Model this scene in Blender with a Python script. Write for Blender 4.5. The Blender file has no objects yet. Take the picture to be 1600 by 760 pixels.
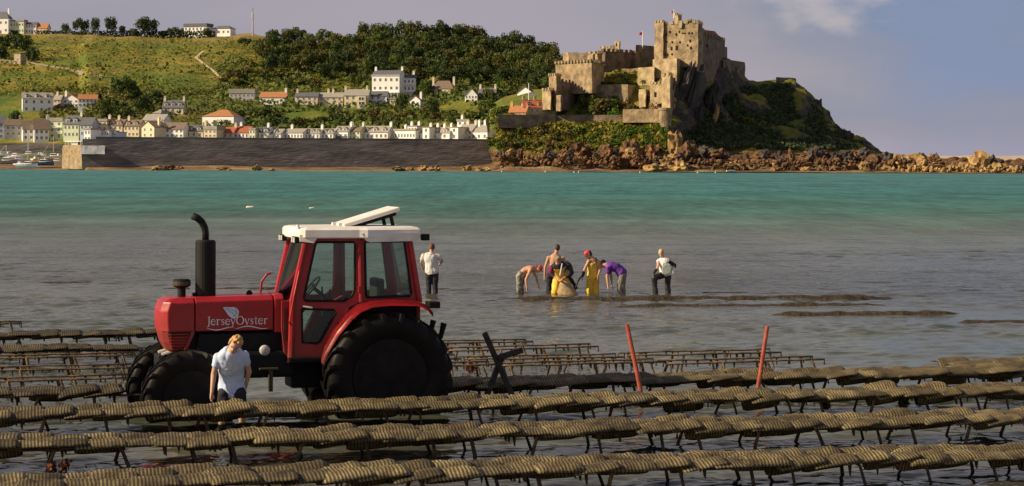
import bpy, bmesh, math, random
import numpy as np
from mathutils import Vector, Matrix, noise
from mathutils.geometry import tessellate_polygon
random.seed(7)
rng = np.random.default_rng(7)
R = math.radians
scn = bpy.context.scene
COL = scn.collection

# ------------------------------------------------------------------ camera, sky, sun
CAM_H, F, HOR, ROLL = 3.8, 3200.0, 254.0, 0.0035      # eye height (m), focal length in photo pixels, horizon row, slight tilt of the picture
cam_d = bpy.data.cameras.new("camera")
cam = bpy.data.objects.new("camera", cam_d)
COL.objects.link(cam)
cam.location = (0, 0, CAM_H)
cam.rotation_euler = (R(90), -ROLL, 0)
cam_d.sensor_width = 36.0
cam_d.lens = 36.0 * F / 1600.0
cam_d.shift_y = (HOR - 380.0) / 1600.0
cam_d.clip_start = 0.5
cam_d.clip_end = 60000
scn.camera = cam

SUN_EL, SUN_AZ = R(30), R(15)        # height; degrees in front of due left
SUN_DIR = Vector((-math.cos(SUN_AZ) * math.cos(SUN_EL), -math.sin(SUN_AZ) * math.cos(SUN_EL), math.sin(SUN_EL)))
sun_d = bpy.data.lights.new("sun", 'SUN')
sun_d.energy = 5.0
sun_d.angle = R(0.5)
sun_d.color = (1.0, 0.81, 0.55)
sun = bpy.data.objects.new("sun", sun_d)
COL.objects.link(sun)
sun.location = (-50, 0, 40)
sun.rotation_euler = SUN_DIR.to_track_quat('Z', 'Y').to_euler()

world = bpy.data.worlds.new("World")
scn.world = world
world.use_nodes = True
wn, wl = world.node_tree.nodes, world.node_tree.links
wn.clear()
w_out = wn.new('ShaderNodeOutputWorld')
w_bg = wn.new('ShaderNodeBackground')
w_bg.inputs['Strength'].default_value = 0.066
sky = wn.new('ShaderNodeTexSky')
sky.sky_type = 'NISHITA'
sky.sun_disc = False
sky.sun_elevation = SUN_EL
sky.sun_rotation = math.atan2(SUN_DIR.x, SUN_DIR.y)
sky.dust_density = 1.0
def w_node(t, **kw):
    n = wn.new(t)
    for k, v in kw.items():
        if k in n.inputs: n.inputs[k].default_value = v
        else: setattr(n, k, v)
    return n
def w_math(op, a, b=None, c=None, clamp=False):
    n = wn.new('ShaderNodeMath'); n.operation = op; n.use_clamp = clamp
    for i, q in enumerate((a, b, c)):
        if q is None: continue
        if isinstance(q, (int, float)): n.inputs[i].default_value = q
        else: wl.new(q, n.inputs[i])
    return n.outputs[0]
def w_range(v, a, b, c, d):
    n = wn.new('ShaderNodeMapRange'); n.interpolation_type = 'SMOOTHSTEP'
    for k, q in zip(('From Min', 'From Max', 'To Min', 'To Max'), (a, b, c, d)): n.inputs[k].default_value = q
    wl.new(v, n.inputs['Value']); return n.outputs['Result']
def w_mix(f, a, b, bt='MIX'):
    n = wn.new('ShaderNodeMix'); n.data_type = 'RGBA'; n.blend_type = bt
    for k, q in (('Factor', f), ('A', a), ('B', b)):
        if isinstance(q, (int, float)): n.inputs[k].default_value = q
        elif isinstance(q, tuple): n.inputs[k].default_value = (*q, 1)
        else: wl.new(q, n.inputs[k])
    return n.outputs['Result']
w_tc = wn.new('ShaderNodeTexCoord')
def w_noise(scale, st, loc, det=5):
    mp = wn.new('ShaderNodeMapping'); mp.inputs['Scale'].default_value = st; mp.inputs['Location'].default_value = loc
    n = wn.new('ShaderNodeTexNoise'); n.inputs['Scale'].default_value = scale; n.inputs['Detail'].default_value = det; n.inputs['Roughness'].default_value = 0.5
    wl.new(w_tc.outputs['Generated'], mp.inputs['Vector']); wl.new(mp.outputs['Vector'], n.inputs['Vector']); return n.outputs['Fac']
w_sep = wn.new('ShaderNodeSeparateXYZ'); wl.new(w_tc.outputs['Generated'], w_sep.inputs['Vector'])
w_n1 = w_noise(2.4, (1.0, 1.0, 3.5), (0.35, 0.0, 0.15))
w_n3 = w_noise(38.0, (1.0, 1.0, 2.2), (0.7, 0.1, 0.3), 7)
w_n2 = w_noise(14.0, (1.0, 1.0, 2.4), (0.2, 0.4, 0.1), 7)
def w_around(px, py, r0, r1, sz=1.0, nz=None):
    """1 close to the sky direction of a photo pixel, 0 away from it"""
    d = Vector(((px - 800) / F, 1.0, (HOR - py) / F)).normalized()
    mp = wn.new('ShaderNodeVectorMath'); mp.operation = 'SUBTRACT'; mp.inputs[1].default_value = d
    wl.new(w_tc.outputs['Generated'], mp.inputs[0])
    m2 = wn.new('ShaderNodeVectorMath'); m2.operation = 'MULTIPLY'; m2.inputs[1].default_value = (1, 1, sz)
    wl.new(mp.outputs['Vector'], m2.inputs[0])
    ln = wn.new('ShaderNodeVectorMath'); ln.operation = 'LENGTH'; wl.new(m2.outputs['Vector'], ln.inputs[0])
    d2 = w_math('ADD', ln.outputs['Value'], w_math('MULTIPLY', w_math('SUBTRACT', nz or w_n2, 0.5), r1 * (1.3 if nz is None else 2.6)))
    return w_range(d2, r0, r1, 1.0, 0.0)
blue = w_mix(1.0, sky.outputs['Color'], (0.52, 0.55, 0.78), 'MULTIPLY')
veil = w_range(w_n1, 0.30, 0.62, 0.62, 1.0)                         # mauve cloud sheet, thick low down and thinning overhead
veil = w_math('MULTIPLY', veil, w_range(w_sep.outputs['Z'], 0.05, 0.75, 1.0, 0.45))
gap = w_around(1530, 60, 0.0, 0.15, 1.3)                          # blue opening in the sheet
veil = w_math('SUBTRACT', veil, w_math('MULTIPLY', gap, 0.85), clamp=True)
w_low = w_range(w_sep.outputs['Z'], 0.0, 0.022, 0.35, 0.0)
col_ = w_mix(veil, w_mix(gap, blue, (2.75, 3.35, 5.0)), (4.5, 4.15, 4.75))
col_ = w_mix(w_low, col_, (5.0, 4.7, 6.4))
puff = w_math('MULTIPLY', w_around(1290, -4, 0.0, 0.040, 1.9, w_n3), 0.62)  # small warm cloud
col_ = w_mix(puff, col_, (6.6, 5.8, 5.6))
wl.new(col_, w_bg.inputs['Color'])
wl.new(w_bg.outputs['Background'], w_out.inputs['Surface'])

scn.view_settings.view_transform = 'Standard'
scn.view_settings.look = 'None'
scn.view_settings.exposure = 0.4
scn.view_settings.gamma = 1.0
scn.render.film_transparent = False
try:
    scn.cycles.use_denoising = True
    scn.cycles.max_bounces = 6
    scn.cycles.transparent_max_bounces = 8
except Exception:
    pass

# ------------------------------------------------------------------ helpers
def P(px, py, Y):
    """world point seen at photo pixel (px, py) at distance Y"""
    x, v = px - 800.0, py - HOR
    x0, v0 = x + ROLL * v, v - ROLL * x
    return Vector((x0 * Y / F, Y, CAM_H - v0 * Y / F))

def mat(name, col, rough=0.8, var=0.0, vscale=4.0, bump=0.0, bscale=20.0, metallic=0.0, spec=0.4, col2=None, detail=5, stretch=(1, 1, 1), rnd=0.0, emis=None):
    m = bpy.data.materials.new(name)
    m.use_nodes = True
    n, l = m.node_tree.nodes, m.node_tree.links
    b = n['Principled BSDF']
    b.inputs['Base Color'].default_value = (*col, 1)
    b.inputs['Roughness'].default_value = rough
    b.inputs['Metallic'].default_value = metallic
    b.inputs['Specular IOR Level'].default_value = spec
    if var > 0 or bump > 0 or col2 is not None:
        tc = n.new('ShaderNodeTexCoord')
        mp = n.new('ShaderNodeMapping')
        mp.inputs['Scale'].default_value = stretch
        l.new(tc.outputs['Object'], mp.inputs['Vector'])
    src = None
    if var > 0 or col2 is not None:
        no = n.new('ShaderNodeTexNoise')
        no.inputs['Scale'].default_value = vscale
        no.inputs['Detail'].default_value = detail
        no.inputs['Roughness'].default_value = 0.6
        l.new(mp.outputs['Vector'], no.inputs['Vector'])
        rp = n.new('ShaderNodeValToRGB')
        c2 = col2 if col2 is not None else tuple(c * (1 - var) for c in col)
        c1 = col if col2 is not None else tuple(min(1, c * (1 + var)) for c in col)
        rp.color_ramp.elements[0].color = (*c2, 1)
        rp.color_ramp.elements[1].color = (*c1, 1)
        rp.color_ramp.elements[0].position = 0.36
        rp.color_ramp.elements[1].position = 0.64
        l.new(no.outputs['Fac'], rp.inputs['Fac'])
        src = rp.outputs['Color']
    if rnd > 0:
        oi = n.new('ShaderNodeObjectInfo')
        mr = n.new('ShaderNodeMapRange')
        mr.inputs['To Min'].default_value = 1 - rnd
        mr.inputs['To Max'].default_value = 1 + rnd
        l.new(oi.outputs['Random'], mr.inputs['Value'])
        mx = n.new('ShaderNodeMix'); mx.data_type = 'RGBA'; mx.blend_type = 'MULTIPLY'
        mx.inputs['Factor'].default_value = 1
        if src: l.new(src, mx.inputs['A'])
        else: mx.inputs['A'].default_value = (*col, 1)
        l.new(mr.outputs['Result'], mx.inputs['B'])
        src = mx.outputs['Result']
    if src: l.new(src, b.inputs['Base Color'])
    if bump > 0:
        nb = n.new('ShaderNodeTexNoise')
        nb.inputs['Scale'].default_value = bscale
        nb.inputs['Detail'].default_value = 6
        l.new(mp.outputs['Vector'], nb.inputs['Vector'])
        bu = n.new('ShaderNodeBump')
        bu.inputs['Strength'].default_value = bump
        bu.inputs['Distance'].default_value = 0.6 / bscale
        l.new(nb.outputs['Fac'], bu.inputs['Height'])
        l.new(bu.outputs['Normal'], b.inputs['Normal'])
    return m

def ob(name, data, parent=None, loc=None, rz=0.0, kind=None, label=None, cat=None, group=None, m=None, smooth=None):
    if isinstance(data, bmesh.types.BMesh):
        me = bpy.data.meshes.new(name)
        data.normal_update()
        data.to_mesh(me); data.free()
        data = me
    o = bpy.data.objects.new(name, data)
    COL.objects.link(o)
    if m is not None:
        for q in (m if isinstance(m, (list, tuple)) else [m]):
            data.materials.append(q)
    if smooth is not None and data is not None:
        data.polygons.foreach_set('use_smooth', [smooth] * len(data.polygons))
    if loc is not None: o.location = loc
    if rz: o.rotation_euler = (0, 0, rz)
    if parent is not None: o.parent = parent
    tag(o, label, cat, group, kind)
    return o

def tag(o, label=None, cat=None, group=None, kind=None):
    if label: o['label'] = label
    if cat: o['category'] = cat
    if group: o['group'] = group
    if kind: o['kind'] = kind
    elif cat and 'kind' not in o: o['kind'] = 'thing'
    return o

def thing(name, label, cat, loc=(0, 0, 0), rz=0.0, group=None):
    return ob(name, None, loc=loc, rz=rz, label=label, cat=cat, group=group)

def copy_tree(o, parent=None):
    c = o.copy(); COL.objects.link(c)
    if parent is not None: c.parent = parent
    for ch in [x for x in CH.get(o.name, [])]:
        copy_tree(ch, c)
    return c
CH = {}
def note_children(root):
    """remember a prototype's tree so that copying stays fast"""
    for ch in root.children:
        CH.setdefault(root.name, []).append(ch)
        note_children(ch)

def mesh_np(name, verts, faces):
    """verts (n,3), faces (m,k) with k fixed"""
    verts = np.asarray(verts, dtype=np.float32); faces = np.asarray(faces, dtype=np.int32)
    me = bpy.data.meshes.new(name)
    me.vertices.add(len(verts)); me.vertices.foreach_set('co', verts.ravel())
    k = faces.shape[1]
    me.loops.add(faces.size); me.loops.foreach_set('vertex_index', faces.ravel())
    me.polygons.add(len(faces))
    me.polygons.foreach_set('loop_start', np.arange(0, faces.size, k, dtype=np.int32))
    me.update(calc_edges=True); me.validate()
    return me

def b_box(bm, x0, x1, y0, y1, z0, z1, M=None, taper=None):
    vs = []
    for z in (z0, z1):
        for x, y in ((x0, y0), (x1, y0), (x1, y1), (x0, y1)):
            v = Vector((x, y, z))
            if taper and z == z1:
                cx, cy = (x0 + x1) / 2, (y0 + y1) / 2
                v = Vector((cx + (x - cx) * taper, cy + (y - cy) * taper, z))
            vs.append(bm.verts.new(M @ v if M else v))
    f = [(3, 2, 1, 0), (4, 5, 6, 7), (0, 1, 5, 4), (1, 2, 6, 5), (2, 3, 7, 6), (3, 0, 4, 7)]
    return [bm.faces.new([vs[i] for i in q]) for q in f]

def bevel(bm, w=0.01, seg=2):
    bmesh.ops.bevel(bm, geom=list(bm.edges), offset=w, segments=seg, profile=0.6, affect='EDGES', clamp_overlap=True)
    return bm

def b_prism(bm, poly, z0, z1):
    """plan polygon (list of xy) raised from z0 to z1 (z1 may be a list)"""
    n = len(poly)
    z1s = z1 if isinstance(z1, (list, tuple)) else [z1] * n
    z0s = z0 if isinstance(z0, (list, tuple)) else [z0] * n
    a = [bm.verts.new((p[0], p[1], z0s[i])) for i, p in enumerate(poly)]
    b = [bm.verts.new((p[0], p[1], z1s[i])) for i, p in enumerate(poly)]
    fs = [bm.faces.new([a[i], a[(i + 1) % n], b[(i + 1) % n], b[i]]) for i in range(n)]
    fs.append(bm.faces.new(b)); fs.append(bm.faces.new(a[::-1]))
    bmesh.ops.recalc_face_normals(bm, faces=fs)
    return fs

def frame_axes(d, ref=None):
    d = d.normalized()
    r = Vector(ref) if ref is not None else (Vector((0, 0, 1)) if abs(d.z) < 0.9 else Vector((1, 0, 0)))
    s = r - d * r.dot(d)
    if s.length < 1e-6:
        s = Vector((0, 1, 0)) - d * d.y
    s.normalize()
    return s, d.cross(s)

def b_tube(bm, pts, rads, n=8, cap=True, flat=None):
    """tube through pts; rads one number or one per point"""
    pts = [Vector(p) for p in pts]
    if not isinstance(rads, (list, tuple)): rads = [rads] * len(pts)
    rings = []
    s_prev = None
    for i, p in enumerate(pts):
        d = (pts[min(i + 1, len(pts) - 1)] - pts[max(i - 1, 0)])
        s, t = frame_axes(d, s_prev)
        s_prev = s
        ring = []
        for k in range(n):
            a = 2 * math.pi * k / n
            ring.append(bm.verts.new(p + (s * math.cos(a) + t * math.sin(a)) * rads[i]))
        rings.append(ring)
    for i in range(len(rings) - 1):
        for k in range(n):
            bm.faces.new([rings[i][k], rings[i][(k + 1) % n], rings[i + 1][(k + 1) % n], rings[i + 1][k]])
    if cap:
        bm.faces.new(rings[0][::-1]); bm.faces.new(rings[-1])
    return rings

def b_capsule(bm, p0, r0, p1, r1, n=12, k=4):
    p0, p1 = Vector(p0), Vector(p1)
    d = p1 - p0
    if d.length < 1e-5: d = Vector((0, 0, 1e-4))
    u = d.normalized()
    pts, rad = [], []
    for i in range(k + 1):
        a = math.pi / 2 * i / k
        pts.append(p0 - u * r0 * math.cos(a)); rad.append(max(r0 * math.sin(a), 1e-4))
    for i in range(k + 1):
        a = math.pi / 2 * i / k
        pts.append(p1 + u * r1 * math.sin(a)); rad.append(max(r1 * math.cos(a), 1e-4))
    s, t = frame_axes(u)
    rings = []
    for p, r in zip(pts, rad):
        rings.append([bm.verts.new(p + (s * math.cos(2 * math.pi * j / n) + t * math.sin(2 * math.pi * j / n)) * r) for j in range(n)])
    for i in range(len(rings) - 1):
        for j in range(n):
            bm.faces.new([rings[i][j], rings[i][(j + 1) % n], rings[i + 1][(j + 1) % n], rings[i + 1][j]])
    bm.faces.new(rings[0][::-1]); bm.faces.new(rings[-1])

def b_lathe(bm, prof, n=24, axis='z', origin=(0, 0, 0), closed=False):
    """prof: list of (r, h) along axis"""
    o = Vector(origin)
    rings = []
    for r, h in prof:
        ring = []
        for k in range(n):
            a = 2 * math.pi * k / n
            c, s = math.cos(a) * r, math.sin(a) * r
            v = {'z': (c, s, h), 'y': (c, h, s), 'x': (h, c, s)}[axis]
            ring.append(bm.verts.new(o + Vector(v)))
        rings.append(ring)
    m = len(rings)
    for i in range(m if closed else m - 1):
        a, b = rings[i], rings[(i + 1) % m]
        for k in range(n):
            bm.faces.new([a[k], a[(k + 1) % n], b[(k + 1) % n], b[k]])
    if not closed:
        for ring in (rings[0], rings[-1]):
            try: bm.faces.new(ring)
            except ValueError: pass
    bmesh.ops.recalc_face_normals(bm, faces=bm.faces[:])

def b_plate(bm, loops, fn, t):
    """flat plate from 2D loops (first outer, rest holes), fn(a, b, off) -> 3D point, thickness t"""
    flat = [q for lp in loops for q in lp]
    tris = tessellate_polygon([[Vector((p[0], p[1], 0)) for p in lp] for lp in loops])
    A = [bm.verts.new(fn(p[0], p[1], 0.0)) for p in flat]
    B = [bm.verts.new(fn(p[0], p[1], t)) for p in flat]
    fs = []
    for tr in tris:
        try:
            fs.append(bm.faces.new([A[i] for i in tr])); fs.append(bm.faces.new([B[i] for i in reversed(tr)]))
        except ValueError: pass
    k = 0
    for lp in loops:
        n = len(lp)
        for i in range(n):
            a, b = k + i, k + (i + 1) % n
            fs.append(bm.faces.new([A[a], A[b], B[b], B[a]]))
        k += n
    bmesh.ops.recalc_face_normals(bm, faces=fs)
    return fs

def fbm(p, s, oct=4):
    v, a, t = 0.0, 1.0, 0.0
    q = Vector(p) * s
    for _ in range(oct):
        v += a * noise.noise(q); t += a
        a *= 0.5; q = q * 2.03 + Vector((3.1, 7.7, 1.3))
    return v / t

# ------------------------------------------------------------------ terrain tables: (distance, photo row) per column
HILL = {
 -90: [(868,269),(890,261),(985,243),(990,226),(1010,212),(1050,185),(1110,150),(1190,100),(1290,55),(1600,53)],
 95:  [(868,269),(890,261),(985,243),(990,226),(1010,212),(1050,185),(1110,150),(1190,100),(1290,55),(1600,53)],
 127: [(868,269),(890,261),(985,243),(990,226),(1010,212),(1050,185),(1110,150),(1190,100),(1290,56),(1600,53)],
 132: [(830,269),(846,263),(850,261),(893,226),(935,219),(1015,188),(1065,158),(1140,108),(1290,56),(1600,54)],
 250: [(832,268),(850,262),(854,260),(900,226),(940,219),(1020,185),(1070,160),(1150,110),(1290,59),(1600,58)],
 350: [(835,268),(855,262),(858,260),(900,226),(940,219),(1020,188),(1080,160),(1160,105),(1290,56),(1600,55)],
 395: [(836,268),(860,262),(864,260),(902,226),(940,219),(1022,190),(1075,165),(1160,115),(1290,55),(1600,55)],
 450: [(838,268),(865,262),(869,260),(903,226),(940,219),(1025,190),(1060,168),(1150,122),(1290,66),(1600,66)],
 560: [(840,268),(870,262),(874,260),(905,226),(945,219),(1020,192),(1060,168),(1150,130),(1290,66),(1600,66)],
 650: [(840,268),(875,262),(879,260),(907,226),(945,217),(1030,190),(1075,158),(1160,125),(1290,66),(1600,66)],
 740: [(840,268),(880,262),(884,258),(908,226),(945,215),(1030,180),(1075,152),(1160,125),(1290,75),(1600,76)],
 800: [(840,269),(880,262),(884,250),(908,224),(945,205),(1030,175),(1075,148),(1160,125),(1290,85),(1600,86)],
 880: [(860,268),(890,262),(894,250),(920,222),(950,205),(1030,175),(1075,150),(1160,130),(1290,105),(1600,106)],
 940: [(860,269),(890,262),(894,250),(920,235),(950,225),(1030,205),(1075,190),(1160,165),(1290,140),(1600,140)],
 1000:[(860,272),(890,272),(894,272),(920,271),(950,270),(1030,268),(1075,267),(1160,266),(1290,265),(1600,262)],
}
HEAD = {
 765: [(822,269),(836,262),(850,250),(862,228),(878,208),(900,196),(930,180),(990,168),(1080,165)],
 785: [(815,268.5),(838,261),(850,246),(858,222),(868,190),(892,187),(930,165),(990,158),(1080,150)],
 830: [(812,268.5),(840,258),(848,240),(858,222),(868,190),(890,180),(930,152),(990,145),(1080,140)],
 870: [(812,268.5),(840,256),(848,236),(858,216),(868,188),(888,172),(920,140),(985,135),(1080,140)],
 905: [(812,268.5),(840,256),(848,236),(859,214),(867,188),(876,166),(886,135),(930,125),(1080,150)],
 960: [(812,269),(838,257),(846,237),(857,212),(866,186),(874,160),(883,133),(903,112),(1080,180)],
 1000:[(812,269),(836,256),(844,236),(855,210),(863,184),(872,158),(880,135),(900,113),(1080,200)],
 1030:[(812,269),(832,256),(840,234),(848,212),(857,185),(866,148),(878,112),(960,104),(1080,200)],
 1046:[(812,269),(830,256),(838,232),(846,210),(853,188),(862,146),(874,108),(955,95),(1080,220)],
 1062:[(812,269),(833,254),(843,236),(852,212),(860,180),(868,138),(879,98),(955,90),(1080,240)],
 1100:[(812,269),(838,252),(850,239),(864,214),(876,178),(886,134),(896,92),(955,92),(1080,250)],
 1140:[(812,269),(841,251),(856,239),(873,212),(888,176),(902,134),(914,94),(955,98),(1080,255)],
 1170:[(812,269),(843,250),(860,239),(880,212),(898,178),(912,150),(922,127),(965,130),(1080,258)],
 1205:[(812,269),(845,250),(864,239),(888,212),(908,178),(922,150),(932,126),(968,128),(1080,260)],
 1240:[(812,269.5),(847,251),(868,239),(894,212),(914,178),(928,150),(938,125),(970,128),(1080,260)],
 1268:[(812,269.5),(848,251),(871,239),(899,213),(919,186),(932,164),(942,146),(970,152),(1080,262)],
 1300:[(812,270),(850,251),(875,239),(905,222),(922,208),(934,196),(944,187),(970,194),(1080,262)],
 1340:[(812,270),(852,251),(880,241),(910,232),(925,225),(936,220),(946,215),(970,222),(1080,264)],
 1372:[(812,270),(852,252),(880,247),(910,243),(925,241),(936,240),(946,239),(970,243),(1080,264)],
 1430:[(812,270.5),(840,260),(860,255),(880,254),(900,254),(920,254),(940,255),(970,257),(1080,265)],
 1500:[(812,271),(840,262),(860,257),(880,256),(900,256),(920,256),(940,257),(970,259),(1080,266)],
 1640:[(812,271.5),(840,264),(860,261),(880,259),(900,259),(920,259),(940,260),(970,262),(1080,267)],
}
def col_profile(T, px):
    ks = sorted(T)
    if px <= ks[0]: return T[ks[0]]
    if px >= ks[-1]: return T[ks[-1]]
    for a, b in zip(ks, ks[1:]):
        if a <= px <= b:
            t = (px - a) / (b - a)
            return [(p[0] * (1 - t) + q[0] * t, p[1] * (1 - t) + q[1] * t) for p, q in zip(T[a], T[b])]
def ground(px, py, T=HILL):
    """distance at which the slope is seen at this photo pixel"""
    pr = col_profile(T, px)
    for (Y0, a), (Y1, b) in zip(pr, pr[1:]):
        if b <= py <= a:
            t = 0 if a == b else (a - py) / (a - b)
            return Y0 + (Y1 - Y0) * t
    return pr[0][0] if py > pr[0][1] else pr[-2][0]
def g(px, py, T=HILL):
    return P(px, py, ground(px, py, T))

def fan(name, T, step, sub, m, amp, freq, kind='structure', skip_amp=()):
    xs = np.arange(min(T), max(T) + step, step)
    K = len(next(iter(T.values())))
    rows = (K - 1) * sub + 1
    V = []
    for px in xs:
        pr = col_profile(T, px)
        for j in range(rows):
            k, t = divmod(j, sub); t /= sub
            if k == K - 1: k, t = K - 2, 1.0
            Y = pr[k][0] * (1 - t) + pr[k + 1][0] * t
            py = pr[k][1] * (1 - t) + pr[k + 1][1] * t
            v = P(px, py, Y)
            a = amp(px, k + t, v)
            if a:
                n1 = fbm(v, freq, 5)
                n2 = fbm(v + Vector((91, 17, 5)), freq * 1.3, 4)
                v += Vector((n2 * a * 0.8, -abs(n1) * a * 0.9, n1 * a))
            V.append(v)
    V = np.array([tuple(v) for v in V])
    nx = len(xs)
    idx = np.arange(nx * rows).reshape(nx, rows)
    Fc = np.stack([idx[:-1, :-1].ravel(), idx[1:, :-1].ravel(), idx[1:, 1:].ravel(), idx[:-1, 1:].ravel()], 1)
    me = mesh_np(name, V, Fc)
    o = ob(name, me, kind=kind, m=m)
    return o

# ---- ground materials
def land_material(name, rocky):
    m = bpy.data.materials.new(name); m.use_nodes = True
    n, l = m.node_tree.nodes, m.node_tree.links
    b = n['Principled BSDF']; b.inputs['Roughness'].default_value = 0.9; b.inputs['Specular IOR Level'].default_value = 0.15
    geo = n.new('ShaderNodeNewGeometry')
    def noi(scale, det=5, rough=0.6, loc=(0, 0, 0), st=(1, 1, 1)):
        mp = n.new('ShaderNodeMapping'); mp.inputs['Scale'].default_value = st; mp.inputs['Location'].default_value = loc
        l.new(geo.outputs['Position'], mp.inputs['Vector'])
        t = n.new('ShaderNodeTexNoise'); t.inputs['Scale'].default_value = scale; t.inputs['Detail'].default_value = det; t.inputs['Roughness'].default_value = rough
        l.new(mp.outputs['Vector'], t.inputs['Vector']); return t.outputs['Fac']
    def ramp(fac, stops):
        r = n.new('ShaderNodeValToRGB'); e = r.color_ramp.elements
        while len(e) < len(stops): e.new(0.5)
        for el, (p, c) in zip(e, stops): el.position = p; el.color = (*c, 1)
        l.new(fac, r.inputs['Fac']); return r.outputs['Color']
    def mix(f, a, c, bt='MIX'):
        x = n.new('ShaderNodeMix'); x.data_type = 'RGBA'; x.blend_type = bt
        (l.new(f, x.inputs['Factor']) if not isinstance(f, float) else setattr(x.inputs['Factor'], 'default_value', f))
        l.new(a, x.inputs['A']); l.new(c, x.inputs['B']); return x.outputs['Result']
    def mrange(v, a, b_, c=0.0, d=1.0):
        x = n.new('ShaderNodeMapRange'); x.inputs['From Min'].default_value = a; x.inputs['From Max'].default_value = b_
        x.inputs['To Min'].default_value = c; x.inputs['To Max'].default_value = d
        l.new(v, x.inputs['Value']); return x.outputs['Result']
    def add(a, c, k=1.0):
        x = n.new('ShaderNodeMath'); x.operation = 'MULTIPLY_ADD'; l.new(c, x.inputs[0]); x.inputs[1].default_value = k; l.new(a, x.inputs[2]); return x.outputs[0]
    sep = n.new('ShaderNodeSeparateXYZ'); l.new(geo.outputs['Position'], sep.inputs['Vector'])
    big = noi(0.018, 4); mid = noi(0.09, 6, 0.7); fine = noi(0.6, 5, 0.7)
    grass = ramp(mid, [(0.30, (0.05, 0.07, 0.014)), (0.42, (0.15, 0.145, 0.022)), (0.55, (0.27, 0.215, 0.036)), (0.72, (0.34, 0.23, 0.065))])
    green = ramp(fine, [(0.3, (0.04, 0.075, 0.012)), (0.7, (0.13, 0.19, 0.03))])
    veg = mix(mrange(big, 0.42, 0.62), grass, green)
    rock = ramp(noi(0.35, 8, 0.75), [(0.28, (0.022, 0.020, 0.019)), (0.46, (0.065, 0.055, 0.048)), (0.60, (0.12, 0.095, 0.075)), (0.8, (0.26, 0.20, 0.13))])
    sand = ramp(noi(0.10, 6, 0.7, st=(0.4, 1, 2)), [(0.32, (0.055, 0.035, 0.02)), (0.5, (0.20, 0.13, 0.07)), (0.7, (0.38, 0.28, 0.15))])
    nz = n.new('ShaderNodeSeparateXYZ'); l.new(geo.outputs['Normal'], nz.inputs['Vector'])
    if rocky:
        orange = ramp(noi(0.28, 8, 0.75, (9, 3, 1)), [(0.32, (0.030, 0.017, 0.012)), (0.5, (0.13, 0.070, 0.035)), (0.68, (0.38, 0.23, 0.10))])
        c = mix(mrange(add(nz.outputs['Z'], mid, 0.5), 0.80, 0.98), rock, veg)
        h = add(sep.outputs['Z'], mid, 10.0)
        c = mix(mrange(h, 12.0, 16.0), orange, c)
        c = mix(mrange(add(sep.outputs['Z'], mid, 5.0), 4.6, 5.8), sand, c)
    else:
        c = veg
        h = add(sep.outputs['Z'], big, 30.0)
        gold = ramp(mid, [(0.3, (0.16, 0.12, 0.035)), (0.7, (0.38, 0.26, 0.09))])
        c = mix(mrange(h, 92.0, 99.0), c, gold)
        c = mix(mrange(add(sep.outputs['Z'], mid, 4.0), 5.0, 7.5), sand, c)
    l.new(c, b.inputs['Base Color'])
    bu = n.new('ShaderNodeBump'); bu.inputs['Strength'].default_value = 0.8; bu.inputs['Distance'].default_value = 2.2
    l.new(mid if not rocky else noi(0.3, 8, 0.7, (5, 5, 5)), bu.inputs['Height']); l.new(bu.outputs['Normal'], b.inputs['Normal'])
    return m
M_hill = land_material('hill_grass', False)
M_head = land_material('headland_rock', True)

fan('hillside', HILL, 5, 8, M_hill, lambda px, k, v: (0 if k < 3.2 else 2.2 if k < 6 else 3.0), 0.03)
def head_amp(px, k, v):
    if k < 0.3: return 0.3
    if k < 1.0: return 2.6
    a = 3.0 if k < 3 else 2.0
    if px > 1040: a = (7.0 if k > 3 else 5.0) if k < 6.5 else 2.0
    if k > 6.2: a *= 0.35
    return a
fan('headland', HEAD, 3, 9, M_head, head_amp, 0.07)

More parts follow.
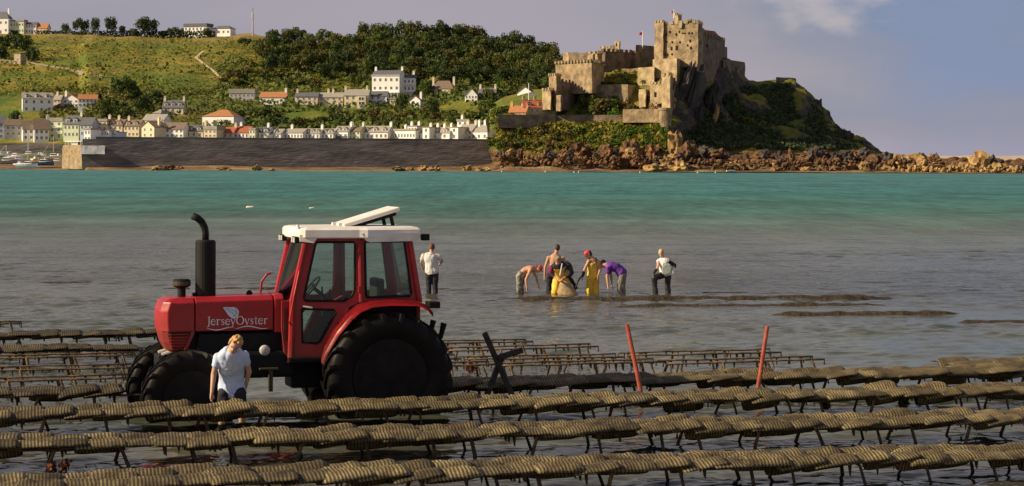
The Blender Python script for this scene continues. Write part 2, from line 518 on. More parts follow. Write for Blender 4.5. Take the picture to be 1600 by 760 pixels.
# ------------------------------------------------------------------ sea
def water_material():
    m = bpy.data.materials.new('sea_water'); m.use_nodes = True
    n, l = m.node_tree.nodes, m.node_tree.links
    n.remove(n['Principled BSDF'])
    out = n['Material Output']
    geo = n.new('ShaderNodeNewGeometry')
    sep = n.new('ShaderNodeSeparateXYZ'); l.new(geo.outputs['Position'], sep.inputs['Vector'])
    def noi(scale, st, det=4, rough=0.55, loc=(0, 0, 0)):
        mp = n.new('ShaderNodeMapping'); mp.inputs['Scale'].default_value = st; mp.inputs['Location'].default_value = loc
        l.new(geo.outputs['Position'], mp.inputs['Vector'])
        t = n.new('ShaderNodeTexNoise'); t.inputs['Scale'].default_value = scale; t.inputs['Detail'].default_value = det; t.inputs['Roughness'].default_value = rough
        l.new(mp.outputs['Vector'], t.inputs['Vector']); return t.outputs['Fac']
    def math_(op, a, b=None, c=None):
        x = n.new('ShaderNodeMath'); x.operation = op
        for i, q in enumerate((a, b, c)):
            if q is None: continue
            if isinstance(q, (int, float)): x.inputs[i].default_value = q
            else: l.new(q, x.inputs[i])
        return x.outputs[0]
    # the colour of the bed and depth: brown grey flats inshore, weed further out, pale sand under the green water by the far shore
    lg = math_('LOGARITHM', sep.outputs['Y'], 10.0)
    wob = noi(0.03, (0.35, 1, 1), 6, 0.65)
    lg = math_('ADD', lg, math_('MULTIPLY', math_('SUBTRACT', wob, 0.5), 0.30))
    mr = n.new('ShaderNodeMapRange'); mr.inputs['From Min'].default_value = 1.3; mr.inputs['From Max'].default_value = 3.0
    l.new(lg, mr.inputs['Value'])
    rp = n.new('ShaderNodeValToRGB'); e = rp.color_ramp.elements
    def pos(Y): return (math.log10(Y) - 1.3) / 1.7
    stops = [(20, (0.060, 0.058, 0.044)), (45, (0.065, 0.074, 0.050)), (60, (0.058, 0.058, 0.045)), (85, (0.050, 0.056, 0.047)), (112, (0.065, 0.088, 0.058)), (150, (0.042, 0.120, 0.096)), (260, (0.034, 0.138, 0.130)), (900, (0.045, 0.165, 0.170))]
    while len(e) < len(stops): e.new(0.5)
    for el, (Y, c) in zip(e, stops): el.position = max(0, min(1, pos(Y))); el.color = (*c, 1)
    l.new(mr.outputs['Result'], rp.inputs['Fac'])
    patch = noi(0.05, (0.25, 1, 1), 5, 0.65, (40, 3, 0))
    pm = n.new('ShaderNodeMix'); pm.data_type = 'RGBA'; pm.blend_type = 'MULTIPLY'; pm.inputs['Factor'].default_value = 1
    pr = n.new('ShaderNodeMapRange'); pr.inputs['From Min'].default_value = 0.3; pr.inputs['From Max'].default_value = 0.7; pr.inputs['To Min'].default_value = 0.72; pr.inputs['To Max'].default_value = 1.25
    l.new(patch, pr.inputs['Value']); l.new(rp.outputs['Color'], pm.inputs['A']); l.new(pr.outputs['Result'], pm.inputs['B'])
    # wind ruffles: glitter and shade of wavelets painted as streaks into the diffuse colour
    def streak(scale, st, lo, hi, src, loc):
        v = noi(scale, st, 3, 0.6, loc)
        r_ = n.new('ShaderNodeMapRange'); r_.inputs['From Min'].default_value = 0.33; r_.inputs['From Max'].default_value = 0.67; r_.inputs['To Min'].default_value = lo; r_.inputs['To Max'].default_value = hi
        l.new(v, r_.inputs['Value'])
        x = n.new('ShaderNodeMix'); x.data_type = 'RGBA'; x.blend_type = 'MULTIPLY'; x.inputs['Factor'].default_value = 1
        l.new(src, x.inputs['A']); l.new(r_.outputs['Result'], x.inputs['B']); return x.outputs['Result']
    wc = streak(1.0, (0.9, 0.16, 1), 0.72, 1.28, pm.outputs['Result'], (3, 8, 0))
    wc = streak(1.0, (0.16, 0.028, 1), 0.74, 1.26, wc, (31, 2, 0))
    dif = n.new('ShaderNodeBsdfDiffuse'); l.new(wc, dif.inputs['Color'])
    # ripples of several sizes
    w1 = noi(3.2, (0.55, 1, 1), 3, 0.6); w2 = noi(0.95, (0.8, 1, 1), 3, 0.6, (7, 3, 0)); w3 = noi(0.16, (0.5, 1, 1), 3, 0.5, (3, 9, 0))
    calm = noi(0.045, (0.12, 1, 1), 3, 0.5, (11, 60, 0))
    cr = n.new('ShaderNodeMapRange'); cr.inputs['From Min'].default_value = 0.42; cr.inputs['From Max'].default_value = 0.6; cr.inputs['To Min'].default_value = 0.4; cr.inputs['To Max'].default_value = 1.0
    l.new(calm, cr.inputs['Value'])
    far = n.new('ShaderNodeMapRange'); far.inputs['From Min'].default_value = 35; far.inputs['From Max'].default_value = 80; far.inputs['To Min'].default_value = 0.5; far.inputs['To Max'].default_value = 1.8
    l.new(sep.outputs['Y'], far.inputs['Value'])
    hgt = math_('ADD', math_('MULTIPLY', w1, 0.06), math_('ADD', math_('MULTIPLY', w2, 0.12), math_('MULTIPLY', w3, 0.5)))
    hgt = math_('MULTIPLY', hgt, math_('MULTIPLY', cr.outputs['Result'], far.outputs['Result']))
    bu = n.new('ShaderNodeBump'); bu.inputs['Strength'].default_value = 1.0; bu.inputs['Distance'].default_value = 1.0
    l.new(hgt, bu.inputs['Height'])
    gr = n.new('ShaderNodeMapRange'); gr.inputs['From Min'].default_value = 45; gr.inputs['From Max'].default_value = 130; gr.inputs['To Min'].default_value = 0.07; gr.inputs['To Max'].default_value = 0.38
    l.new(sep.outputs['Y'], gr.inputs['Value'])
    gl = n.new('ShaderNodeBsdfGlossy'); l.new(gr.outputs['Result'], gl.inputs['Roughness']); gl.inputs['Color'].default_value = (0.93, 0.94, 0.84, 1)
    l.new(bu.outputs['Normal'], gl.inputs['Normal'])
    fr = n.new('ShaderNodeFresnel'); fr.inputs['IOR'].default_value = 1.33
    l.new(bu.outputs['Normal'], fr.inputs['Normal'])
    fm = n.new('ShaderNodeMapRange'); fm.inputs['From Min'].default_value = 0.02; fm.inputs['From Max'].default_value = 0.75; fm.inputs['To Min'].default_value = 0.02; fm.inputs['To Max'].default_value = 0.76
    l.new(fr.outputs['Fac'], fm.inputs['Value'])
    # ruffled water further off shows its steeper wave faces and so reflects less
    ff = n.new('ShaderNodeMapRange'); ff.interpolation_type = 'SMOOTHSTEP'; ff.inputs['From Min'].default_value = 60; ff.inputs['From Max'].default_value = 170; ff.inputs['To Min'].default_value = 1.0; ff.inputs['To Max'].default_value = 0.20
    l.new(sep.outputs['Y'], ff.inputs['Value'])
    fx = n.new('ShaderNodeMath'); fx.operation = 'MULTIPLY'; l.new(fm.outputs['Result'], fx.inputs[0]); l.new(ff.outputs['Result'], fx.inputs[1])
    mx = n.new('ShaderNodeMixShader')
    l.new(fx.outputs[0], mx.inputs['Fac']); l.new(dif.outputs['BSDF'], mx.inputs[1]); l.new(gl.outputs['BSDF'], mx.inputs[2])
    l.new(mx.outputs['Shader'], out.inputs['Surface'])
    return m
# sea surface: real ripples out to 170 m (finer near the eye), flat beyond
def sea_mesh():
    K = 0.30
    ys = [20.0]
    while ys[-1] < 170: ys.append(ys[-1] + max(0.022, ys[-1] ** 2 / (F * CAM_H) * 0.55))
    ys = np.array(ys); ks = np.linspace(-K, K, 760)
    Yg, Kg = np.meshgrid(ys, ks, indexing='ij')
    X = Kg * Yg
    dy = np.gradient(ys)[:, None] * np.ones_like(X); dx = (2 * K / 760) * Yg
    Z = np.zeros_like(X)
    rs = np.random.default_rng(21)
    def field(seed, sx, sy):
        r2 = np.random.default_rng(seed); f = np.zeros_like(X)
        for _ in range(9):
            a = r2.normal(size=2); f += np.sin(X * a[0] * sx + Yg * a[1] * sy + r2.uniform(0, 6.28))
        return f / 3.0
    breeze = 1 / (1 + np.exp(-2.2 * (field(1, .08, .35) + .35 * field(2, .4, 1.4) + .5)))     # ruffled and smoother patches
    for lam, n, steep in ((0.16, 10, .045), (0.26, 12, .055), (0.42, 14, .08), (0.7, 16, .095), (1.15, 14, .07), (1.9, 8, .03), (3.2, 5, .012)):
        for _ in range(n):
            th = math.pi * 0.5 + 0.35 + rs.normal() * 0.55
            l_ = lam * rs.uniform(.75, 1.35); k = 2 * math.pi / l_
            kx, ky = k * math.cos(th), k * math.sin(th)
            fade = np.clip(1.6 - np.abs(ky) * dy / 1.25, 0, 1) * np.clip(1.6 - np.abs(kx) * dx / 1.25, 0, 1)
            ph = kx * X + ky * Yg + rs.uniform(0, 6.28) + 0.9 * field(int(rs.integers(1e6)), .5 / lam * .35, .5 / lam * .35)
            w = np.sin(ph); w = w + 0.22 * np.cos(2 * ph)
            Z += steep / k / math.sqrt(n) * 1.9 * w * fade
    near = np.interp(Yg, [20, 34, 60, 90], [0.5, 0.55, 1.0, 1.4])
    Z *= (0.22 + 0.9 * breeze) * near
    edge = np.minimum(1, (K - np.abs(Kg)) / 0.01) * np.clip((Yg - 20) / 1.0, 0, 1) * np.clip((170 - Yg) / 70, 0, 1)
    Z *= edge
    V = np.stack([X, Yg, Z], -1).reshape(-1, 3)
    ny, nx = X.shape; idx = np.arange(ny * nx).reshape(ny, nx)
    Fc = np.stack([idx[:-1, :-1].ravel(), idx[:-1, 1:].ravel(), idx[1:, 1:].ravel(), idx[1:, :-1].ravel()], 1)
    y0, y1 = ys[0], ys[-1]
    ext = np.array([(-14000, -200, 0), (14000, -200, 0), (14000, y0, 0), (-14000, y0, 0), (-14000, y1, 0), (14000, y1, 0), (14000, 30000, 0), (-14000, 30000, 0)], float)
    o = len(V); V = np.vstack([V, ext])
    c00, c01, c10, c11 = idx[0, 0], idx[0, -1], idx[-1, 0], idx[-1, -1]
    Fe = np.array([(o, o + 1, o + 2, o + 3), (o + 3, c00, c10, o + 4), (c01, o + 2, o + 5, c11), (o + 4, o + 5, o + 6, o + 7)])
    me = mesh_np('sea', V, np.vstack([Fc, Fe]))
    me.polygons.foreach_set('use_smooth', [True] * len(me.polygons))
    return me
ob('sea', sea_mesh(), kind='structure', m=water_material())
bm = bmesh.new()
bm.faces.new([bm.verts.new(p) for p in ((-14000, -200, -0.38), (14000, -200, -0.38), (14000, 900, -0.38), (-14000, 900, -0.38))])
ob('sea_bed', bm, kind='structure', m=mat('bed_sand', (0.12, 0.10, 0.07), var=0.3))
# far low coast of pale sand beyond the rocks
bm = bmesh.new()
prev = None
for i in range(60):
    px = 1300 + i * 14
    a = P(px, 251, 2600); b = P(px, 243.5 + 0.8 * noise.noise(Vector((px * 0.02, 0, 0))), 2900); c = Vector((b.x, 3600, b.z - 2)); a.z = -0.5
    q = [bm.verts.new(v) for v in (a, b, c)]
    if prev:
        bm.faces.new([prev[0], q[0], q[1], prev[1]]); bm.faces.new([prev[1], q[1], q[2], prev[2]])
    prev = q
ob('far_sand_coast', bm, kind='structure', m=mat('far_sand', (0.50, 0.40, 0.27), var=0.15, vscale=0.01))

# ------------------------------------------------------------------ foliage
def leaf_mat(name, dark, light, rnd=0.25):
    m = bpy.data.materials.new(name); m.use_nodes = True
    n, l = m.node_tree.nodes, m.node_tree.links
    b = n['Principled BSDF']; b.inputs['Roughness'].default_value = 0.7; b.inputs['Specular IOR Level'].default_value = 0.2
    at = n.new('ShaderNodeAttribute'); at.attribute_name = 'tint'
    rp = n.new('ShaderNodeValToRGB'); rp.color_ramp.elements[0].color = (*dark, 1); rp.color_ramp.elements[1].color = (*light, 1)
    oi = n.new('ShaderNodeObjectInfo'); mr = n.new('ShaderNodeMapRange'); mr.inputs['To Min'].default_value = 1 - rnd; mr.inputs['To Max'].default_value = 1 + rnd
    l.new(oi.outputs['Random'], mr.inputs['Value'])
    mx = n.new('ShaderNodeMix'); mx.data_type = 'RGBA'; mx.blend_type = 'MULTIPLY'; mx.inputs['Factor'].default_value = 1
    l.new(at.outputs['Fac'], rp.inputs['Fac']); l.new(rp.outputs['Color'], mx.inputs['A']); l.new(mr.outputs['Result'], mx.inputs['B'])
    l.new(mx.outputs['Result'], b.inputs['Base Color'])
    tr = n.new('ShaderNodeBsdfTranslucent'); l.new(mx.outputs['Result'], tr.inputs['Color'])
    ms = n.new('ShaderNodeMixShader'); ms.inputs['Fac'].default_value = 0.25
    l.new(b.outputs['BSDF'], ms.inputs[1]); l.new(tr.outputs['BSDF'], ms.inputs[2]); l.new(ms.outputs['Shader'], n['Material Output'].inputs['Surface'])
    return m
M_leaf_dark = leaf_mat('leaf_dark', (0.024, 0.044, 0.014), (0.085, 0.115, 0.026))
M_leaf_mid = leaf_mat('leaf_mid', (0.040, 0.062, 0.013), (0.14, 0.17, 0.03))
M_leaf_yel = leaf_mat('leaf_yellow', (0.11, 0.115, 0.016), (0.30, 0.26, 0.035))
M_leaf_brown = leaf_mat('leaf_brown', (0.055, 0.042, 0.014), (0.17, 0.125, 0.035))
M_leaf_bright = leaf_mat('leaf_bright', (0.035, 0.085, 0.010), (0.10, 0.20, 0.020))
M_leaf_scrub = leaf_mat('leaf_scrub', (0.026, 0.044, 0.020), (0.095, 0.125, 0.042))
M_leaf_olive = leaf_mat('leaf_olive', (0.045, 0.050, 0.013), (0.15, 0.145, 0.03))
M_bark = mat('bark', (0.09, 0.065, 0.045), 0.9, var=0.3)

def leaf_cloud(name, pts, nrm, size, tint, flat=None):
    """one square leaf clump per point"""
    n = len(pts)
    r = rng.normal(size=(n, 3)) * 0.75 + nrm
    r /= np.linalg.norm(r, axis=1)[:, None] + 1e-9
    t = np.cross(r, rng.normal(size=(n, 3))); t /= np.linalg.norm(t, axis=1)[:, None] + 1e-9
    s = np.cross(r, t)
    size = np.asarray(size).reshape(-1, 1) * np.ones((n, 1))
    k = rng.uniform(0.55, 1.0, (n, 1))
    V = np.stack([pts - t * size - s * size * k * 0.4, pts + s * size * k * -0.9 + t * size * 0.2, pts + t * size + s * size * k * 0.3, pts + s * size * k], 1).reshape(-1, 3)
    Fc = np.arange(n * 4).reshape(n, 4)
    me = mesh_np(name, V, Fc)
    a = me.attributes.new('tint', 'FLOAT', 'POINT')
    a.data.foreach_set('value', np.repeat(np.clip(tint, 0, 1), 4).astype(np.float32)[:len(me.vertices)])
    return me

def crown_mesh(name, n, w=0.5, h=1.0, z0=0.15, lobes=10, leaf=0.06, top=1.0, seed=1):
    """crown of unit height: leaf clumps gathered on overlapping lobes"""
    rs = np.random.default_rng(seed)
    cs, rad = [], []
    for i in range(lobes):
        a = rs.uniform(0, 2 * math.pi); q = rs.uniform(0, 1)
        zz = z0 + (h - z0) * (0.2 + 0.62 * q)
        prof = math.sqrt(max(0.05, 1 - abs((zz - z0) / (h - z0) * 2 - 0.9) ** 2.2)) * top
        rr = w * prof * math.sqrt(rs.uniform(0.05, 0.75))
        cs.append((rr * math.cos(a), rr * math.sin(a), zz)); rad.append(rs.uniform(0.17, 0.30) * (0.5 + w))
    cs = np.array(cs); rad = np.array(rad)
    li = rs.integers(0, lobes, n)
    d = rs.normal(size=(n, 3)); d[:, 2] += 0.25; d /= np.linalg.norm(d, axis=1)[:, None]
    p = cs[li] + d * (rad[li] * rs.uniform(0.62, 1.06, n))[:, None]
    p[:, 2] = np.clip(p[:, 2], z0 * 0.6, h * 1.02)
    tint = rs.uniform(0, 1, lobes)[li] * 0.6 + rs.uniform(0, 0.4, n)
    return leaf_cloud(name, p, d, leaf * rs.uniform(0.7, 1.3, n), tint)

def trunk_mesh(h=0.5):
    bm = bmesh.new()
    b_tube(bm, [(0, 0, -0.1), (0.006, 0, 0.15), (0, 0.01, h)], [0.035, 0.026, 0.012], 6)
    for k in range(5):
        a = k * 1.3; z = 0.2 + 0.06 * k
        b_tube(bm, [(0, 0, z), (0.13 * math.cos(a), 0.13 * math.sin(a), z + 0.14), (0.24 * math.cos(a), 0.24 * math.sin(a), z + 0.26)], [0.014, 0.009, 0.004], 5)
    me = bpy.data.meshes.new('trunk'); bm.to_mesh(me); bm.free(); me.materials.append(M_bark)
    return me
TRUNK = trunk_mesh()
CROWNS = [crown_mesh('crown', 1000, 0.50, 1.0, 0.16, 13, 0.050, 1.0, s) for s in (1, 2, 3, 4)] + [crown_mesh('crown', 800, 0.30, 1.0, 0.18, 10, 0.05, 1.0, 9)]
BUSHES = [crown_mesh('foliage', 420, 0.62, 0.8, 0.0, 9, 0.085, 1.0, s) for s in (11, 12, 13)]
_cache = {}
def with_mat(me, m):
    k = (me.name, m.name)
    if k not in _cache:
        c = me.copy(); c.materials.clear(); c.materials.append(m); _cache[k] = c
    return _cache[k]
def tree(pos, h, w, m, label, group, var=None, name='tree', cat='tree'):
    i = random.randrange(4) if var is None else var
    t = thing(name, label, cat, pos, random.uniform(0, 6.28), group)
    base = 0.30 if i == 4 else 0.5
    t.scale = (w / (2 * base * 1.25), w / (2 * base * 1.25), h)
    ob('crown', with_mat(CROWNS[i], m), t)
    ob('trunk', TRUNK, t)
    return t
def bush(pos, h, w, m, label, group, name='shrub', cat='shrub'):
    t = ob(name, with_mat(random.choice(BUSHES), m), loc=pos, rz=random.uniform(0, 6.28), label=label, cat=cat, group=group)
    t.scale = (w / 1.5, w / 1.5, h / 0.9)
    return t
def tree_px(px, base, hpx, wpx, m, label, group=None, var=None, T=HILL, name='tree', sink=0.0):
    Y = ground(px, base, T); p = P(px, base, Y); s = Y / F
    p.z -= sink
    return tree(p, hpx * s, wpx * s, m, label, group, var, name)
def bush_px(px, base, hpx, wpx, m, label, group=None, T=HILL):
    Y = ground(px, base, T); p = P(px, base, Y); s = Y / F; p.z -= 0.6
    return bush(p, hpx * s + 0.6, wpx * s, m, label, group)

# trees on the skyline at the left
SK = [(102, 54, 17, 16, M_leaf_dark, 'low round dark tree at the left end of the skyline row'),
      (127, 54, 25, 25, M_leaf_dark, 'broad dark rounded tree second along the skyline row'),
      (149, 54, 26, 15, M_leaf_dark, 'round headed tree on a bare trunk on the skyline'),
      (173, 54, 27, 20, M_leaf_dark, 'taller ragged tree on the skyline left of the broad flat one'),
      (190, 54, 14, 10, M_leaf_dark, 'small pointed tree just right of the ragged skyline tree'),
      (230, 56, 30, 38, M_leaf_dark, 'broad flat topped tree standing alone on the skyline'),
      (208, 56, 12, 18, M_leaf_dark, 'low dark tree tucked left under the broad flat topped tree'),
      (254, 57, 9, 14, M_leaf_dark, 'small dark tree right of the broad flat topped tree'),
      (272, 57, 15, 20, M_leaf_mid, 'rounded green tree left of the skyline bungalows'),
      (288, 57, 12, 16, M_leaf_mid, 'rounded green tree in front of the skyline bungalows'),
      (323, 57, 13, 13, M_leaf_mid, 'small green tree between the two skyline bungalows')]
for px, b, h, w, m, lab in SK:
    tree_px(px, b, h + 3, w * 1.15, m, lab, var=(4 if w < 13 else None), sink=1.5)
# dark wood along the ridge behind the village
woods = 'trees of the dark wood on the ridge'
def wood_top(px):
    return np.interp(px, [395, 420, 450, 500, 545, 556, 580, 640, 690, 735, 765, 800, 840, 865, 885], [68, 47, 46, 50, 58, 40, 39, 38, 38, 42, 55, 50, 62, 70, 92])
nw = 0
for row in range(7):
    f = row / 6.0
    px = 402 + random.uniform(0, 12)
    while px < 884:
        gt = np.interp(px, [400, 450, 560, 740, 800, 880], [62, 68, 68, 76, 86, 106])
        top = wood_top(px) + f * 78 + random.uniform(-4, 5)
        low = 118 if px < 560 else 138
        hpx = random.uniform(24, 36) if row else random.uniform(22, 30)
        base = top + hpx
        if base < low + random.uniform(0, 14):
            base = max(base, gt + 2)
            Y = ground(px, min(base, 160)); s = Y / F
            m = random.choice([M_leaf_dark, M_leaf_dark, M_leaf_mid, M_leaf_olive, M_leaf_olive if row < 3 else M_leaf_dark])
            p = P(px, base, Y)
            tree(p, (base - top) * s * 1.05, random.uniform(26, 40) * s, m, 'dark rounded tree among the many of the ridge wood', woods)
            nw += 1
        px += random.uniform(15, 24)
# shrubs and garden trees among the houses, and on the slopes
slope = 'shrubs on the slope among the village houses'
def scatter(n, x0, x1, y0, y1, mats, hs, ws, label, group, T=HILL, avoid=()):
    k = 0
    while k < n:
        px, py = random.uniform(x0, x1), random.uniform(y0, y1)
        k += 1
        if any(a <= px <= b and c <= py <= d for a, b, c, d in avoid): continue
        bush_px(px, py, random.uniform(*hs), random.uniform(*ws), random.choice(mats), label, group, T)
lawns = [(440, 520, 176, 192), (682, 735, 165, 180), (0, 62, 148, 188)]
scatter(46, 345, 560, 100, 138, [M_leaf_mid, M_leaf_dark, M_leaf_brown, M_leaf_yel], (8, 16), (16, 34), 'rounded shrub on the hillside below the ridge wood', 'shrubs on the hillside below the ridge wood')
scatter(40, 640, 860, 128, 150, [M_leaf_mid, M_leaf_yel, M_leaf_bright, M_leaf_mid], (8, 15), (12, 24), 'light green shrub in the gardens right of the tall white house', 'shrubs in the gardens below the wood')
scatter(64, 350, 780, 178, 204, [M_leaf_mid, M_leaf_dark, M_leaf_mid, M_leaf_brown], (9, 17), (18, 36), 'dark shrub on the bank behind the quay houses', 'shrubs on the bank behind the quay houses', avoid=lawns)
scatter(22, 735, 850, 150, 196, [M_leaf_mid, M_leaf_mid, M_leaf_dark], (12, 22), (22, 40), 'thick shrub on the bank left of the castle gate', 'shrubs on the bank left of the castle gate')
scatter(26, 150, 260, 152, 186, [M_leaf_dark, M_leaf_dark, M_leaf_mid], (10, 20), (14, 28), 'dark shrub around the detached villas', 'shrubs around the detached villas', avoid=[(248, 292, 150, 186)])
scatter(16, -10, 62, 62, 96, [M_leaf_dark], (12, 22), (16, 30), 'dark thicket shrub below the cream houses on the left crest', 'thicket shrubs below the left crest')
for px, b, h, w, m, lab in [
    (192, 158, 38, 44, M_leaf_dark, 'big dark tree on the slope above the detached villas'),
    (222, 180, 30, 34, M_leaf_dark, 'dark spreading tree right of the red roofed villa'),
    (160, 182, 26, 22, M_leaf_mid, 'mid green tree just right of the red roofed villa'),
    (382, 74, 15, 24, M_leaf_dark, 'dark round tree alone below the mast'),
    (665, 158, 34, 22, M_leaf_mid, 'tall light green tree right of the tall white house'),
    (628, 182, 36, 22, M_leaf_dark, 'dark tree in front of the tall white house'),
    (676, 190, 34, 26, M_leaf_dark, 'dark upright tree below the hipped roof villa'),
    (551, 140, 24, 13, M_leaf_mid, 'narrow tree behind the terrace chimneys'),
    (561, 142, 26, 13, M_leaf_mid, 'second narrow tree left of the tall white house'),
    (842, 122, 38, 40, M_leaf_mid, 'pale green rounded tree left of the castle bastion'),
    (24, 200, 26, 24, M_leaf_dark, 'dark tree among the stepped houses at far left'),
    (122, 212, 18, 14, M_leaf_mid, 'small tree beside the glazed balconies house'),
    (300, 214, 14, 26, M_leaf_dark, 'low dark tree before the small dormer cottage'),
    (372, 196, 26, 24, M_leaf_dark, 'dark tree right of the red hipped roof house')]:
    tree_px(px, b, h, w, m, lab)
# ridge hedge
pts, tn = [], []
for i in range(2600):
    px = random.uniform(55, 335)
    p = P(px, 56.5, 1292); pts.append((p.x + random.uniform(-1, 1), p.y + random.uniform(-2, 2), p.z + random.uniform(-1.5, 3.2))); tn.append(random.random())
ob('hedge', leaf_cloud('hedge', np.array(pts), np.tile([0, -0.5, 0.6], (len(pts), 1)), 0.7, np.array(tn)), label='long dark clipped hedge along the left skyline', cat='hedge', m=M_leaf_dark)

def ground_cover(name, n, T, x0, x1, y0, y1, size, m, keep=lambda px, py: True, up=0.4):
    pts, tn = [], []
    k = 0
    while len(pts) < n and k < n * 4:
        k += 1
        px, py = random.uniform(x0, x1), random.uniform(y0, y1)
        if not keep(px, py): continue
        p = P(px, py, ground(px, py, T))
        q = fbm(p, 0.05, 3)
        if q < random.uniform(-0.55, 0.25): continue
        pts.append((p.x, p.y, p.z + random.uniform(0, up) * 2)); tn.append(0.5 + q * 0.7 + random.uniform(-0.3, 0.3))
    me = leaf_cloud(name, np.array(pts), np.tile([-0.2, -0.5, 0.7], (len(pts), 1)), np.array([random.uniform(*size) for _ in pts]), np.array(tn))
    return ob(name, me, kind='stuff', m=m)
nol = lambda px, py: not any(a <= px <= b and c <= py <= d for a, b, c, d in lawns)
tag(ground_cover('bracken', 5200, HILL, -20, 420, 62, 150, (0.4, 0.9), M_leaf_yel, up=1.2), 'yellow green bracken over the open hillside', 'bracken')
tag(ground_cover('gorse', 1500, HILL, -20, 420, 66, 150, (0.5, 1.3), M_leaf_mid, up=1.4), 'dark green gorse clumps over the open hillside', 'gorse')
tag(ground_cover('undergrowth', 9000, HILL, 335, 870, 100, 206, (0.6, 1.6), M_leaf_mid, nol, up=1.5), 'green undergrowth between the village houses', 'undergrowth')
tag(ground_cover('rough_grass', 4200, HILL, 62, 350, 140, 206, (0.5, 1.3), M_leaf_olive, nol, up=1.0), 'rough olive grass between the villas', 'grass')
tag(ground_cover('castle_lawn', 700, HEAD, 945, 1000, 114, 133, (0.4, 0.9), M_leaf_yel, up=0.6), 'sunlit rough grass on the castle lawn', 'grass')
tag(ground_cover('slope_grass', 7000, HEAD, 775, 1050, 196, 238, (0.5, 1.3), M_leaf_yel, up=1.0), 'yellow green grass on the bank below the castle walls', 'grass')
tag(ground_cover('cliff_scrub', 12000, HEAD, 1052, 1350, 120, 238, (0.4, 1.2), M_leaf_scrub, lambda px, py: py > np.interp(px, [1050, 1100, 1130, 1160, 1240, 1300, 1370], [205, 178, 152, 136, 130, 190, 240]) + 3 and py < 234, up=0.7), 'dark scrub on the shaded cliff below the castle', 'scrub')
scatter(34, 792, 905, 205, 238, [M_leaf_yel, M_leaf_brown, M_leaf_mid], (9, 16), (18, 34), 'yellowish shrub on the bank below the red roofed cottages', 'shrubs on the bank below the cottages', HEAD)
scatter(34, 895, 1040, 206, 234, [M_leaf_bright, M_leaf_bright, M_leaf_mid], (8, 14), (16, 30), 'bright green shrub on the bank below the round turret', 'shrubs on the bank below the round turret', HEAD)
scatter(9, 912, 958, 168, 178, [M_leaf_brown, M_leaf_brown, M_leaf_mid], (18, 28), (26, 40), 'olive brown shrub below the castle retaining wall', 'shrubs below the castle retaining wall', HEAD)
scatter(7, 950, 985, 182, 189, [M_leaf_bright], (10, 16), (18, 26), 'green shrub beside the low castle wall', 'shrubs beside the low castle wall', HEAD)
scatter(26, 758, 818, 150, 200, [M_leaf_mid, M_leaf_olive, M_leaf_dark], (9, 17), (16, 30), 'olive shrub behind the orange roofed cottage', 'shrubs behind the orange roofed cottage')
scatter(26, 766, 800, 168, 245, [M_leaf_mid, M_leaf_yel, M_leaf_mid], (8, 15), (14, 28), 'green shrub on the steep bank at the right end of the pier', 'shrubs on the bank at the right end of the pier', HEAD)
scatter(10, 1000, 1046, 150, 178, [M_leaf_yel, M_leaf_mid], (5, 9), (8, 16), 'small shrub among the ruins on the sunlit crest', 'shrubs among the ruins on the crest', HEAD)
scatter(14, 905, 1000, 160, 184, [M_leaf_mid, M_leaf_brown], (6, 12), (14, 24), 'low shrub at the foot of the castle retaining wall', 'shrubs at the foot of the retaining wall', HEAD)
scatter(8, 884, 925, 92, 98, [M_leaf_dark, M_leaf_mid], (8, 13), (10, 18), 'dark shrub growing among the castle ruins', 'shrubs among the castle ruins', HEAD)
scatter(7, 935, 1010, 128, 136, [M_leaf_mid], (4, 7), (14, 24), 'low green shrub on the castle ward lawn', 'shrubs on the castle ward lawn', HEAD)
for px, py, h, w, lab in [(1155, 165, 8, 22, 'bright yellow green gorse patch highest on the shaded cliff'), (1165, 192, 9, 30, 'bright yellow green gorse patch midway down the shaded cliff'), (1190, 196, 7, 20, 'small lit gorse patch right on the shaded cliff'), (1332, 222, 6, 18, 'small gorse patch low on the cliff end')]:
    bush_px(px, py, h, w, M_leaf_yel, lab, None, HEAD)

# path down the hillside and low field walls
def ribbon(name, pxs, w, m, kind='structure', T=HILL, lift=0.5):
    bm = bmesh.new(); pr = None
    for px, py in pxs:
        p = g(px, py, T); p.z += lift
        q = (bm.verts.new(p + Vector((-w, 0, 0))), bm.verts.new(p + Vector((w, -0.3, 0.1))))
        if pr: bm.faces.new([pr[0], q[0], q[1], pr[1]])
        pr = q
    return ob(name, bm, kind=kind, m=m)
def dense(pts, k=6):
    out = []
    for a, b in zip(pts, pts[1:]):
        for i in range(k): out.append((a[0] + (b[0] - a[0]) * i / k, a[1] + (b[1] - a[1]) * i / k))
    return out + [pts[-1]]
ribbon('hill_path', dense([(318, 84), (306, 94), (318, 104), (334, 116), (346, 128), (358, 140)]), 0.9, mat('path_dust', (0.45, 0.36, 0.22), var=0.15), lift=1.6)
bm = bmesh.new()
for a, b in zip(dense([(0, 97), (40, 100), (75, 106), (110, 112), (160, 122)], 5), dense([(0, 97), (40, 100), (75, 106), (110, 112), (160, 122)], 5)[1:]):
    p, q = g(*a), g(*b); u = Vector((0, 0, 2.6))
    p.z -= 1; q.z -= 1
    k = Vector((0, 0.6, 0))
    vs = [bm.verts.new(v) for v in (p, q, q + u, p + u, p + k, q + k, q + u + k, p + u + k)]
    for f in ((0, 1, 2, 3), (3, 2, 6, 7), (5, 4, 7, 6), (0, 3, 7, 4), (1, 5, 6, 2)): bm.faces.new([vs[i] for i in f])
ob('field_wall', bm, label='long low stone field wall crossing the left hillside', cat='wall', m=mat('field_stone', (0.26, 0.22, 0.15), var=0.3, vscale=1))

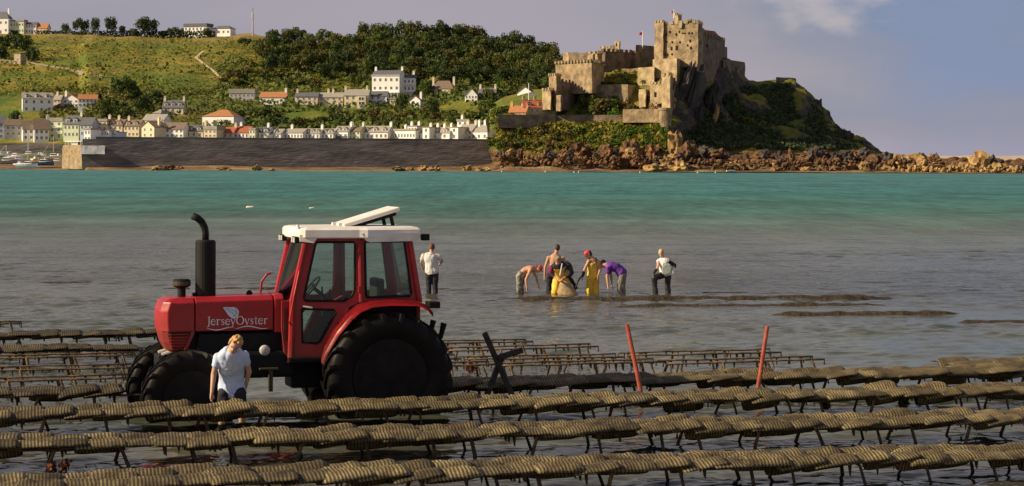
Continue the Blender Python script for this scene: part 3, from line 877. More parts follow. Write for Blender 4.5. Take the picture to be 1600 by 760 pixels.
# ------------------------------------------------------------------ houses
W_WHITE = mat('wall_white', (0.84, 0.83, 0.78), 0.85, var=0.06, vscale=0.6)
W_CREAM = mat('wall_cream', (0.68, 0.58, 0.40), 0.85, var=0.10, vscale=0.6)
W_PINK = mat('wall_pink', (0.66, 0.52, 0.42), 0.85, var=0.08, vscale=0.6)
W_GREEN = mat('wall_pale_green', (0.62, 0.68, 0.48), 0.85, var=0.08, vscale=0.6)
W_STONE = mat('wall_stone', (0.40, 0.32, 0.21), 0.9, var=0.3, vscale=1.5)
W_GREY = mat('wall_grey', (0.42, 0.41, 0.38), 0.85, var=0.12, vscale=0.6)
W_BLUE = mat('wall_pale_blue', (0.45, 0.52, 0.60), 0.85, var=0.08, vscale=0.6)
W_ORANGE = mat('wall_orange', (0.55, 0.33, 0.15), 0.85, var=0.15, vscale=0.6)
R_SLATE = mat('roof_slate', (0.12, 0.12, 0.13), 0.7, var=0.25, vscale=2.0)
R_BROWN = mat('roof_brown', (0.19, 0.14, 0.10), 0.85, var=0.25, vscale=2.0)
R_RED = mat('roof_red', (0.36, 0.10, 0.05), 0.85, var=0.25, vscale=2.0)
R_ORANGE = mat('roof_orange', (0.40, 0.17, 0.07), 0.85, var=0.25, vscale=2.0)
R_GREY = mat('roof_grey', (0.31, 0.285, 0.24), 0.85, var=0.2, vscale=2.0)
M_pane = mat('window_pane', (0.03, 0.035, 0.045), 0.12, spec=0.6)
M_frame = mat('window_frame', (0.72, 0.70, 0.64), 0.6)
M_door = mat('door_paint', (0.10, 0.12, 0.13), 0.5)
def unit_frame():
    bm = bmesh.new()
    for x0, x1, z0, z1 in ((-.5, -.4, 0, 1), (.4, .5, 0, 1), (-.4, .4, .92, 1), (-.4, .4, 0, .08), (-.04, .04, .08, .92)):
        b_box(bm, x0, x1, -.09, .02, z0, z1)
    me = bpy.data.meshes.new('window'); bm.to_mesh(me); bm.free(); me.materials.append(M_frame); return me
def unit_pane():
    bm = bmesh.new(); b_box(bm, -.4, .4, -.05, .01, .08, .92)
    me = bpy.data.meshes.new('pane'); bm.to_mesh(me); bm.free(); me.materials.append(M_pane); return me
U_FRAME, U_PANE = unit_frame(), unit_pane()
def window(parent, x, z, w, h, y=0.0, rz=0.0):
    o = ob('window', U_FRAME, parent, loc=(x, y, z), rz=rz); o.scale = (w, 1, h)
    ob('pane', U_PANE, o)
    return o

def roof_bm(W, D, he, hr, kind, ov=0.35, t=0.22):
    bm = bmesh.new()
    x0, x1, y0, y1 = -W / 2 - ov, W / 2 + ov, -ov, D + ov
    rise = hr - he
    if kind == 'gable':
        for ya, sgn in ((y0, 1), (y1, -1)):
            a = [Vector((x0, ya, he - rise * ov / (D / 2))), Vector((x1, ya, he - rise * ov / (D / 2))), Vector((x1, D / 2, hr)), Vector((x0, D / 2, hr))]
            vs = [bm.verts.new(v) for v in a] + [bm.verts.new(v + Vector((0, 0, t))) for v in a]
            for f in ((0, 1, 2, 3), (4, 5, 6, 7), (0, 1, 5, 4), (1, 2, 6, 5), (3, 0, 4, 7)): bm.faces.new([vs[i] for i in f])
    elif kind == 'front':      # gable end towards the viewer
        for xa in (x0, x1):
            a = [Vector((xa, y0, he - rise * ov / (W / 2))), Vector((xa, y1, he - rise * ov / (W / 2))), Vector((0, y1, hr)), Vector((0, y0, hr))]
            vs = [bm.verts.new(v) for v in a] + [bm.verts.new(v + Vector((0, 0, t))) for v in a]
            for f in ((0, 1, 2, 3), (4, 5, 6, 7), (0, 1, 5, 4), (1, 2, 6, 5), (3, 0, 4, 7)): bm.faces.new([vs[i] for i in f])
    elif kind == 'hip':
        k = min(W, D) / 2
        b = [bm.verts.new(v) for v in ((x0, y0, he), (x1, y0, he), (x1, y1, he), (x0, y1, he))]
        r0, r1 = bm.verts.new((x0 + k, D / 2, hr)), bm.verts.new((x1 - k, D / 2, hr))
        for f in ([b[0], b[1], r1, r0], [b[2], b[3], r0, r1], [b[1], b[2], r1], [b[3], b[0], r0], b[::-1]): bm.faces.new(f)
    else:                      # flat with a thin upstand
        b_box(bm, x0, x1, y0, y1, he, he + max(0.25, rise))
    bmesh.ops.recalc_face_normals(bm, faces=bm.faces[:])
    return bm

def house(x0, x1, base, eave, ridge, kind, wall, roof, win, label, rz=-14, chim=(), dorm=0, Y=None, depth=None, T=HILL, cat='house', name='house', door=True, extra=None, below=2.5):
    px = (x0 + x1) / 2
    if Y is None: Y = ground(px, base, T)
    p = P(px, base, Y); s = Y / F
    W = (x1 - x0) * s / math.cos(R(rz)) * 0.97
    he, hr = (base - eave) * s, (base - ridge) * s
    D = depth or min(max(W * 0.55, 5.0), 8.5)
    t = thing(name, label, cat, p, R(rz))
    bm = bmesh.new()
    b_box(bm, -W / 2, W / 2, 0, D, -below, he)
    if kind == 'gable':
        for xa, xb in ((-W / 2, -W / 2 + 0.3), (W / 2 - 0.3, W / 2)):
            vs = [bm.verts.new(v) for v in ((xa, 0.01, he), (xa, D - 0.01, he), (xa, D / 2, hr - .02), (xb, 0.01, he), (xb, D - 0.01, he), (xb, D / 2, hr - .02))]
            for f in ((0, 1, 2), (3, 4, 5), (0, 2, 5, 3), (1, 2, 5, 4)): bm.faces.new([vs[i] for i in f])
    if kind == 'front':
        vs = [bm.verts.new(v) for v in ((-W / 2, 0, he), (W / 2, 0, he), (0, 0, hr - .02), (-W / 2, .3, he), (W / 2, .3, he), (0, .3, hr - .02))]
        for f in ((0, 1, 2), (3, 4, 5), (0, 2, 5, 3), (1, 2, 5, 4)): bm.faces.new([vs[i] for i in f])
    bmesh.ops.recalc_face_normals(bm, faces=bm.faces[:])
    ob('wall', bm, t, m=wall)
    rf = ob('roof', roof_bm(W, D, he, hr, kind), t, m=roof)
    for c in chim:
        bm = bmesh.new(); cx = -W / 2 + c * W
        b_box(bm, cx - 0.55, cx + 0.55, D / 2 - 0.5, D / 2 + 0.5, he, hr + 1.6)
        b_box(bm, cx - 0.65, cx + 0.65, D / 2 - 0.6, D / 2 + 0.6, hr + 1.6, hr + 1.8)
        for q in (-.25, .25): b_tube(bm, [(cx + q, D / 2, hr + 1.8), (cx + q, D / 2, hr + 2.3)], 0.15, 6)
        ob('chimney', bm, rf, m=wall if wall is not W_GREY else W_CREAM)
    nc, nr = win
    if nc:
        fh = he / nr
        ww = min(1.3, W / nc * 0.5); wh = min(1.7, fh * 0.56)
        for r_ in range(nr):
            for c in range(nc):
                x = -W / 2 + W * (c + 0.5) / nc
                if door and r_ == 0 and c == nc // 2 and nr > 1:
                    bm = bmesh.new(); b_box(bm, -.5, .5, -.06, .02, 0.1, 2.2)
                    ob('door', bm, t, loc=(x, 0, 0), m=M_door); continue
                window(t, x, fh * r_ + fh * 0.28, ww, wh)
    for d in range(dorm):
        x = -W / 2 + W * (d + 0.5) / dorm
        dh = (hr - he) * 0.62; dw = min(1.9, W / dorm * 0.6); yd = 0.5
        bm = bmesh.new(); b_box(bm, -dw / 2, dw / 2, yd, D / 2, 0, dh)
        dm = ob('dormer', bm, rf, loc=(x, 0, he), m=wall)
        bm = bmesh.new()
        vs = [bm.verts.new(v) for v in ((-dw / 2 - .2, yd - .2, dh), (dw / 2 + .2, yd - .2, dh), (0, yd - .2, dh + .7), (-dw / 2 - .2, D / 2, dh), (dw / 2 + .2, D / 2, dh), (0, D / 2, dh + .7))]
        for f in ((0, 1, 2), (5, 4, 3), (0, 2, 5, 3), (1, 4, 5, 2), (0, 3, 4, 1)): bm.faces.new([vs[i] for i in f])
        ob('dormer_roof', bm, rf, loc=(x, 0, he), m=roof)
        window(rf, x, he + dh * 0.2, dw * 0.7, dh * 0.7, yd)
    if extra: extra(t, W, D, he, hr, s)
    return t

def porch(t, W, D, he, hr, s):
    bm = bmesh.new()
    b_box(bm, -W / 2 + .4, W / 2 - .4, -1.6, 0, he * 0.30, he * 0.30 + .2)
    n = 9
    for i in range(n):
        x = -W / 2 + .6 + (W - 1.2) * i / (n - 1)
        b_box(bm, x - .09, x + .09, -1.55, -1.37, -1, he * 0.30)
    ob('verandah', bm, t, m=W_WHITE)
def parapet(t, W, D, he, hr, s):
    bm = bmesh.new(); b_box(bm, -W / 2 - .25, W / 2 + .25, -.25, .0, he - .5, he + .25)
    ob('cornice', bm, t, m=W_WHITE)
def balcony(t, W, D, he, hr, s):
    for z in (he * .34, he * .68):
        bm = bmesh.new(); b_box(bm, -W / 2, W / 2, -1.2, 0, z - .2, z)
        for i in range(9): b_box(bm, -W / 2 + W * i / 8.0 - .04 * (i > 0), -W / 2 + W * i / 8.0 + .04, -1.2, -1.12, z, z + .9)
        b_box(bm, -W / 2, W / 2, -1.2, -1.12, z + .9, z + 1.0)
        ob('balcony', bm, t, m=W_WHITE)
def bay(t, W, D, he, hr, s):
    bm = bmesh.new(); b_box(bm, W * .05, W * .42, -1.2, 0, -1, he * .9)
    o = ob('bay', bm, t, m=W_CREAM)
    for z in (.15, .55): window(t, W * .235, he * z, W * .25, he * .28, -1.2)
def gaps(t, W, D, he, hr, s):
    bm = bmesh.new(); b_box(bm, -W / 2 + .3, W / 2 - .3, -.12, .05, .2, 1.9)
    ob('shop_front', bm, t, m=M_door)

# detached villas on the slope at the left
house(36, 82, 176, 154, 145, 'gable', W_WHITE, R_GREY, (4, 2), 'large white two storey house with grey roof on the grassy slope at far left', rz=16, dorm=3)
house(83, 95, 169, 156, 149, 'gable', W_PINK, R_GREY, (2, 2), 'narrow pinkish house squeezed between two white villas', rz=-14, chim=(.3,))
house(97, 124, 168, 156, 148, 'front', W_WHITE, R_ORANGE, (3, 2), 'white gabled villa wing with wide windows facing the water', rz=-10, chim=(.1,))
house(122, 152, 168, 155, 148, 'gable', W_WHITE, R_ORANGE, (5, 2), 'white villa with long orange tiled roof', rz=8)
house(253, 287, 178, 168, 157, 'gable', W_CREAM, R_SLATE, (3, 1), 'lone cream cottage with slate roof, three dormers and two end chimneys', rz=-8, chim=(.04, .96), dorm=3)
house(314, 367, 198, 182, 171, 'hip', W_WHITE, R_ORANGE, (4, 1), 'broad white house under a red brown hipped roof', rz=-18, depth=14)
# stepped houses by the harbour at far left
yq = lambda x: np.interp(x, [0, 100, 130, 800], [1000, 985, 925, 925])
L = [
 (-14, 7, 218, 192, 181, 'gable', W_BLUE, R_SLATE, (2, 3), 'pale blue house cut by the left picture edge', 10, (), 0, 1004),
 (8, 34, 214, 196, 187, 'gable', W_GREY, R_BROWN, (3, 2), 'low grey house with brown roof behind the harbour trees', 14, (.9,), 0, 1003),
 (36, 53, 220, 202, 189, 'gable', W_WHITE, R_BROWN, (2, 2), 'first of the stepped white houses with raised gable walls', 18, (), 0, 998),
 (54, 76, 221, 202, 186, 'gable', W_WHITE, R_BROWN, (3, 2), 'second stepped house with two rows of windows and raised gable', 18, (.97,), 0, 996),
 (76, 98, 218, 190, 184, 'flat', W_GREEN, R_GREY, (2, 3), 'pale green three storey block with glazed balconies', -8, (), 0, 1000),
 (98, 124, 216, 194, 181, 'gable', W_GREEN, R_SLATE, (4, 2), 'terrace house with dark slate mansard and two white dormers', -8, (.95,), 2, 994),
 (124, 144, 214, 195, 184, 'gable', W_BLUE, R_SLATE, (3, 2), 'pale blue quay house right of the mansard terrace', -8, (), 0, 950),
 (131, 142, 222, 203, 200, 'flat', W_WHITE, R_GREY, (2, 2), 'small white kiosk tower at the pier head', -14, (), 0, 905),
 (144, 168, 213, 190, 186, 'flat', W_CREAM, R_GREY, (3, 3), 'cream flat roofed house with tall end chimney', -10, (.92,), 0, 956),
 (168, 192, 214, 196, 187, 'gable', W_CREAM, R_BROWN, (3, 2), 'cream house with brown roof and small dormers', -10, (.5,), 2, 955),
 (158, 171, 214, 205, 204, 'flat', W_WHITE, R_GREY, (3, 1), 'bright white single storey office on the pier', -14, (), 0, 912),
 (171, 182, 214, 207, 206, 'flat', W_BLUE, R_GREY, (3, 1), 'pale blue low shed on the pier', -14, (), 0, 913),
 (192, 218, 215, 197, 188, 'gable', W_CREAM, R_BROWN, (4, 2), 'cream terrace house with two dormers left of the stepped house', -10, (.1,), 2, 953),
 (221, 257, 202, 188, 179, 'gable', W_WHITE, R_GREY, (5, 1), 'white upper house with a glazed gallery across its front', -12, (), 0, 985),
 (238, 252, 183, 177, 171, 'hip', W_GREY, R_GREY, (2, 1), 'grey hip roofed outhouse above the glazed gallery', -12, (), 0, 1016),
 (219, 243, 216, 199, 190, 'front', W_CREAM, R_BROWN, (2, 2), 'cream gable fronted house with small windows', -24, (.85,), 0, 940),
 (243, 288, 216, 202, 192, 'gable', W_WHITE, R_BROWN, (6, 2), 'wide white house with lopsided brown roof', -10, (.0,), 0, 942),
 (288, 318, 216, 205, 196, 'gable', W_CREAM, R_SLATE, (3, 1), 'small cream cottage with two bright dormers', -10, (.95,), 2, 944),
 (318, 339, 216, 203, 197, 'flat', W_CREAM, R_GREY, (3, 2), 'cream square house with a dark lower roof', -12, (), 0, 938),
 (339, 365, 217, 208, 199, 'gable', W_PINK, R_RED, (3, 1), 'low pink cottage with a red roof', -10, (.95,), 0, 943),
 (365, 389, 218, 207, 198, 'gable', W_WHITE, R_RED, (4, 1), 'low white cottage with a bright red roof', -10, (.25,), 0, 943),
 (389, 399, 218, 203, 200, 'flat', W_GREEN, R_GREY, (2, 2), 'narrow pale green house with a flat roof', -12, (), 0, 941),
 (399, 420, 218, 207, 199, 'gable', W_WHITE, R_SLATE, (3, 1), 'white cottage with slate roof and two dormers left of the crane', -12, (.7,), 2, 942),
 (420, 439, 218, 209, 202, 'gable', W_WHITE, R_GREY, (2, 1), 'white cottage behind the slanting crane jib', -12, (), 1, 942),
 (443, 474, 219, 210, 203, 'gable', W_WHITE, R_GREY, (6, 1), 'white low house with six narrow windows and grey roof', -14, (.2,), 0, 942),
 (474, 500, 219, 211, 203, 'gable', W_WHITE, R_GREY, (4, 1), 'white house with three box dormers beside the tall chimney', -14, (.92,), 3, 942),
 (500, 521, 219, 211, 203, 'gable', W_WHITE, R_GREY, (3, 1), 'white house with green awning and wide dormer', -14, (), 2, 942),
 (521, 544, 219, 208, 199, 'gable', W_WHITE, R_GREY, (3, 1), 'white house with two round headed gables and green shop front', -14, (.97,), 2, 942),
 (544, 563, 219, 208, 199, 'gable', W_GREEN, R_BROWN, (3, 2), 'yellow green house between the chimneys in the quay terrace', -14, (.0, .95), 0, 942),
 (563, 607, 219, 209, 199, 'gable', W_WHITE, R_GREY, (6, 1), 'long cream white house with three wide dormers', -14, (.98,), 3, 942),
 (615, 650, 219, 207, 203, 'flat', W_WHITE, R_GREY, (7, 1), 'bright white flat fronted house with seven tall windows', -20, (.3,), 0, 938),
 (632, 652, 208, 200, 198, 'flat', W_WHITE, R_GREY, (4, 1), 'white upper storey set back over the tall windowed house', -18, (.2, .8), 0, 955),
 (650, 660, 219, 210, 205, 'gable', W_WHITE, R_BROWN, (1, 1), 'narrow white house with brown lean roof', -20, (), 0, 937),
 (660, 671, 219, 202, 201, 'flat', W_WHITE, R_GREY, (1, 2), 'white square tower block in the quay row', -20, (.5,), 0, 934),
 (671, 703, 219, 210, 201, 'gable', W_WHITE, R_GREY, (2, 1), 'long plain white building under dark dormered roof', -20, (.15, .5, .85), 2, 935),
 (703, 716, 219, 202, 201, 'flat', W_WHITE, R_GREY, (1, 2), 'second white square block right of the long plain building', -20, (), 0, 932),
 (714, 731, 205, 192, 188, 'flat', W_WHITE, R_GREY, (2, 2), 'tall white upper house behind the hotel at the right end', -16, (.1,), 0, 955),
 (716, 738, 219, 207, 196, 'gable', W_CREAM, R_GREY, (3, 2), 'cream terraced building with stepped roof near the right end', -18, (.4, .95), 0, 936),
 (735, 762, 220, 209, 196, 'hip', W_WHITE, R_GREY, (3, 1), 'white house with a pointed grey hipped roof at the right end of the quay', -22, (.2, .55), 0, 932),
]
for x0, x1, b, e, r, k, w, rf, win, lab, rz, ch, dm, Y in L:
    if x0 >= 440: e, r = e - 2.5, r - 1.5
    house(x0, x1, b, e, r, k, w, rf, win, lab, rz=rz * (1.7 if rz < 0 else 1), chim=ch, dorm=dm, Y=Y, depth=8, below=7 if Y > 970 else 3.0, door=False, extra=balcony if 'balconies' in lab else gaps if 'shop' in lab else None)
# second row up the slope
L2 = [
 (357, 398, 161, 146, 139, 'flat', W_GREY, R_GREY, (6, 2), 'grey modern block with dark ground floor cut into the hillside', -6, (), 0),
 (405, 447, 163, 152, 144, 'gable', W_WHITE, R_ORANGE, (3, 1), 'white bungalow with orange brown roof left of the pink terrace', -8, (.95,), 0),
 (460, 497, 165, 151, 145, 'gable', W_PINK, R_SLATE, (4, 2), 'pink rendered terrace house with dark roof', -8, (.05,), 0),
 (497, 536, 165, 152, 145, 'gable', W_CREAM, R_GREY, (4, 2), 'cream terrace house joined to the pink one', -8, (.35, .55), 0),
 (537, 576, 167, 149, 140, 'gable', W_CREAM, R_GREY, (4, 2), 'pale house with projecting gabled bay and tall white chimney', -8, (.0, .9), 0),
 (577, 605, 164, 150, 143, 'gable', W_WHITE, R_SLATE, (3, 2), 'white house with slate roof below the tall white house', -10, (), 0),
 (605, 618, 164, 155, 153, 'flat', W_CREAM, R_GREY, (3, 1), 'low cream annexe below the tall white house', -10, (), 0),
 (640, 657, 168, 157, 150, 'front', W_WHITE, R_BROWN, (2, 1), 'small white arched garden building below the tall white house', -20, (.9,), 0),
 (672, 709, 149, 139, 126, 'hip', W_CREAM, R_BROWN, (4, 1), 'cream villa under a wide brown hipped roof', -14, (.05, .95), 0),
 (726, 746, 162, 149, 138, 'front', W_WHITE, R_SLATE, (4, 2), 'white gable fronted house with tall windows', -8, (), 0),
 (747, 774, 157, 147, 138, 'gable', W_CREAM, R_SLATE, (2, 1), 'cream cottage with slate roof and end chimneys right of the white gable', -14, (.05, .95), 0),
]
for x0, x1, b, e, r, k, w, rf, win, lab, rz, ch, dm in L2:
    house(x0, x1, b, e, r, k, w, rf, win, lab, rz=rz, chim=ch, dorm=dm, extra=bay if 'bay' in lab else None)
house(580, 625, 157, 118, 110, 'gable', W_WHITE, R_SLATE, (5, 3), 'tall white three storey house with two chimneys and verandah', rz=-16, chim=(.02, .98), extra=lambda *a: (porch(*a), parapet(*a)), depth=11)
house(624, 648, 155, 122, 117, 'flat', W_WHITE, R_SLATE, (4, 3), 'lower white wing at the right of the tall white house', rz=-6, chim=(.9,), extra=balcony, Y=1088)
# skyline houses
house(-12, 14, 53, 29, 18, 'hip', W_WHITE, R_SLATE, (3, 2), 'tall cream house with dark hipped roof at the top left corner', rz=-12, chim=(.9,), Y=1300)
house(15, 38, 53, 34, 31, 'flat', W_GREEN, R_GREY, (5, 2), 'pale glazed wing beside the dark hipped house', rz=-12, Y=1301)
house(39, 57, 53, 38, 35, 'gable', W_WHITE, R_SLATE, (4, 2), 'white wing with slate roof on the left crest', rz=-10, Y=1302)
house(55, 74, 53, 44, 37, 'gable', W_CREAM, R_ORANGE, (3, 1), 'low building with orange roof at the right end of the crest group', rz=-14, Y=1301)
house(286, 324, 57, 42, 37, 'flat', W_WHITE, R_SLATE, (6, 2), 'white flat roofed modern house on the skyline', rz=-20, Y=1300)
house(330, 361, 55, 45, 40, 'hip', W_WHITE, R_SLATE, (4, 1), 'white bungalow with slate hipped roof on the skyline', rz=-20, Y=1298)
house(21, 33, 100, 84, 83, 'flat', W_STONE, R_BROWN, (1, 1), 'small square stone tower on the left hillside', rz=-30, depth=4, door=False)
# cottages under the castle
house(795, 822, 180, 175, 166, 'gable', W_ORANGE, R_ORANGE, (4, 1), 'cottage with a bright orange tiled roof left of the stone cottage', rz=-22, chim=(.05,), T=HEAD, Y=872, below=4, door=False)
house(818, 870, 179, 168, 157, 'gable', W_STONE, R_RED, (6, 1), 'long stone cottage with a dark red roof and small skylights', rz=12, chim=(.05, .4), dorm=3, T=HEAD, Y=874, below=4, door=False)
house(808, 832, 158, 145, 136, 'front', W_WHITE, R_SLATE, (2, 1), 'white gabled house partly hidden behind the shrubs left of the castle', rz=-20, Y=1000, below=5, door=False)
house(826, 842, 162, 152, 147, 'gable', W_BLUE, R_SLATE, (2, 1), 'pale blue house behind the flagpole left of the castle gate', rz=-20, Y=940, below=6, door=False)

# ------------------------------------------------------------------ castle
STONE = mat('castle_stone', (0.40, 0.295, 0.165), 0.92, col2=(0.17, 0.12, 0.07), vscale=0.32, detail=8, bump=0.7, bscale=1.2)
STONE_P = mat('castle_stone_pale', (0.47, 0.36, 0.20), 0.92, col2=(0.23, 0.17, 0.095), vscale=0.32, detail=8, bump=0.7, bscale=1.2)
STONE_D = mat('castle_stone_shaded', (0.26, 0.19, 0.12), 0.92, col2=(0.12, 0.085, 0.06), vscale=0.32, detail=8, bump=0.7, bscale=1.2)  # darker copy of the castle stone, shade on the unlit walls put into colour
M_slit = mat('opening_dark', (0.02, 0.017, 0.015), 0.95)
def block(name, label, cat, plan, top, bottom, m=STONE, merlon=None, slits=(), parent=None, part=None, batter=0.0, group=None):
    """masonry block on a plan of (column, distance) corners; top and bottom are photo rows at the first corner"""
    Y0 = plan[0][1]
    pts = [P(px, 200, Y) for px, Y in plan]
    z1 = P(plan[0][0], top, Y0).z; z0 = P(plan[0][0], bottom, Y0).z
    c = sum((Vector((p.x, p.y, 0)) for p in pts), Vector()) / len(pts)
    org = Vector((c.x, c.y, z0)) if parent is None else Vector(parent.location)
    t = parent or thing(name, label, cat, org, group=group)
    bm = bmesh.new()
    poly = [(p.x - org.x, p.y - org.y) for p in pts]
    b_prism(bm, poly, z0 - org.z, z1 - org.z)
    if batter:
        for v in bm.verts:
            if v.co.z > (z1 + z0) / 2 - org.z:
                v.co.x *= 1 - batter; v.co.y *= 1 - batter
    # uneven masonry
    bmesh.ops.subdivide_edges(bm, edges=bm.edges[:], cuts=5, use_grid_fill=True)
    for v in bm.verts:
        n_ = noise.noise((v.co + org) * 0.35); v.co += Vector((n_ * 0.35, noise.noise((v.co + org) * 0.3 + Vector((9, 9, 9))) * 0.35, (noise.noise((v.co + org) * .5) * (0.9 if 'ruin' in name or 'stair' in name or 'crag' in name else 0.25))))
    w = ob(part or 'wall', bm, t, m=m)
    if merlon:
        bm = bmesh.new()
        n = len(poly)
        for i in range(n):
            a, b = Vector((*poly[i], 0)), Vector((*poly[(i + 1) % n], 0))
            d = b - a; L_ = d.length; k = max(2, int(L_ / merlon))
            u = d.normalized(); nrm = Vector((u.y, -u.x, 0))
            for j in range(k):
                q = a + u * (L_ * (j + 0.5) / k)
                M = Matrix.Translation((q.x, q.y, z1 - org.z)) @ Matrix.Rotation(math.atan2(u.y, u.x), 4, 'Z')
                h_ = merlon * 0.45 * random.uniform(0.6, 1.1)
                b_box(bm, -merlon * .3, merlon * .3, -0.35, 0.35, -0.3, h_, M)
        ob('battlement', bm, t, m=m, kind='stuff')
    for px, py, w_, h_, i in slits:      # openings in the wall between corners i and i+1
        a, b = pts[i], pts[(i + 1) % len(pts)]
        t_ = (px - plan[i][0]) / (plan[(i + 1) % len(plan)][0] - plan[i][0])
        q = a.lerp(b, t_); u = (b - a); u.z = 0; u.normalize()
        z = P(px, py, q.y).z
        nrm = Vector((u.y, -u.x, 0))
        if nrm.y > 0: nrm = -nrm
        bm = bmesh.new(); b_box(bm, -w_ / 2, w_ / 2, -0.15, 0.3, -h_ / 2, h_ / 2)
        o = ob('window', bm, t, loc=(q.x - org.x + nrm.x * .22, q.y - org.y + nrm.y * .22, z - org.z), rz=math.atan2(u.y, u.x), m=M_slit)
    return t
def round_tower(name, label, cat, px, Y, rpx, top, bottom, m=STONE, flare=1.0, parent=None, part='wall'):
    p = P(px, bottom, Y); z1 = P(px, top, Y).z; r = rpx * Y / F; h_ = z1 - p.z
    org = Vector(parent.location) if parent else p
    t = parent or thing(name, label, cat, p)
    o = p - org
    bm = bmesh.new()
    b_lathe(bm, [(r * flare, 0), (r * (1 + flare) / 2, h_ * .4), (r, h_ * .8), (r, h_ * .86), (r * 1.08, h_ * .88), (r * 1.08, h_), (r * .8, h_), (r * .8, h_ * .9), (0.05, h_ * .9)], 20, origin=o)
    for v in bm.verts: v.co += Vector((noise.noise((v.co + p) * .5), noise.noise((v.co + p) * .5 + Vector((5, 5, 5))), 0)) * 0.2
    ob(part, bm, t, m=m)
    return t
keep = block('castle_keep', 'massive square stone keep crowning the rock, its sunlit face dotted with small windows', 'castle',
      [(1034, 881), (1066, 875), (1090, 871), (1097, 884), (1040, 905)], 38, 106, STONE, merlon=2.6,
      slits=[(1040, 55, .5, .9, 0), (1046, 50, .5, .9, 0), (1056, 54, .5, .9, 0), (1041, 65, .5, .8, 0), (1050, 66, .5, .8, 0), (1062, 66, .5, .8, 0), (1049, 76, .7, 1.4, 0), (1057, 75, .9, 1.9, 0), (1061, 50, .4, .8, 0), (1076, 52, .5, .8, 1), (1081, 52, .5, .8, 1), (1078, 64, .7, 1.1, 1), (1074, 71, .5, .8, 1), (1079, 75, .7, 1.1, 1), (1068, 52, 1.6, .4, 1), (1042, 86, 1.0, 1.1, 0), (1050, 85, .7, .7, 0)])
block('', '', '', [(1022, 884), (1036, 879), (1040, 893), (1026, 897)], 35, 108, STONE, merlon=1.9, parent=keep, part='corner_tower')
block('', '', '', [(1053, 884), (1059, 880), (1064, 884), (1058, 888)], 24, 44, STONE_P, parent=keep, part='watch_tower', merlon=1.6)
block('', '', '', [(1060, 876), (1065, 874), (1067, 878), (1062, 880)], 33, 44, STONE_P, parent=keep, part='stair_turret')
round_tower('', '', '', 1077, 876, 6.4, 31, 54, STONE, parent=keep, part='round_turret')
block('', '', '', [(1088, 872.5), (1096, 874), (1101, 892), (1092, 894)], 42, 112, STONE, parent=keep, part='buttress')
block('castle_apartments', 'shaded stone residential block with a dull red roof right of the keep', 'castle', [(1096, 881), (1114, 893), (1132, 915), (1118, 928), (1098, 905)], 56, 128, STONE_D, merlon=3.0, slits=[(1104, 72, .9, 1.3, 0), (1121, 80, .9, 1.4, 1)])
ap = [o for o in scn.objects if o.name.startswith('castle_apartments')][0]
block('', '', '', [(1115, 895), (1128, 906), (1136, 922), (1124, 935)], 69, 130, STONE_D, parent=ap, part='round_bay')
bm = bmesh.new(); o_ = ap.location
q = [P(1099, 57, 885) - o_, P(1122, 57, 904) - o_, P(1124, 57, 912) - o_, P(1102, 57, 897) - o_]
r0, r1 = P(1102, 47, 889) - o_, P(1117, 49, 903) - o_
vs = [bm.verts.new(v) for v in (*q, r0, r1)]
for f in ((0, 1, 5, 4), (1, 2, 5), (2, 3, 4, 5), (3, 0, 4), (3, 2, 1, 0)): bm.faces.new([vs[i] for i in f])
ob('roof', bm, ap, m=R_RED)
block('castle_outwork', 'low shaded stone outwork at the right shoulder of the castle rock', 'castle', [(1130, 903), (1160, 922), (1164, 934), (1138, 934)], 93, 128, STONE_D)
block('castle_skirt_wall', 'tall pale sunlit wall standing under the keep', 'wall', [(1020, 878), (1057, 866), (1064, 878), (1030, 893)], 93, 150, STONE_P, slits=[(1009, 114, .8, 1.2, 0)])
block('castle_stepped_wall', 'lower pale wall stepping down left of the keep', 'wall', [(996, 882), (1022, 873), (1026, 884), (1002, 892)], 106, 140, STONE_P)
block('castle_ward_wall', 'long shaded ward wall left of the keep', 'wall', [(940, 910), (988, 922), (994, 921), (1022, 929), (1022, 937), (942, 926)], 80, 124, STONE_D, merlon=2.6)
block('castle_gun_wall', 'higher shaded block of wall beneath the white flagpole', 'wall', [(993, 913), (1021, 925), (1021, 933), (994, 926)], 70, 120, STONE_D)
block('castle_lawn_wall', 'thin pale wall at the back of the castle lawn', 'wall', [(945, 905), (1000, 899), (1001, 903), (946, 909)], 108, 124, STONE)
bel = block('bellcote', 'small stone bellcote rising above the ward wall', 'tower', [(960, 925), (967, 922), (969, 926), (962, 929)], 65, 92, STONE_P, slits=[(963, 70, .5, 1.4, 0)])
b_ = block('castle_bastion', 'big sunlit stone bastion at the left end of the castle', 'castle', [(866, 888), (925, 868), (945, 890), (890, 905)], 99, 148, STONE, merlon=2.0, batter=0.05)
block('castle_ruin_left', 'broken wall stump on the left corner of the bastion', 'castle', [(879, 893), (888, 890), (889, 896), (881, 898)], 83, 102, STONE_P)
block('castle_ruin_long', 'long ruined upper wall with ragged top behind the bastion', 'castle', [(885, 915), (945, 900), (946, 904), (888, 920)], 84, 105, STONE_D)
block('castle_ruin_mid', 'square ruined wall with a dark opening above the bastion', 'castle', [(918, 887), (933, 881), (941, 888), (926, 894)], 84, 106, STONE, merlon=2.4, slits=[(928, 91, .8, 3.4, 0)])
block('castle_ruin_right', 'ruined wall between the bastion ruins and the bellcote', 'castle', [(938, 921), (957, 915), (960, 922), (942, 927)], 76, 104, STONE_P, merlon=3.0)
block('castle_gate_tower', 'stepped sunlit gate tower at the foot of the bastion', 'castle', [(857, 874), (869, 866), (876, 878), (864, 884)], 118, 168, STONE, merlon=2.0)
block('castle_gate_stub', 'lower sunlit block in front of the gate tower', 'castle', [(847, 870), (860, 864), (864, 872), (851, 878)], 141, 172, STONE_P, merlon=2.0)
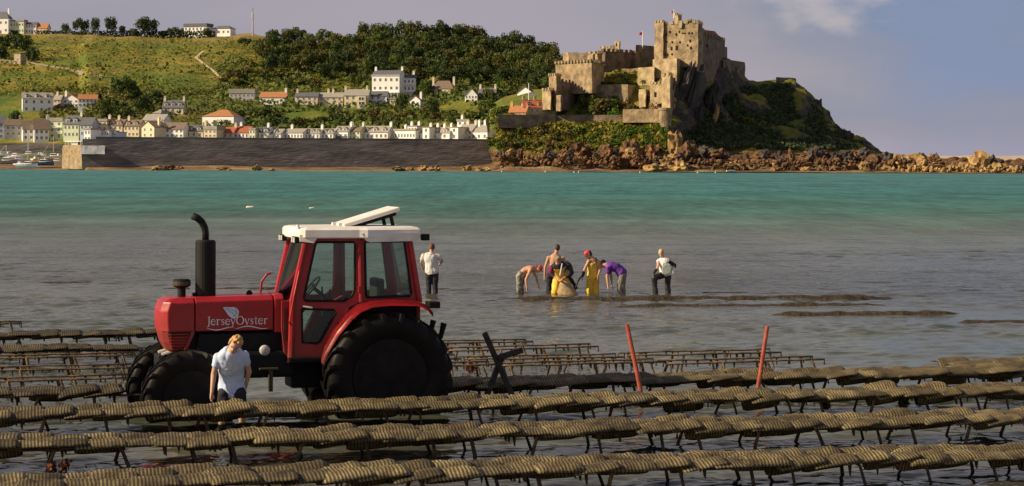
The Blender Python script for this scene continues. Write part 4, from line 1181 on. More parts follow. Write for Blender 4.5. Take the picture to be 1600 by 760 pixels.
block('castle_gate_wall', 'dark shaded wall between gate tower and bastion', 'wall', [(869, 866), (905, 886), (900, 892), (870, 876)], 128, 172, STONE_D)
block('castle_gate_pillar', 'short pale pillar standing before the shaded gate wall', 'wall', [(869, 864), (876, 861), (878, 865), (871, 868)], 149, 174, STONE)
block('castle_retaining_wall', 'sunlit retaining wall holding up the castle lawn', 'wall', [(921, 879), (981, 871), (998, 884), (995, 888), (979, 876), (922, 884)], 133, 168, STONE)
block('castle_square_pier', 'square stone pier beside the ruined stair', 'wall', [(998, 868), (1009, 864), (1013, 872), (1003, 876)], 140, 168, STONE_P)
block('castle_stair_ruin', 'ruined pale masonry stepping up the crest under the keep', 'castle', [(1016, 864), (1044, 856), (1050, 864), (1024, 874)], 131, 162, STONE_P, merlon=2.0, slits=[(1024, 148, .9, 2, 0), (1038, 147, .8, 2.6, 0)])
block('castle_stair_crag', 'broken wall end leaning on the crest above the round turret', 'castle', [(1034, 858), (1047, 853), (1051, 862), (1040, 868)], 118, 186, STONE_P, merlon=2.6)
block('castle_low_wall', 'long low sunlit wall running to the round turret', 'wall', [(973, 859), (1032, 852), (1033, 856), (974, 863)], 171, 192, STONE)
block('castle_terrace_wall', 'low dim stone wall along the top of the bank', 'wall', [(868, 868), (975, 862), (976, 866), (869, 873)], 180, 196, STONE_D)
block('cottage_terrace_wall', 'dark stone terrace wall below the red roofed cottages', 'wall', [(779, 858), (868, 866), (869, 872), (782, 868)], 179, 200, STONE_D)
round_tower('round_turret', 'squat round stone turret at the corner of the low wall', 'tower', 1040, 849, 10.5, 169, 200, STONE, 0.8)
block('hilltop_fort', 'low flat topped stone fort on the right shoulder of the headland', 'fort', [(1212, 934), (1240, 940), (1244, 952), (1216, 952)], 121, 138, STONE_D)
block('shore_wall', 'low sunlit stone wall end at the right foot of the pier', 'wall', [(768, 872), (784, 862), (790, 872), (774, 880)], 221, 242, STONE)
block('slip_wall', 'dark low wall under the bank beside the pier end', 'wall', [(784, 862), (818, 872), (818, 878), (786, 872)], 220, 240, STONE_D)
# crags of bare rock on the shaded headland
def crag_mesh(seed, el=1.0):
    bm = bmesh.new()
    bmesh.ops.create_icosphere(bm, subdivisions=3, radius=1)
    o = Vector((seed * 7.1, seed * 3.3, seed * 1.7))
    for v in bm.verts:
        d = v.co.normalized()
        n_ = 0.55 * abs(noise.noise(d * 1.3 + o)) + 0.45 * noise.noise(d * 2.9 + o) + 0.25 * noise.noise(d * 6.3 + o)
        c = noise.cell(d * 2.4 + o) * 0.16
        v.co = d * (0.72 + n_ * 0.62 + c); v.co.z *= el
    me = bpy.data.meshes.new('rock'); bm.to_mesh(me); bm.free()
    return me
ROCKS = [crag_mesh(s) for s in range(1, 9)]
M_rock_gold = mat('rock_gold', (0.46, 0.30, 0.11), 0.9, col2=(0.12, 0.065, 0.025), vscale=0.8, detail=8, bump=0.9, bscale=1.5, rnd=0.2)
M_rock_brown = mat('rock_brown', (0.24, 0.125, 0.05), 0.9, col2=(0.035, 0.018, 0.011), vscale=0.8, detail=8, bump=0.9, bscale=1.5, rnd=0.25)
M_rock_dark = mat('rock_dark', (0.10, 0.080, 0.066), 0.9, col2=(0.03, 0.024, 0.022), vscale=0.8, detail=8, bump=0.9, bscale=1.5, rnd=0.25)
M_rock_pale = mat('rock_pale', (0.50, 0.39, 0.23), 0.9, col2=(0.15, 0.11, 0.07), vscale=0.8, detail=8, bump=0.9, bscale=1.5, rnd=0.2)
def rock(px, base, wpx, hpx, Y, m, label, group=None, name='rock', cat='rock'):
    p = P(px, base, Y); s = Y / F
    o = ob(name, with_mat(random.choice(ROCKS), m), loc=p, label=label, cat=cat, group=group)
    o.rotation_euler = (random.uniform(-.3, .3), random.uniform(-.3, .3), random.uniform(0, 6.28))
    o.scale = (wpx * s * .5, wpx * s * .45, hpx * s * .95)
    return o
for px, b, w, h, Y, m, lab in [
    (1432, 262, 84, 28, 850, M_rock_gold, 'long golden rock mass at the seaward foot of the headland'),
    (1400, 262, 60, 22, 842, M_rock_gold, 'golden boulder heap in front of the long rock mass'),
    (1461, 260, 30, 26, 846, M_rock_brown, 'brown pointed rock at the right end of the long rock mass'),
    (1392, 252, 40, 12, 862, M_rock_dark, 'dark flat rock under the tip of the headland'),
    (1530, 262, 52, 30, 842, M_rock_gold, 'big pyramid shaped sea rock standing apart at the right'),
    (1552, 262, 36, 20, 846, M_rock_dark, 'dark rock leaning on the big pyramid rock'),
    (1560, 266, 38, 16, 832, M_rock_gold, 'low golden rock in front of the pyramid rock'),
    (1508, 266, 36, 16, 830, M_rock_gold, 'jumbled golden rock left of the pyramid rock'),
    (1488, 268, 34, 14, 828, M_rock_gold, 'small pale rock between the rock mass and the pyramid rock'),
    (1590, 268, 40, 13, 830, M_rock_dark, 'low grey brown rock at the right picture edge'),
    (1324, 218, 22, 18, 928, M_rock_dark, 'upright crag jutting from the headland skyline'),
    (1288, 180, 9, 12, 944, M_rock_dark, 'thin pinnacle of rock on the headland skyline'),
    (1352, 238, 28, 14, 918, M_rock_dark, 'sloping crag at the very end of the headland'),
    (1275, 168, 20, 16, 940, M_rock_dark, 'blunt crag below the fort on the headland skyline'),
    (1056, 226, 34, 26, 836, M_rock_gold, 'large orange rock lit by the sun under the round turret'),
    (1085, 230, 10, 13, 838, M_rock_gold, 'small upright orange rock right of the large lit one'),
    (1074, 240, 36, 22, 832, M_rock_brown, 'ridged brown rock below the upright orange one'),
    (988, 238, 46, 22, 838, M_rock_brown, 'brown domed rock at the foot of the green bank'),
    (1018, 240, 30, 20, 836, M_rock_brown, 'dark brown rock left of the large orange one'),
    (948, 240, 40, 16, 841, M_rock_brown, 'broad brown rock face left of the domed rock'),
    (906, 238, 44, 18, 842, M_rock_brown, 'orange brown rock under the left part of the bank'),
    (1060, 262, 44, 14, 818, M_rock_gold, 'pale rock tongue at the water below the turret'),
    (1020, 264, 40, 10, 816, M_rock_gold, 'flat pale rock at the water edge left of the rock tongue'),
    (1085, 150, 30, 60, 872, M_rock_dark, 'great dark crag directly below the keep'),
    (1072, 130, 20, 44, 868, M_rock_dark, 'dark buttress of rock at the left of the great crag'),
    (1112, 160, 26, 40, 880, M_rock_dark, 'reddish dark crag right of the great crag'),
    (1118, 182, 10, 24, 876, M_rock_gold, 'thin pale rib of rock low on the shaded cliff')]:
    rock(px, b, w, h, Y, m, lab)
for i in range(30):
    px = random.uniform(1054, 1135); py = random.uniform(100, 190) 
    if py < np.interp(px, [1054, 1090, 1135], [108, 112, 128]): continue
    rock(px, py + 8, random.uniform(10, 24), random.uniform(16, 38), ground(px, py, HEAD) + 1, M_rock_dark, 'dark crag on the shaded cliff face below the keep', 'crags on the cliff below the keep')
for i in range(56):
    px = random.uniform(1066, 1385)
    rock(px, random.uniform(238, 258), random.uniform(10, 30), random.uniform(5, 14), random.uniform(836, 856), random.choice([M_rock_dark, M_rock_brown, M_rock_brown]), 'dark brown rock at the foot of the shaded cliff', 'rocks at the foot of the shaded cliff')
for i in range(22):
    px = random.uniform(1008, 1056); py = np.interp(px, [1008, 1056], [166, 150]) + random.uniform(-26, 14)
    rock(px, py + 4, random.uniform(6, 15), random.uniform(8, 18), ground(px, py, HEAD) - 1, random.choice([M_rock_pale, M_rock_pale, M_rock_gold]), 'pale jagged rock on the sunlit crest under the keep', 'jagged rocks on the crest under the keep')
for i in range(70):
    px = random.uniform(1050, 1480)
    rock(px, random.uniform(255, 268), random.uniform(8, 28), random.uniform(3, 9), random.uniform(816, 838), random.choice([M_rock_gold, M_rock_brown, M_rock_brown if px < 1350 else M_rock_gold]), 'jagged brown boulder strewn along the shore right of the turret', 'boulders along the headland shore')
for i in range(50):
    px = random.uniform(775, 1080)
    rock(px, random.uniform(238, 258), random.uniform(9, 28), random.uniform(4, 12), random.uniform(822, 838), random.choice([M_rock_brown, M_rock_brown, M_rock_gold, M_rock_dark]), 'brown boulder strewn on the beach left of the turret', 'boulders on the castle beach')
for i in range(26):
    px = random.choice([random.uniform(240, 300), random.uniform(330, 440), random.uniform(620, 770)])
    rock(px, random.uniform(263, 267), random.uniform(12, 26), random.uniform(3, 7), random.uniform(836, 848), random.choice([M_rock_gold, M_rock_brown]), 'low golden rock at the foot of the long pier wall', 'rocks at the foot of the pier')

# small rubble past counting, joined
def rubble(name, n, x0, x1, y0, y1, Y0, Y1, m, label):
    VV, FF = [], []
    base = [(v.co.copy()) for v in ROCKS[0].vertices]
    bm = bmesh.new(); bmesh.ops.create_icosphere(bm, subdivisions=1, radius=1); bv = [v.co.copy() for v in bm.verts]; bf = [[v.index for v in f.verts] for f in bm.faces]; bm.free()
    for i in range(n):
        px = random.uniform(x0, x1); py = random.uniform(y0, y1); p = P(px, py, random.uniform(Y0, Y1)); r = random.uniform(.35, 1.5); o = len(VV); q = random.uniform(0, 99)
        for v in bv: VV.append(p + v * r * (0.75 + .6 * noise.noise(v * 1.6 + Vector((q, q, q)))))
        FF += [[a + o for a in f] for f in bf]
    return ob(name, mesh_np(name, np.array([tuple(v) for v in VV]), np.array(FF)), kind='stuff', m=m, label=label)
rubble('shore_rubble', 520, 1040, 1430, 250, 266, 816, 840, M_rock_brown, 'brown rubble strewn along the shore of the headland')
rubble('beach_rubble', 350, 780, 1060, 244, 262, 822, 838, M_rock_brown, 'brown rubble strewn over the beach under the green bank')
rubble('pale_rubble', 200, 1390, 1600, 261, 269, 814, 826, M_rock_gold, 'golden rubble at the waterline of the headland')

# ------------------------------------------------------------------ pier, harbour and boats
M_pier = mat('pier_granite', (0.21, 0.185, 0.165), 0.9, col2=(0.10, 0.09, 0.085), vscale=0.25, detail=8, bump=0.5, bscale=0.9, stretch=(0.3, 0.3, 1.6))
M_pier_end = mat('pier_end_granite', (0.40, 0.30, 0.17), 0.9, col2=(0.22, 0.16, 0.09), vscale=0.6, detail=7, bump=0.5, bscale=0.9)
M_conc = mat('pale_concrete', (0.42, 0.42, 0.44), 0.85, var=0.12, vscale=0.5)
pier = thing('pier_wall', 'long dark granite harbour pier wall running along the village front', 'wall', P(130, 264, 848))
o_ = pier.location
n = 64
bm = bmesh.new()
def pl(px): return 848 + (px - 130) * 36.0 / 638
zt = P(400, 219, 870).z
pv = []
for i in range(n + 1):
    px = 129 + (768 - 129) * i / n; Y = pl(px)
    a = P(px, 200, Y)
    col = []
    for j in range(9):
        z = -0.8 + (zt + 0.8) * j / 8.0
        w = 0.06 * noise.noise(Vector((a.x * .25, z * .5, 0)))
        col.append(bm.verts.new((a.x - o_.x, a.y - o_.y - (zt - z) * 0.06 + w, z - o_.z)))
    col.append(bm.verts.new((a.x - o_.x + 1.0, a.y - o_.y + 6.0, zt - o_.z)))
    if pv:
        for j in range(9): bm.faces.new([pv[j], col[j], col[j + 1], pv[j + 1]])
    pv = col
ob('wall_face', bm, pier, m=M_pier)
bm = bmesh.new(); pv = None
for i in range(n + 1):
    px = 150 + (768 - 150) * i / n; Y = pl(px); a = P(px, 200, Y); h_ = zt + 0.9
    vs = [bm.verts.new((a.x - o_.x, a.y - o_.y + dy, z - o_.z)) for dy, z in ((0.15, zt - .1), (0.05, h_), (0.9, h_), (0.9, zt - .1))]
    if pv:
        for j in range(3): bm.faces.new([pv[j], vs[j], vs[j + 1], pv[j + 1]])
    pv = vs
ob('parapet', bm, pier, m=M_pier)
dk = bmesh.new(); pv = None
for i in range(n + 1):
    px = 129 + (768 - 129) * i / n
    a = P(px, 200, pl(px) + 1.5); b = P(px, 200, 965)
    vs = [dk.verts.new((a.x, a.y, zt - .06)), dk.verts.new((b.x, b.y, zt - .06))]
    if pv: dk.faces.new([pv[0], vs[0], vs[1], pv[1]])
    pv = vs
ob('quay_deck', dk, kind='structure', m=mat('quay_paving', (0.30, 0.28, 0.25), var=0.15))
block('harbour_bastion', 'sunlit battered stone end of the pier at the harbour mouth', 'pier', [(97, 864), (128, 850), (133, 860), (108, 880)], 227, 264, M_pier_end, batter=0.06)
block('concrete_landing', 'pale grey concrete block built against the dark pier wall', 'block', [(126, 846.5), (164, 846), (160, 850), (127, 852)], 228, 241, M_conc)
hd = thing('pier_railing', 'white railing on top of the sunlit pier end', 'railing', P(102, 227, 866))
bm = bmesh.new(); a, b = P(102, 227, 866) - hd.location, P(126, 227, 855) - hd.location
b_tube(bm, [a + Vector((0, 0, 1.6)), b + Vector((0, 0, 1.6))], .12, 5)
ob('top_rail', bm, hd, m=W_WHITE)
for i in range(6):
    bm = bmesh.new(); q = a.lerp(b, i / 5.0); b_tube(bm, [q + Vector((0, 0, -.4)), q + Vector((0, 0, 1.5))], .12, 5)
    ob('post', bm, hd, m=W_WHITE)
house(111, 122, 227, 223, 222, 'flat', W_WHITE, R_GREY, (0, 1), 'tiny white hut on top of the sunlit pier end', rz=-20, Y=866, depth=3, cat='hut', below=.5)
block('quay_wall', 'dark quay wall behind the moored boats at far left', 'wall', [(-30, 986), (100, 986), (102, 992), (-30, 992)], 224, 246, M_pier)
# crane on the pier
cr = thing('crane', 'grey crane with a slanting lattice jib on the pier', 'crane', P(422, 218, 893))
s = 893 / F
jb = bmesh.new(); tip = Vector((14 * s, 0, 22 * s))
for dx, dz in ((0, 0), (.7, 0), (0, .7), (.7, .7)): b_tube(jb, [Vector((dx, dz, 0)), tip + Vector((dx * .4, dz * .4, 0))], .14, 5)
for k in range(10):
    q = tip * (k / 10.0); b_tube(jb, [q, q + tip * .1 + Vector((.6, .6, 0))], .08, 4)
ob('jib', jb, cr, m=mat('crane_grey', (0.22, 0.22, 0.24), 0.6))
bm = bmesh.new(); b_box(bm, -1.4, 1.4, -1.2, 1.2, 0, 1.8); bevel(bm, .15, 1)
ob('cab', bm, cr, m=mat('crane_body', (0.25, 0.24, 0.23), 0.6))
# dark post by the pier end
bm = bmesh.new(); p_ = P(780, 222, 868); b_tube(bm, [p_, P(780, 194, 868)], [.85, .75], 8); b_lathe(bm, [(1.0, 0), (.95, .5), (.2, .9)], 8, origin=P(780, 194, 868))
ob('mooring_post', bm, label='tall dark timber post below the end of the terrace wall', cat='post', m=M_slit)
# flagpoles, masts
def flagpole(px, base, top, Y, cols, label):
    p = P(px, base, Y); h_ = P(px, top, Y).z - p.z
    t = thing('flagpole', label, 'flagpole', p)
    bm = bmesh.new(); b_tube(bm, [(0, 0, -.5), (0, 0, h_)], [.22, .14], 6); ob('pole', bm, t, m=W_WHITE)
    if cols:
        bm = bmesh.new()
        V = [[bm.verts.new((.1 - i * .32, .2 * math.sin(i * 1.3), h_ - .2 - j * 1.3 - .1 * i)) for j in range(2)] for i in range(6)]
        for i in range(5): bm.faces.new([V[i][0], V[i + 1][0], V[i + 1][1], V[i][1]])
        bmesh.ops.solidify(bm, geom=bm.faces[:], thickness=.04)
        ob('flag', bm, t, m=cols)
M_flag_red = mat('flag_red', (0.65, 0.05, 0.05), .8); M_flag_pale = mat('flag_pale', (0.80, 0.45, 0.48), .8)
flagpole(1004, 74, 49, 916, M_flag_red, 'white flagpole with a small red flag left of the keep')
flagpole(1053, 27, 15, 884, M_flag_pale, 'flagpole with a pale red and white flag on the highest tower')
flagpole(826, 168, 130, 905, None, 'bare white flagpole by the houses left of the castle gate')
t = thing('radio_mast', 'slim grey radio mast alone on the skyline', 'mast', P(395, 56, 1296))
bm = bmesh.new(); h_ = 43 * 1296 / F
b_tube(bm, [(0, 0, -1), (0, 0, h_ * .75), (0, 0, h_)], [.55, .4, .15], 6); ob('pole', bm, t, m=W_GREY)
for z, q in ((.62, .9), (.72, .9), (.9, .5)):
    bm = bmesh.new(); b_box(bm, -q, -.3, -.3, .3, h_ * z, h_ * z + 1.8); ob('antenna', bm, t, m=W_WHITE)

M_hull_w = mat('hull_white', (0.84, 0.83, 0.80), 0.4); M_hull_b = mat('hull_blue', (0.06, 0.13, 0.24), 0.4); M_hull_d = mat('hull_grey', (0.25, 0.26, 0.28), 0.4)
M_alu = mat('mast_metal', (0.55, 0.50, 0.44), 0.4); M_canvas = mat('boat_canvas', (0.10, 0.16, 0.24), 0.8)
def boat(px, base, Lpx, Y, m, label, mast=0, rz=0.0, cabin=True):
    p = P(px, base, Y); s = Y / F; L_ = Lpx * s
    t = thing('boat', label, 'boat', p, rz)
    bm = bmesh.new(); rings = []
    for i in range(9):
        u = i / 8.0; w = L_ * .17 * (math.sin(math.pi * min(1, u * 1.25 + .18) ** .8) if u < 1 else 0) ; w = max(w, .03)
        if u < .45: w = L_ * .17 * (.82 + .4 * u)
        else: w = L_ * .17 * max(.02, math.cos((u - .45) / .55 * math.pi / 2) ** .7)
        sh = L_ * (.14 + .06 * u * u); x = -L_ / 2 + L_ * u
        rings.append([bm.verts.new(v) for v in ((x, -w, sh), (x, -w * .85, sh * .4), (x, -w * .3, 0), (x, w * .3, 0), (x, w * .85, sh * .4), (x, w, sh))])
    for a, b in zip(rings, rings[1:]):
        for k in range(5): bm.faces.new([a[k], b[k], b[k + 1], a[k + 1]])
        bm.faces.new([a[5], b[5], b[0], a[0]])
    bm.faces.new(rings[0]); bmesh.ops.recalc_face_normals(bm, faces=bm.faces[:])
    ob('hull', bm, t, m=m, smooth=False)
    if cabin:
        bm = bmesh.new(); b_box(bm, -L_ * .12, L_ * .22, -L_ * .09, L_ * .09, L_ * .14, L_ * .28, taper=.8); bevel(bm, L_ * .015, 1)
        c = ob('cabin', bm, t, m=M_hull_w)
        bm = bmesh.new(); b_box(bm, -L_ * .1, L_ * .19, -L_ * .088, L_ * .088, L_ * .2, L_ * .25); ob('cabin_window', bm, c, m=M_pane)
    if mast:
        bm = bmesh.new(); b_tube(bm, [(L_ * .05, 0, L_ * .15), (L_ * .05, 0, mast * s)], [.17, .1], 6)
        b_tube(bm, [(L_ * .05, 0, mast * s), (L_ * .5, 0, L_ * .2)], .04, 3); b_tube(bm, [(L_ * .05, 0, mast * s), (-L_ * .5, 0, L_ * .2)], .04, 3)
        ob('mast', bm, t, m=M_alu)
        bm = bmesh.new(); b_tube(bm, [(L_ * .05, 0, L_ * .34), (-L_ * .38, 0, L_ * .33)], [.28, .22], 6); ob('boom', bm, t, m=M_canvas)
    return t
for a in [
    (3, 246, 30, 962, M_hull_w, 'white motor boat at the left picture edge, rearmost', 0, .3),
    (8, 257, 38, 900, M_hull_d, 'grey hulled yacht at the left picture edge, in front', 30, .1),
    (22, 248, 30, 950, M_hull_w, 'white cabin cruiser behind the tall masted yacht', 0, -.2),
    (27, 253, 32, 925, M_hull_w, 'white motor yacht, second from the left edge in the middle row', 0, .2),
    (43, 245, 30, 960, M_hull_w, 'white yacht with the tallest mast under the quay wall', 42, .1),
    (42, 262, 34, 874, M_hull_w, 'white yacht with a mast lying nearest the open water', 50, .05),
    (55, 251, 22, 932, M_hull_w, 'white boat seen bow on among the moored boats', 0, 1.3),
    (66, 259, 36, 886, M_hull_b, 'blue hulled boat near the pier end', 0, .1),
    (82, 249, 32, 936, M_hull_w, 'white sloop with a dark boom beside the pier end', 36, .15),
    (87, 256, 28, 905, M_hull_w, 'small white launch against the pier end', 0, .1),
    (14, 243, 22, 972, M_hull_w, 'white dinghy tucked under the quay wall at left', 0, .5),
    (62, 245, 24, 962, M_hull_w, 'white fishing boat under the quay wall right of the tallest mast', 0, -.3),
    (92, 246, 20, 960, M_hull_w, 'small white boat half hidden by the pier end', 0, .8),
    (72, 253, 24, 920, M_hull_d, 'grey launch behind the blue hulled boat', 0, .4),
    (30, 259, 22, 888, M_hull_w, 'white tender between the two front yachts', 0, -.6)]:
    boat(*a[:5], a[5], a[6], a[7])
boat(1142, 268.4, 14, 812, M_hull_w, 'small white open boat at the shore below the cliff', 0, .2, False)
for i, px in enumerate((784, 852, 897, 904, 1000, 1090, 1118)):
    p = P(px, 267.5, 845); p.z = 0.15; p.y = random.uniform(770, 800); p.x = (px - 800) * p.y / F
    bm = bmesh.new(); bmesh.ops.create_uvsphere(bm, u_segments=10, v_segments=6, radius=.25); b_tube(bm, [(0, 0, .15), (0, 0, .5)], .04, 5)
    ob('buoy', bm, loc=p, label='small white mooring buoy afloat near the far shore', cat='buoy', group='white mooring buoys near the far shore', m=W_WHITE, smooth=True)
for px, py, lab in ((391, 325, 'white float resting on the water above the tractor'), (487, 326, 'fainter white float right of the brighter one')):
    Y = CAM_H * F / (py - HOR + ROLL * 410); p = P(px, py, Y); p.z = .1
    bm = bmesh.new(); k_ = 1.0 if px < 450 else .6; b_capsule(bm, (-.24 * k_, 0, -.06), .11 * k_, (.2 * k_, 0, -.05), .09 * k_, 10, 3); b_tube(bm, [(.2 * k_, 0, 0), (.3 * k_, 0, .05)], .02, 5)
    ob('float', bm, loc=p, label=lab, cat='float', m=mat('float_cream', (.75, .68, .5), .6), smooth=True)

# ------------------------------------------------------------------ oyster trestles and bags
BED = -0.38
def row_y(c, x): return c + 0.24 * x
ROW_A = math.atan(0.24)
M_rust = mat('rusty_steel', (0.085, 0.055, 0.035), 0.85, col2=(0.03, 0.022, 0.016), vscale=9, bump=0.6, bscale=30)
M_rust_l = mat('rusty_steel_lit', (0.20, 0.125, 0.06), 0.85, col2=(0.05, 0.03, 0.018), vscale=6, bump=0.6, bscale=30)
M_weed = mat('hanging_weed', (0.045, 0.035, 0.015), 0.8, var=0.4, vscale=12)
def bag_material(name='bag_mesh', k=1.0):
    m = bpy.data.materials.new(name); m.use_nodes = True
    n, l = m.node_tree.nodes, m.node_tree.links
    b = n['Principled BSDF']; b.inputs['Roughness'].default_value = 0.7; b.inputs['Specular IOR Level'].default_value = 0.3
    tc = n.new('ShaderNodeTexCoord')
    oi = n.new('ShaderNodeObjectInfo')
    def wave(scale, direction, dist):
        w = n.new('ShaderNodeTexWave'); w.wave_type = 'BANDS'; w.bands_direction = direction
        w.inputs['Scale'].default_value = scale; w.inputs['Distortion'].default_value = dist; w.inputs['Detail'].default_value = 1; w.inputs['Detail Scale'].default_value = 0.6
        l.new(tc.outputs['Object'], w.inputs['Vector']); return w.outputs['Fac']
    wx = wave(8.4, 'X', 1.4); wy = wave(9.0, 'Y', 1.0)
    def mrange(v, a, b_, c, d):
        x = n.new('ShaderNodeMapRange'); x.inputs['From Min'].default_value = a; x.inputs['From Max'].default_value = b_; x.inputs['To Min'].default_value = c; x.inputs['To Max'].default_value = d
        l.new(v, x.inputs['Value']); return x.outputs['Result']
    mx_ = n.new('ShaderNodeMath'); mx_.operation = 'MAXIMUM'
    l.new(mrange(wx, 0.38, 0.62, 0, 1), mx_.inputs[0]); l.new(mrange(wy, 0.7, 0.95, 0, 0.35), mx_.inputs[1])
    off = n.new('ShaderNodeVectorMath'); off.operation = 'ADD'
    sc = n.new('ShaderNodeVectorMath'); sc.operation = 'SCALE'; sc.inputs[0].default_value = (37, 19, 53)
    l.new(oi.outputs['Random'], sc.inputs['Scale']); l.new(tc.outputs['Object'], off.inputs[0]); l.new(sc.outputs['Vector'], off.inputs[1])
    no = n.new('ShaderNodeTexNoise'); no.inputs['Scale'].default_value = 3.6; no.inputs['Detail'].default_value = 8; no.inputs['Roughness'].default_value = 0.65
    l.new(off.outputs['Vector'], no.inputs['Vector'])
    cord = n.new('ShaderNodeValToRGB'); e = cord.color_ramp.elements
    e.new(0.5)
    for el, (p, c) in zip(e, ((0.34, (0.065, 0.049, 0.022)), (0.5, (0.215, 0.165, 0.072)), (0.68, (0.40, 0.325, 0.155)))): el.position = p; el.color = (*c, 1)
    l.new(no.outputs['Fac'], cord.inputs['Fac'])
    hole = n.new('ShaderNodeValToRGB'); hole.color_ramp.elements[0].color = (0.018, 0.014, 0.008, 1); hole.color_ramp.elements[1].color = (0.10, 0.07, 0.032, 1)
    l.new(no.outputs['Fac'], hole.inputs['Fac'])
    x = n.new('ShaderNodeMix'); x.data_type = 'RGBA'
    l.new(mx_.outputs[0], x.inputs['Factor']); l.new(hole.outputs['Color'], x.inputs['A']); l.new(cord.outputs['Color'], x.inputs['B'])
    mr = n.new('ShaderNodeMix'); mr.data_type = 'RGBA'; mr.blend_type = 'MULTIPLY'; mr.inputs['Factor'].default_value = 1
    l.new(x.outputs['Result'], mr.inputs['A']); l.new(mrange(oi.outputs['Random'], 0, 1, 0.55 * k, 1.1 * k), mr.inputs['B'])
    l.new(mr.outputs['Result'], b.inputs['Base Color'])
    hn = n.new('ShaderNodeMath'); hn.operation = 'MULTIPLY_ADD'; l.new(no.outputs['Fac'], hn.inputs[0]); hn.inputs[1].default_value = 2.0; l.new(mx_.outputs[0], hn.inputs[2])
    bu = n.new('ShaderNodeBump'); bu.inputs['Strength'].default_value = 0.9; bu.inputs['Distance'].default_value = 0.012
    l.new(hn.outputs[0], bu.inputs['Height']); l.new(bu.outputs['Normal'], b.inputs['Normal'])
    return m
M_bag = bag_material()
M_bag_dark = bag_material('bag_mesh_dark', 0.5)
def bag_mesh(seed):
    """flat net bag 0.52 x 0.98 m, sagging between the rails, lumpy with oysters"""
    rs = random.Random(seed)
    nx, ny = 12, 22
    wl, hl = 0.265, 0.49
    o = Vector((seed * 3.7, seed * 1.9, seed * 5.1))
    tilt = rs.uniform(-.05, .05); val = rs.uniform(.11, .19); vp = rs.uniform(-.05, .22); fat = [rs.uniform(.6, 1.15), rs.uniform(.6, 1.15)]
    bm = bmesh.new()
    def pt(i, j, top):
        u, v = -1 + 2 * i / nx, -1 + 2 * j / ny
        ex = max(0.0, 1 - abs(u) ** 3.0) ** .5; ey = max(0.0, 1 - abs(v) ** 6) ** .5
        x = wl * u * (1 + .04 * noise.noise(Vector((v * 2, 3, seed)))); y = hl * v * (1 + .05 * noise.noise(Vector((u * 2, 7, seed))))
        sag = -val * math.exp(-((v - vp) / .20) ** 2) - 0.13 * max(0.0, abs(v) - .62) ** 1.15
        th = (0.062 + 0.018 * noise.noise(Vector((u * 1.3, v * 1.6, 0)) + o)) * ex * ey * (fat[0] if v < 0 else fat[1])
        lump = 0.026 * noise.noise(Vector((u * 4, v * 7, 2)) + o) * ex * ey
        z = sag + (th + lump if top else -0.45 * th) + tilt * x + 0.02 * noise.noise(Vector((v * 1.5, 0, 5)) + o)
        return Vector((x, y, z))
    T = [[bm.verts.new(pt(i, j, True)) for j in range(ny + 1)] for i in range(nx + 1)]
    B = [[T[i][j] if i in (0, nx) or j in (0, ny) else bm.verts.new(pt(i, j, False)) for j in range(ny + 1)] for i in range(nx + 1)]
    for i in range(nx):
        for j in range(ny):
            bm.faces.new([T[i][j], T[i + 1][j], T[i + 1][j + 1], T[i][j + 1]])
            try: bm.faces.new([B[i][j + 1], B[i + 1][j + 1], B[i + 1][j], B[i][j]])
            except ValueError: pass
    bm.normal_update()
    me = bpy.data.meshes.new('oyster_bag'); bm.to_mesh(me); bm.free(); me.materials.append(M_bag)
    me.polygons.foreach_set('use_smooth', [True] * len(me.polygons))
    return me
BAGS = [bag_mesh(s) for s in range(1, 11)]

RAIL_Z = 0.255
TL = 3.0
def trestle_proto(name, mats, weed=0, top=RAIL_Z):
    t = thing(name, 'x', 'trestle')
    for sy in (-1, 1):
        bm = bmesh.new()
        pts = [(-TL / 2 + TL * i / 6.0, sy * 0.29 + random.uniform(-.01, .01), top - BED + random.uniform(-.008, .008)) for i in range(7)]
        pts = [(-TL / 2, sy * .29, top - BED - .09)] + pts + [(TL / 2, sy * .29, top - BED - .09)]
        b_tube(bm, pts, 0.017, 6); ob('rail', bm, t, m=mats[0], smooth=True)
    for k, x in enumerate((-1.28, -.42, .42, 1.28)):
        bm = bmesh.new(); b_tube(bm, [(x, -.29, top - BED - .03), (x, .29, top - BED - .03)], .012, 6); ob('crossbar', bm, t, m=mats[0])
        for sy in (-1, 1):
            lean = random.choice((-1, 1)) * random.uniform(.05, .16)
            r = random.uniform(.017, .026)
            bm = bmesh.new()
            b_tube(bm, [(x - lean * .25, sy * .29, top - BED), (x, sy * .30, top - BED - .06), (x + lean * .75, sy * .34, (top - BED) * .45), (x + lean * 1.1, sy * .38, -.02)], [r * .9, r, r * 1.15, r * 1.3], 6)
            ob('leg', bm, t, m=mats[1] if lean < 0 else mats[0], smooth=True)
    if weed:
        bm = bmesh.new()
        for i in range(weed):
            x = random.uniform(-TL / 2, TL / 2); y = random.choice((-.29, .29)) + random.uniform(-.04, .04); L_ = random.uniform(.04, .17); w = random.uniform(.01, .035)
            z = top - BED
            q = [(x - w, y, z), (x + w, y + .01, z), (x + w * .5 + random.uniform(-.02, .02), y, z - L_), (x - w * .3, y, z - L_ * .8)]
            bm.faces.new([bm.verts.new(v) for v in q])
        ob('weed', bm, t, m=M_weed, kind='stuff')
    note_children(t)
    return t
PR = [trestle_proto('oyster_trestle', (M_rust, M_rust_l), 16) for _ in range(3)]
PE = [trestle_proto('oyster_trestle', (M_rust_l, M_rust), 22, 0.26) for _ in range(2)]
used = set()
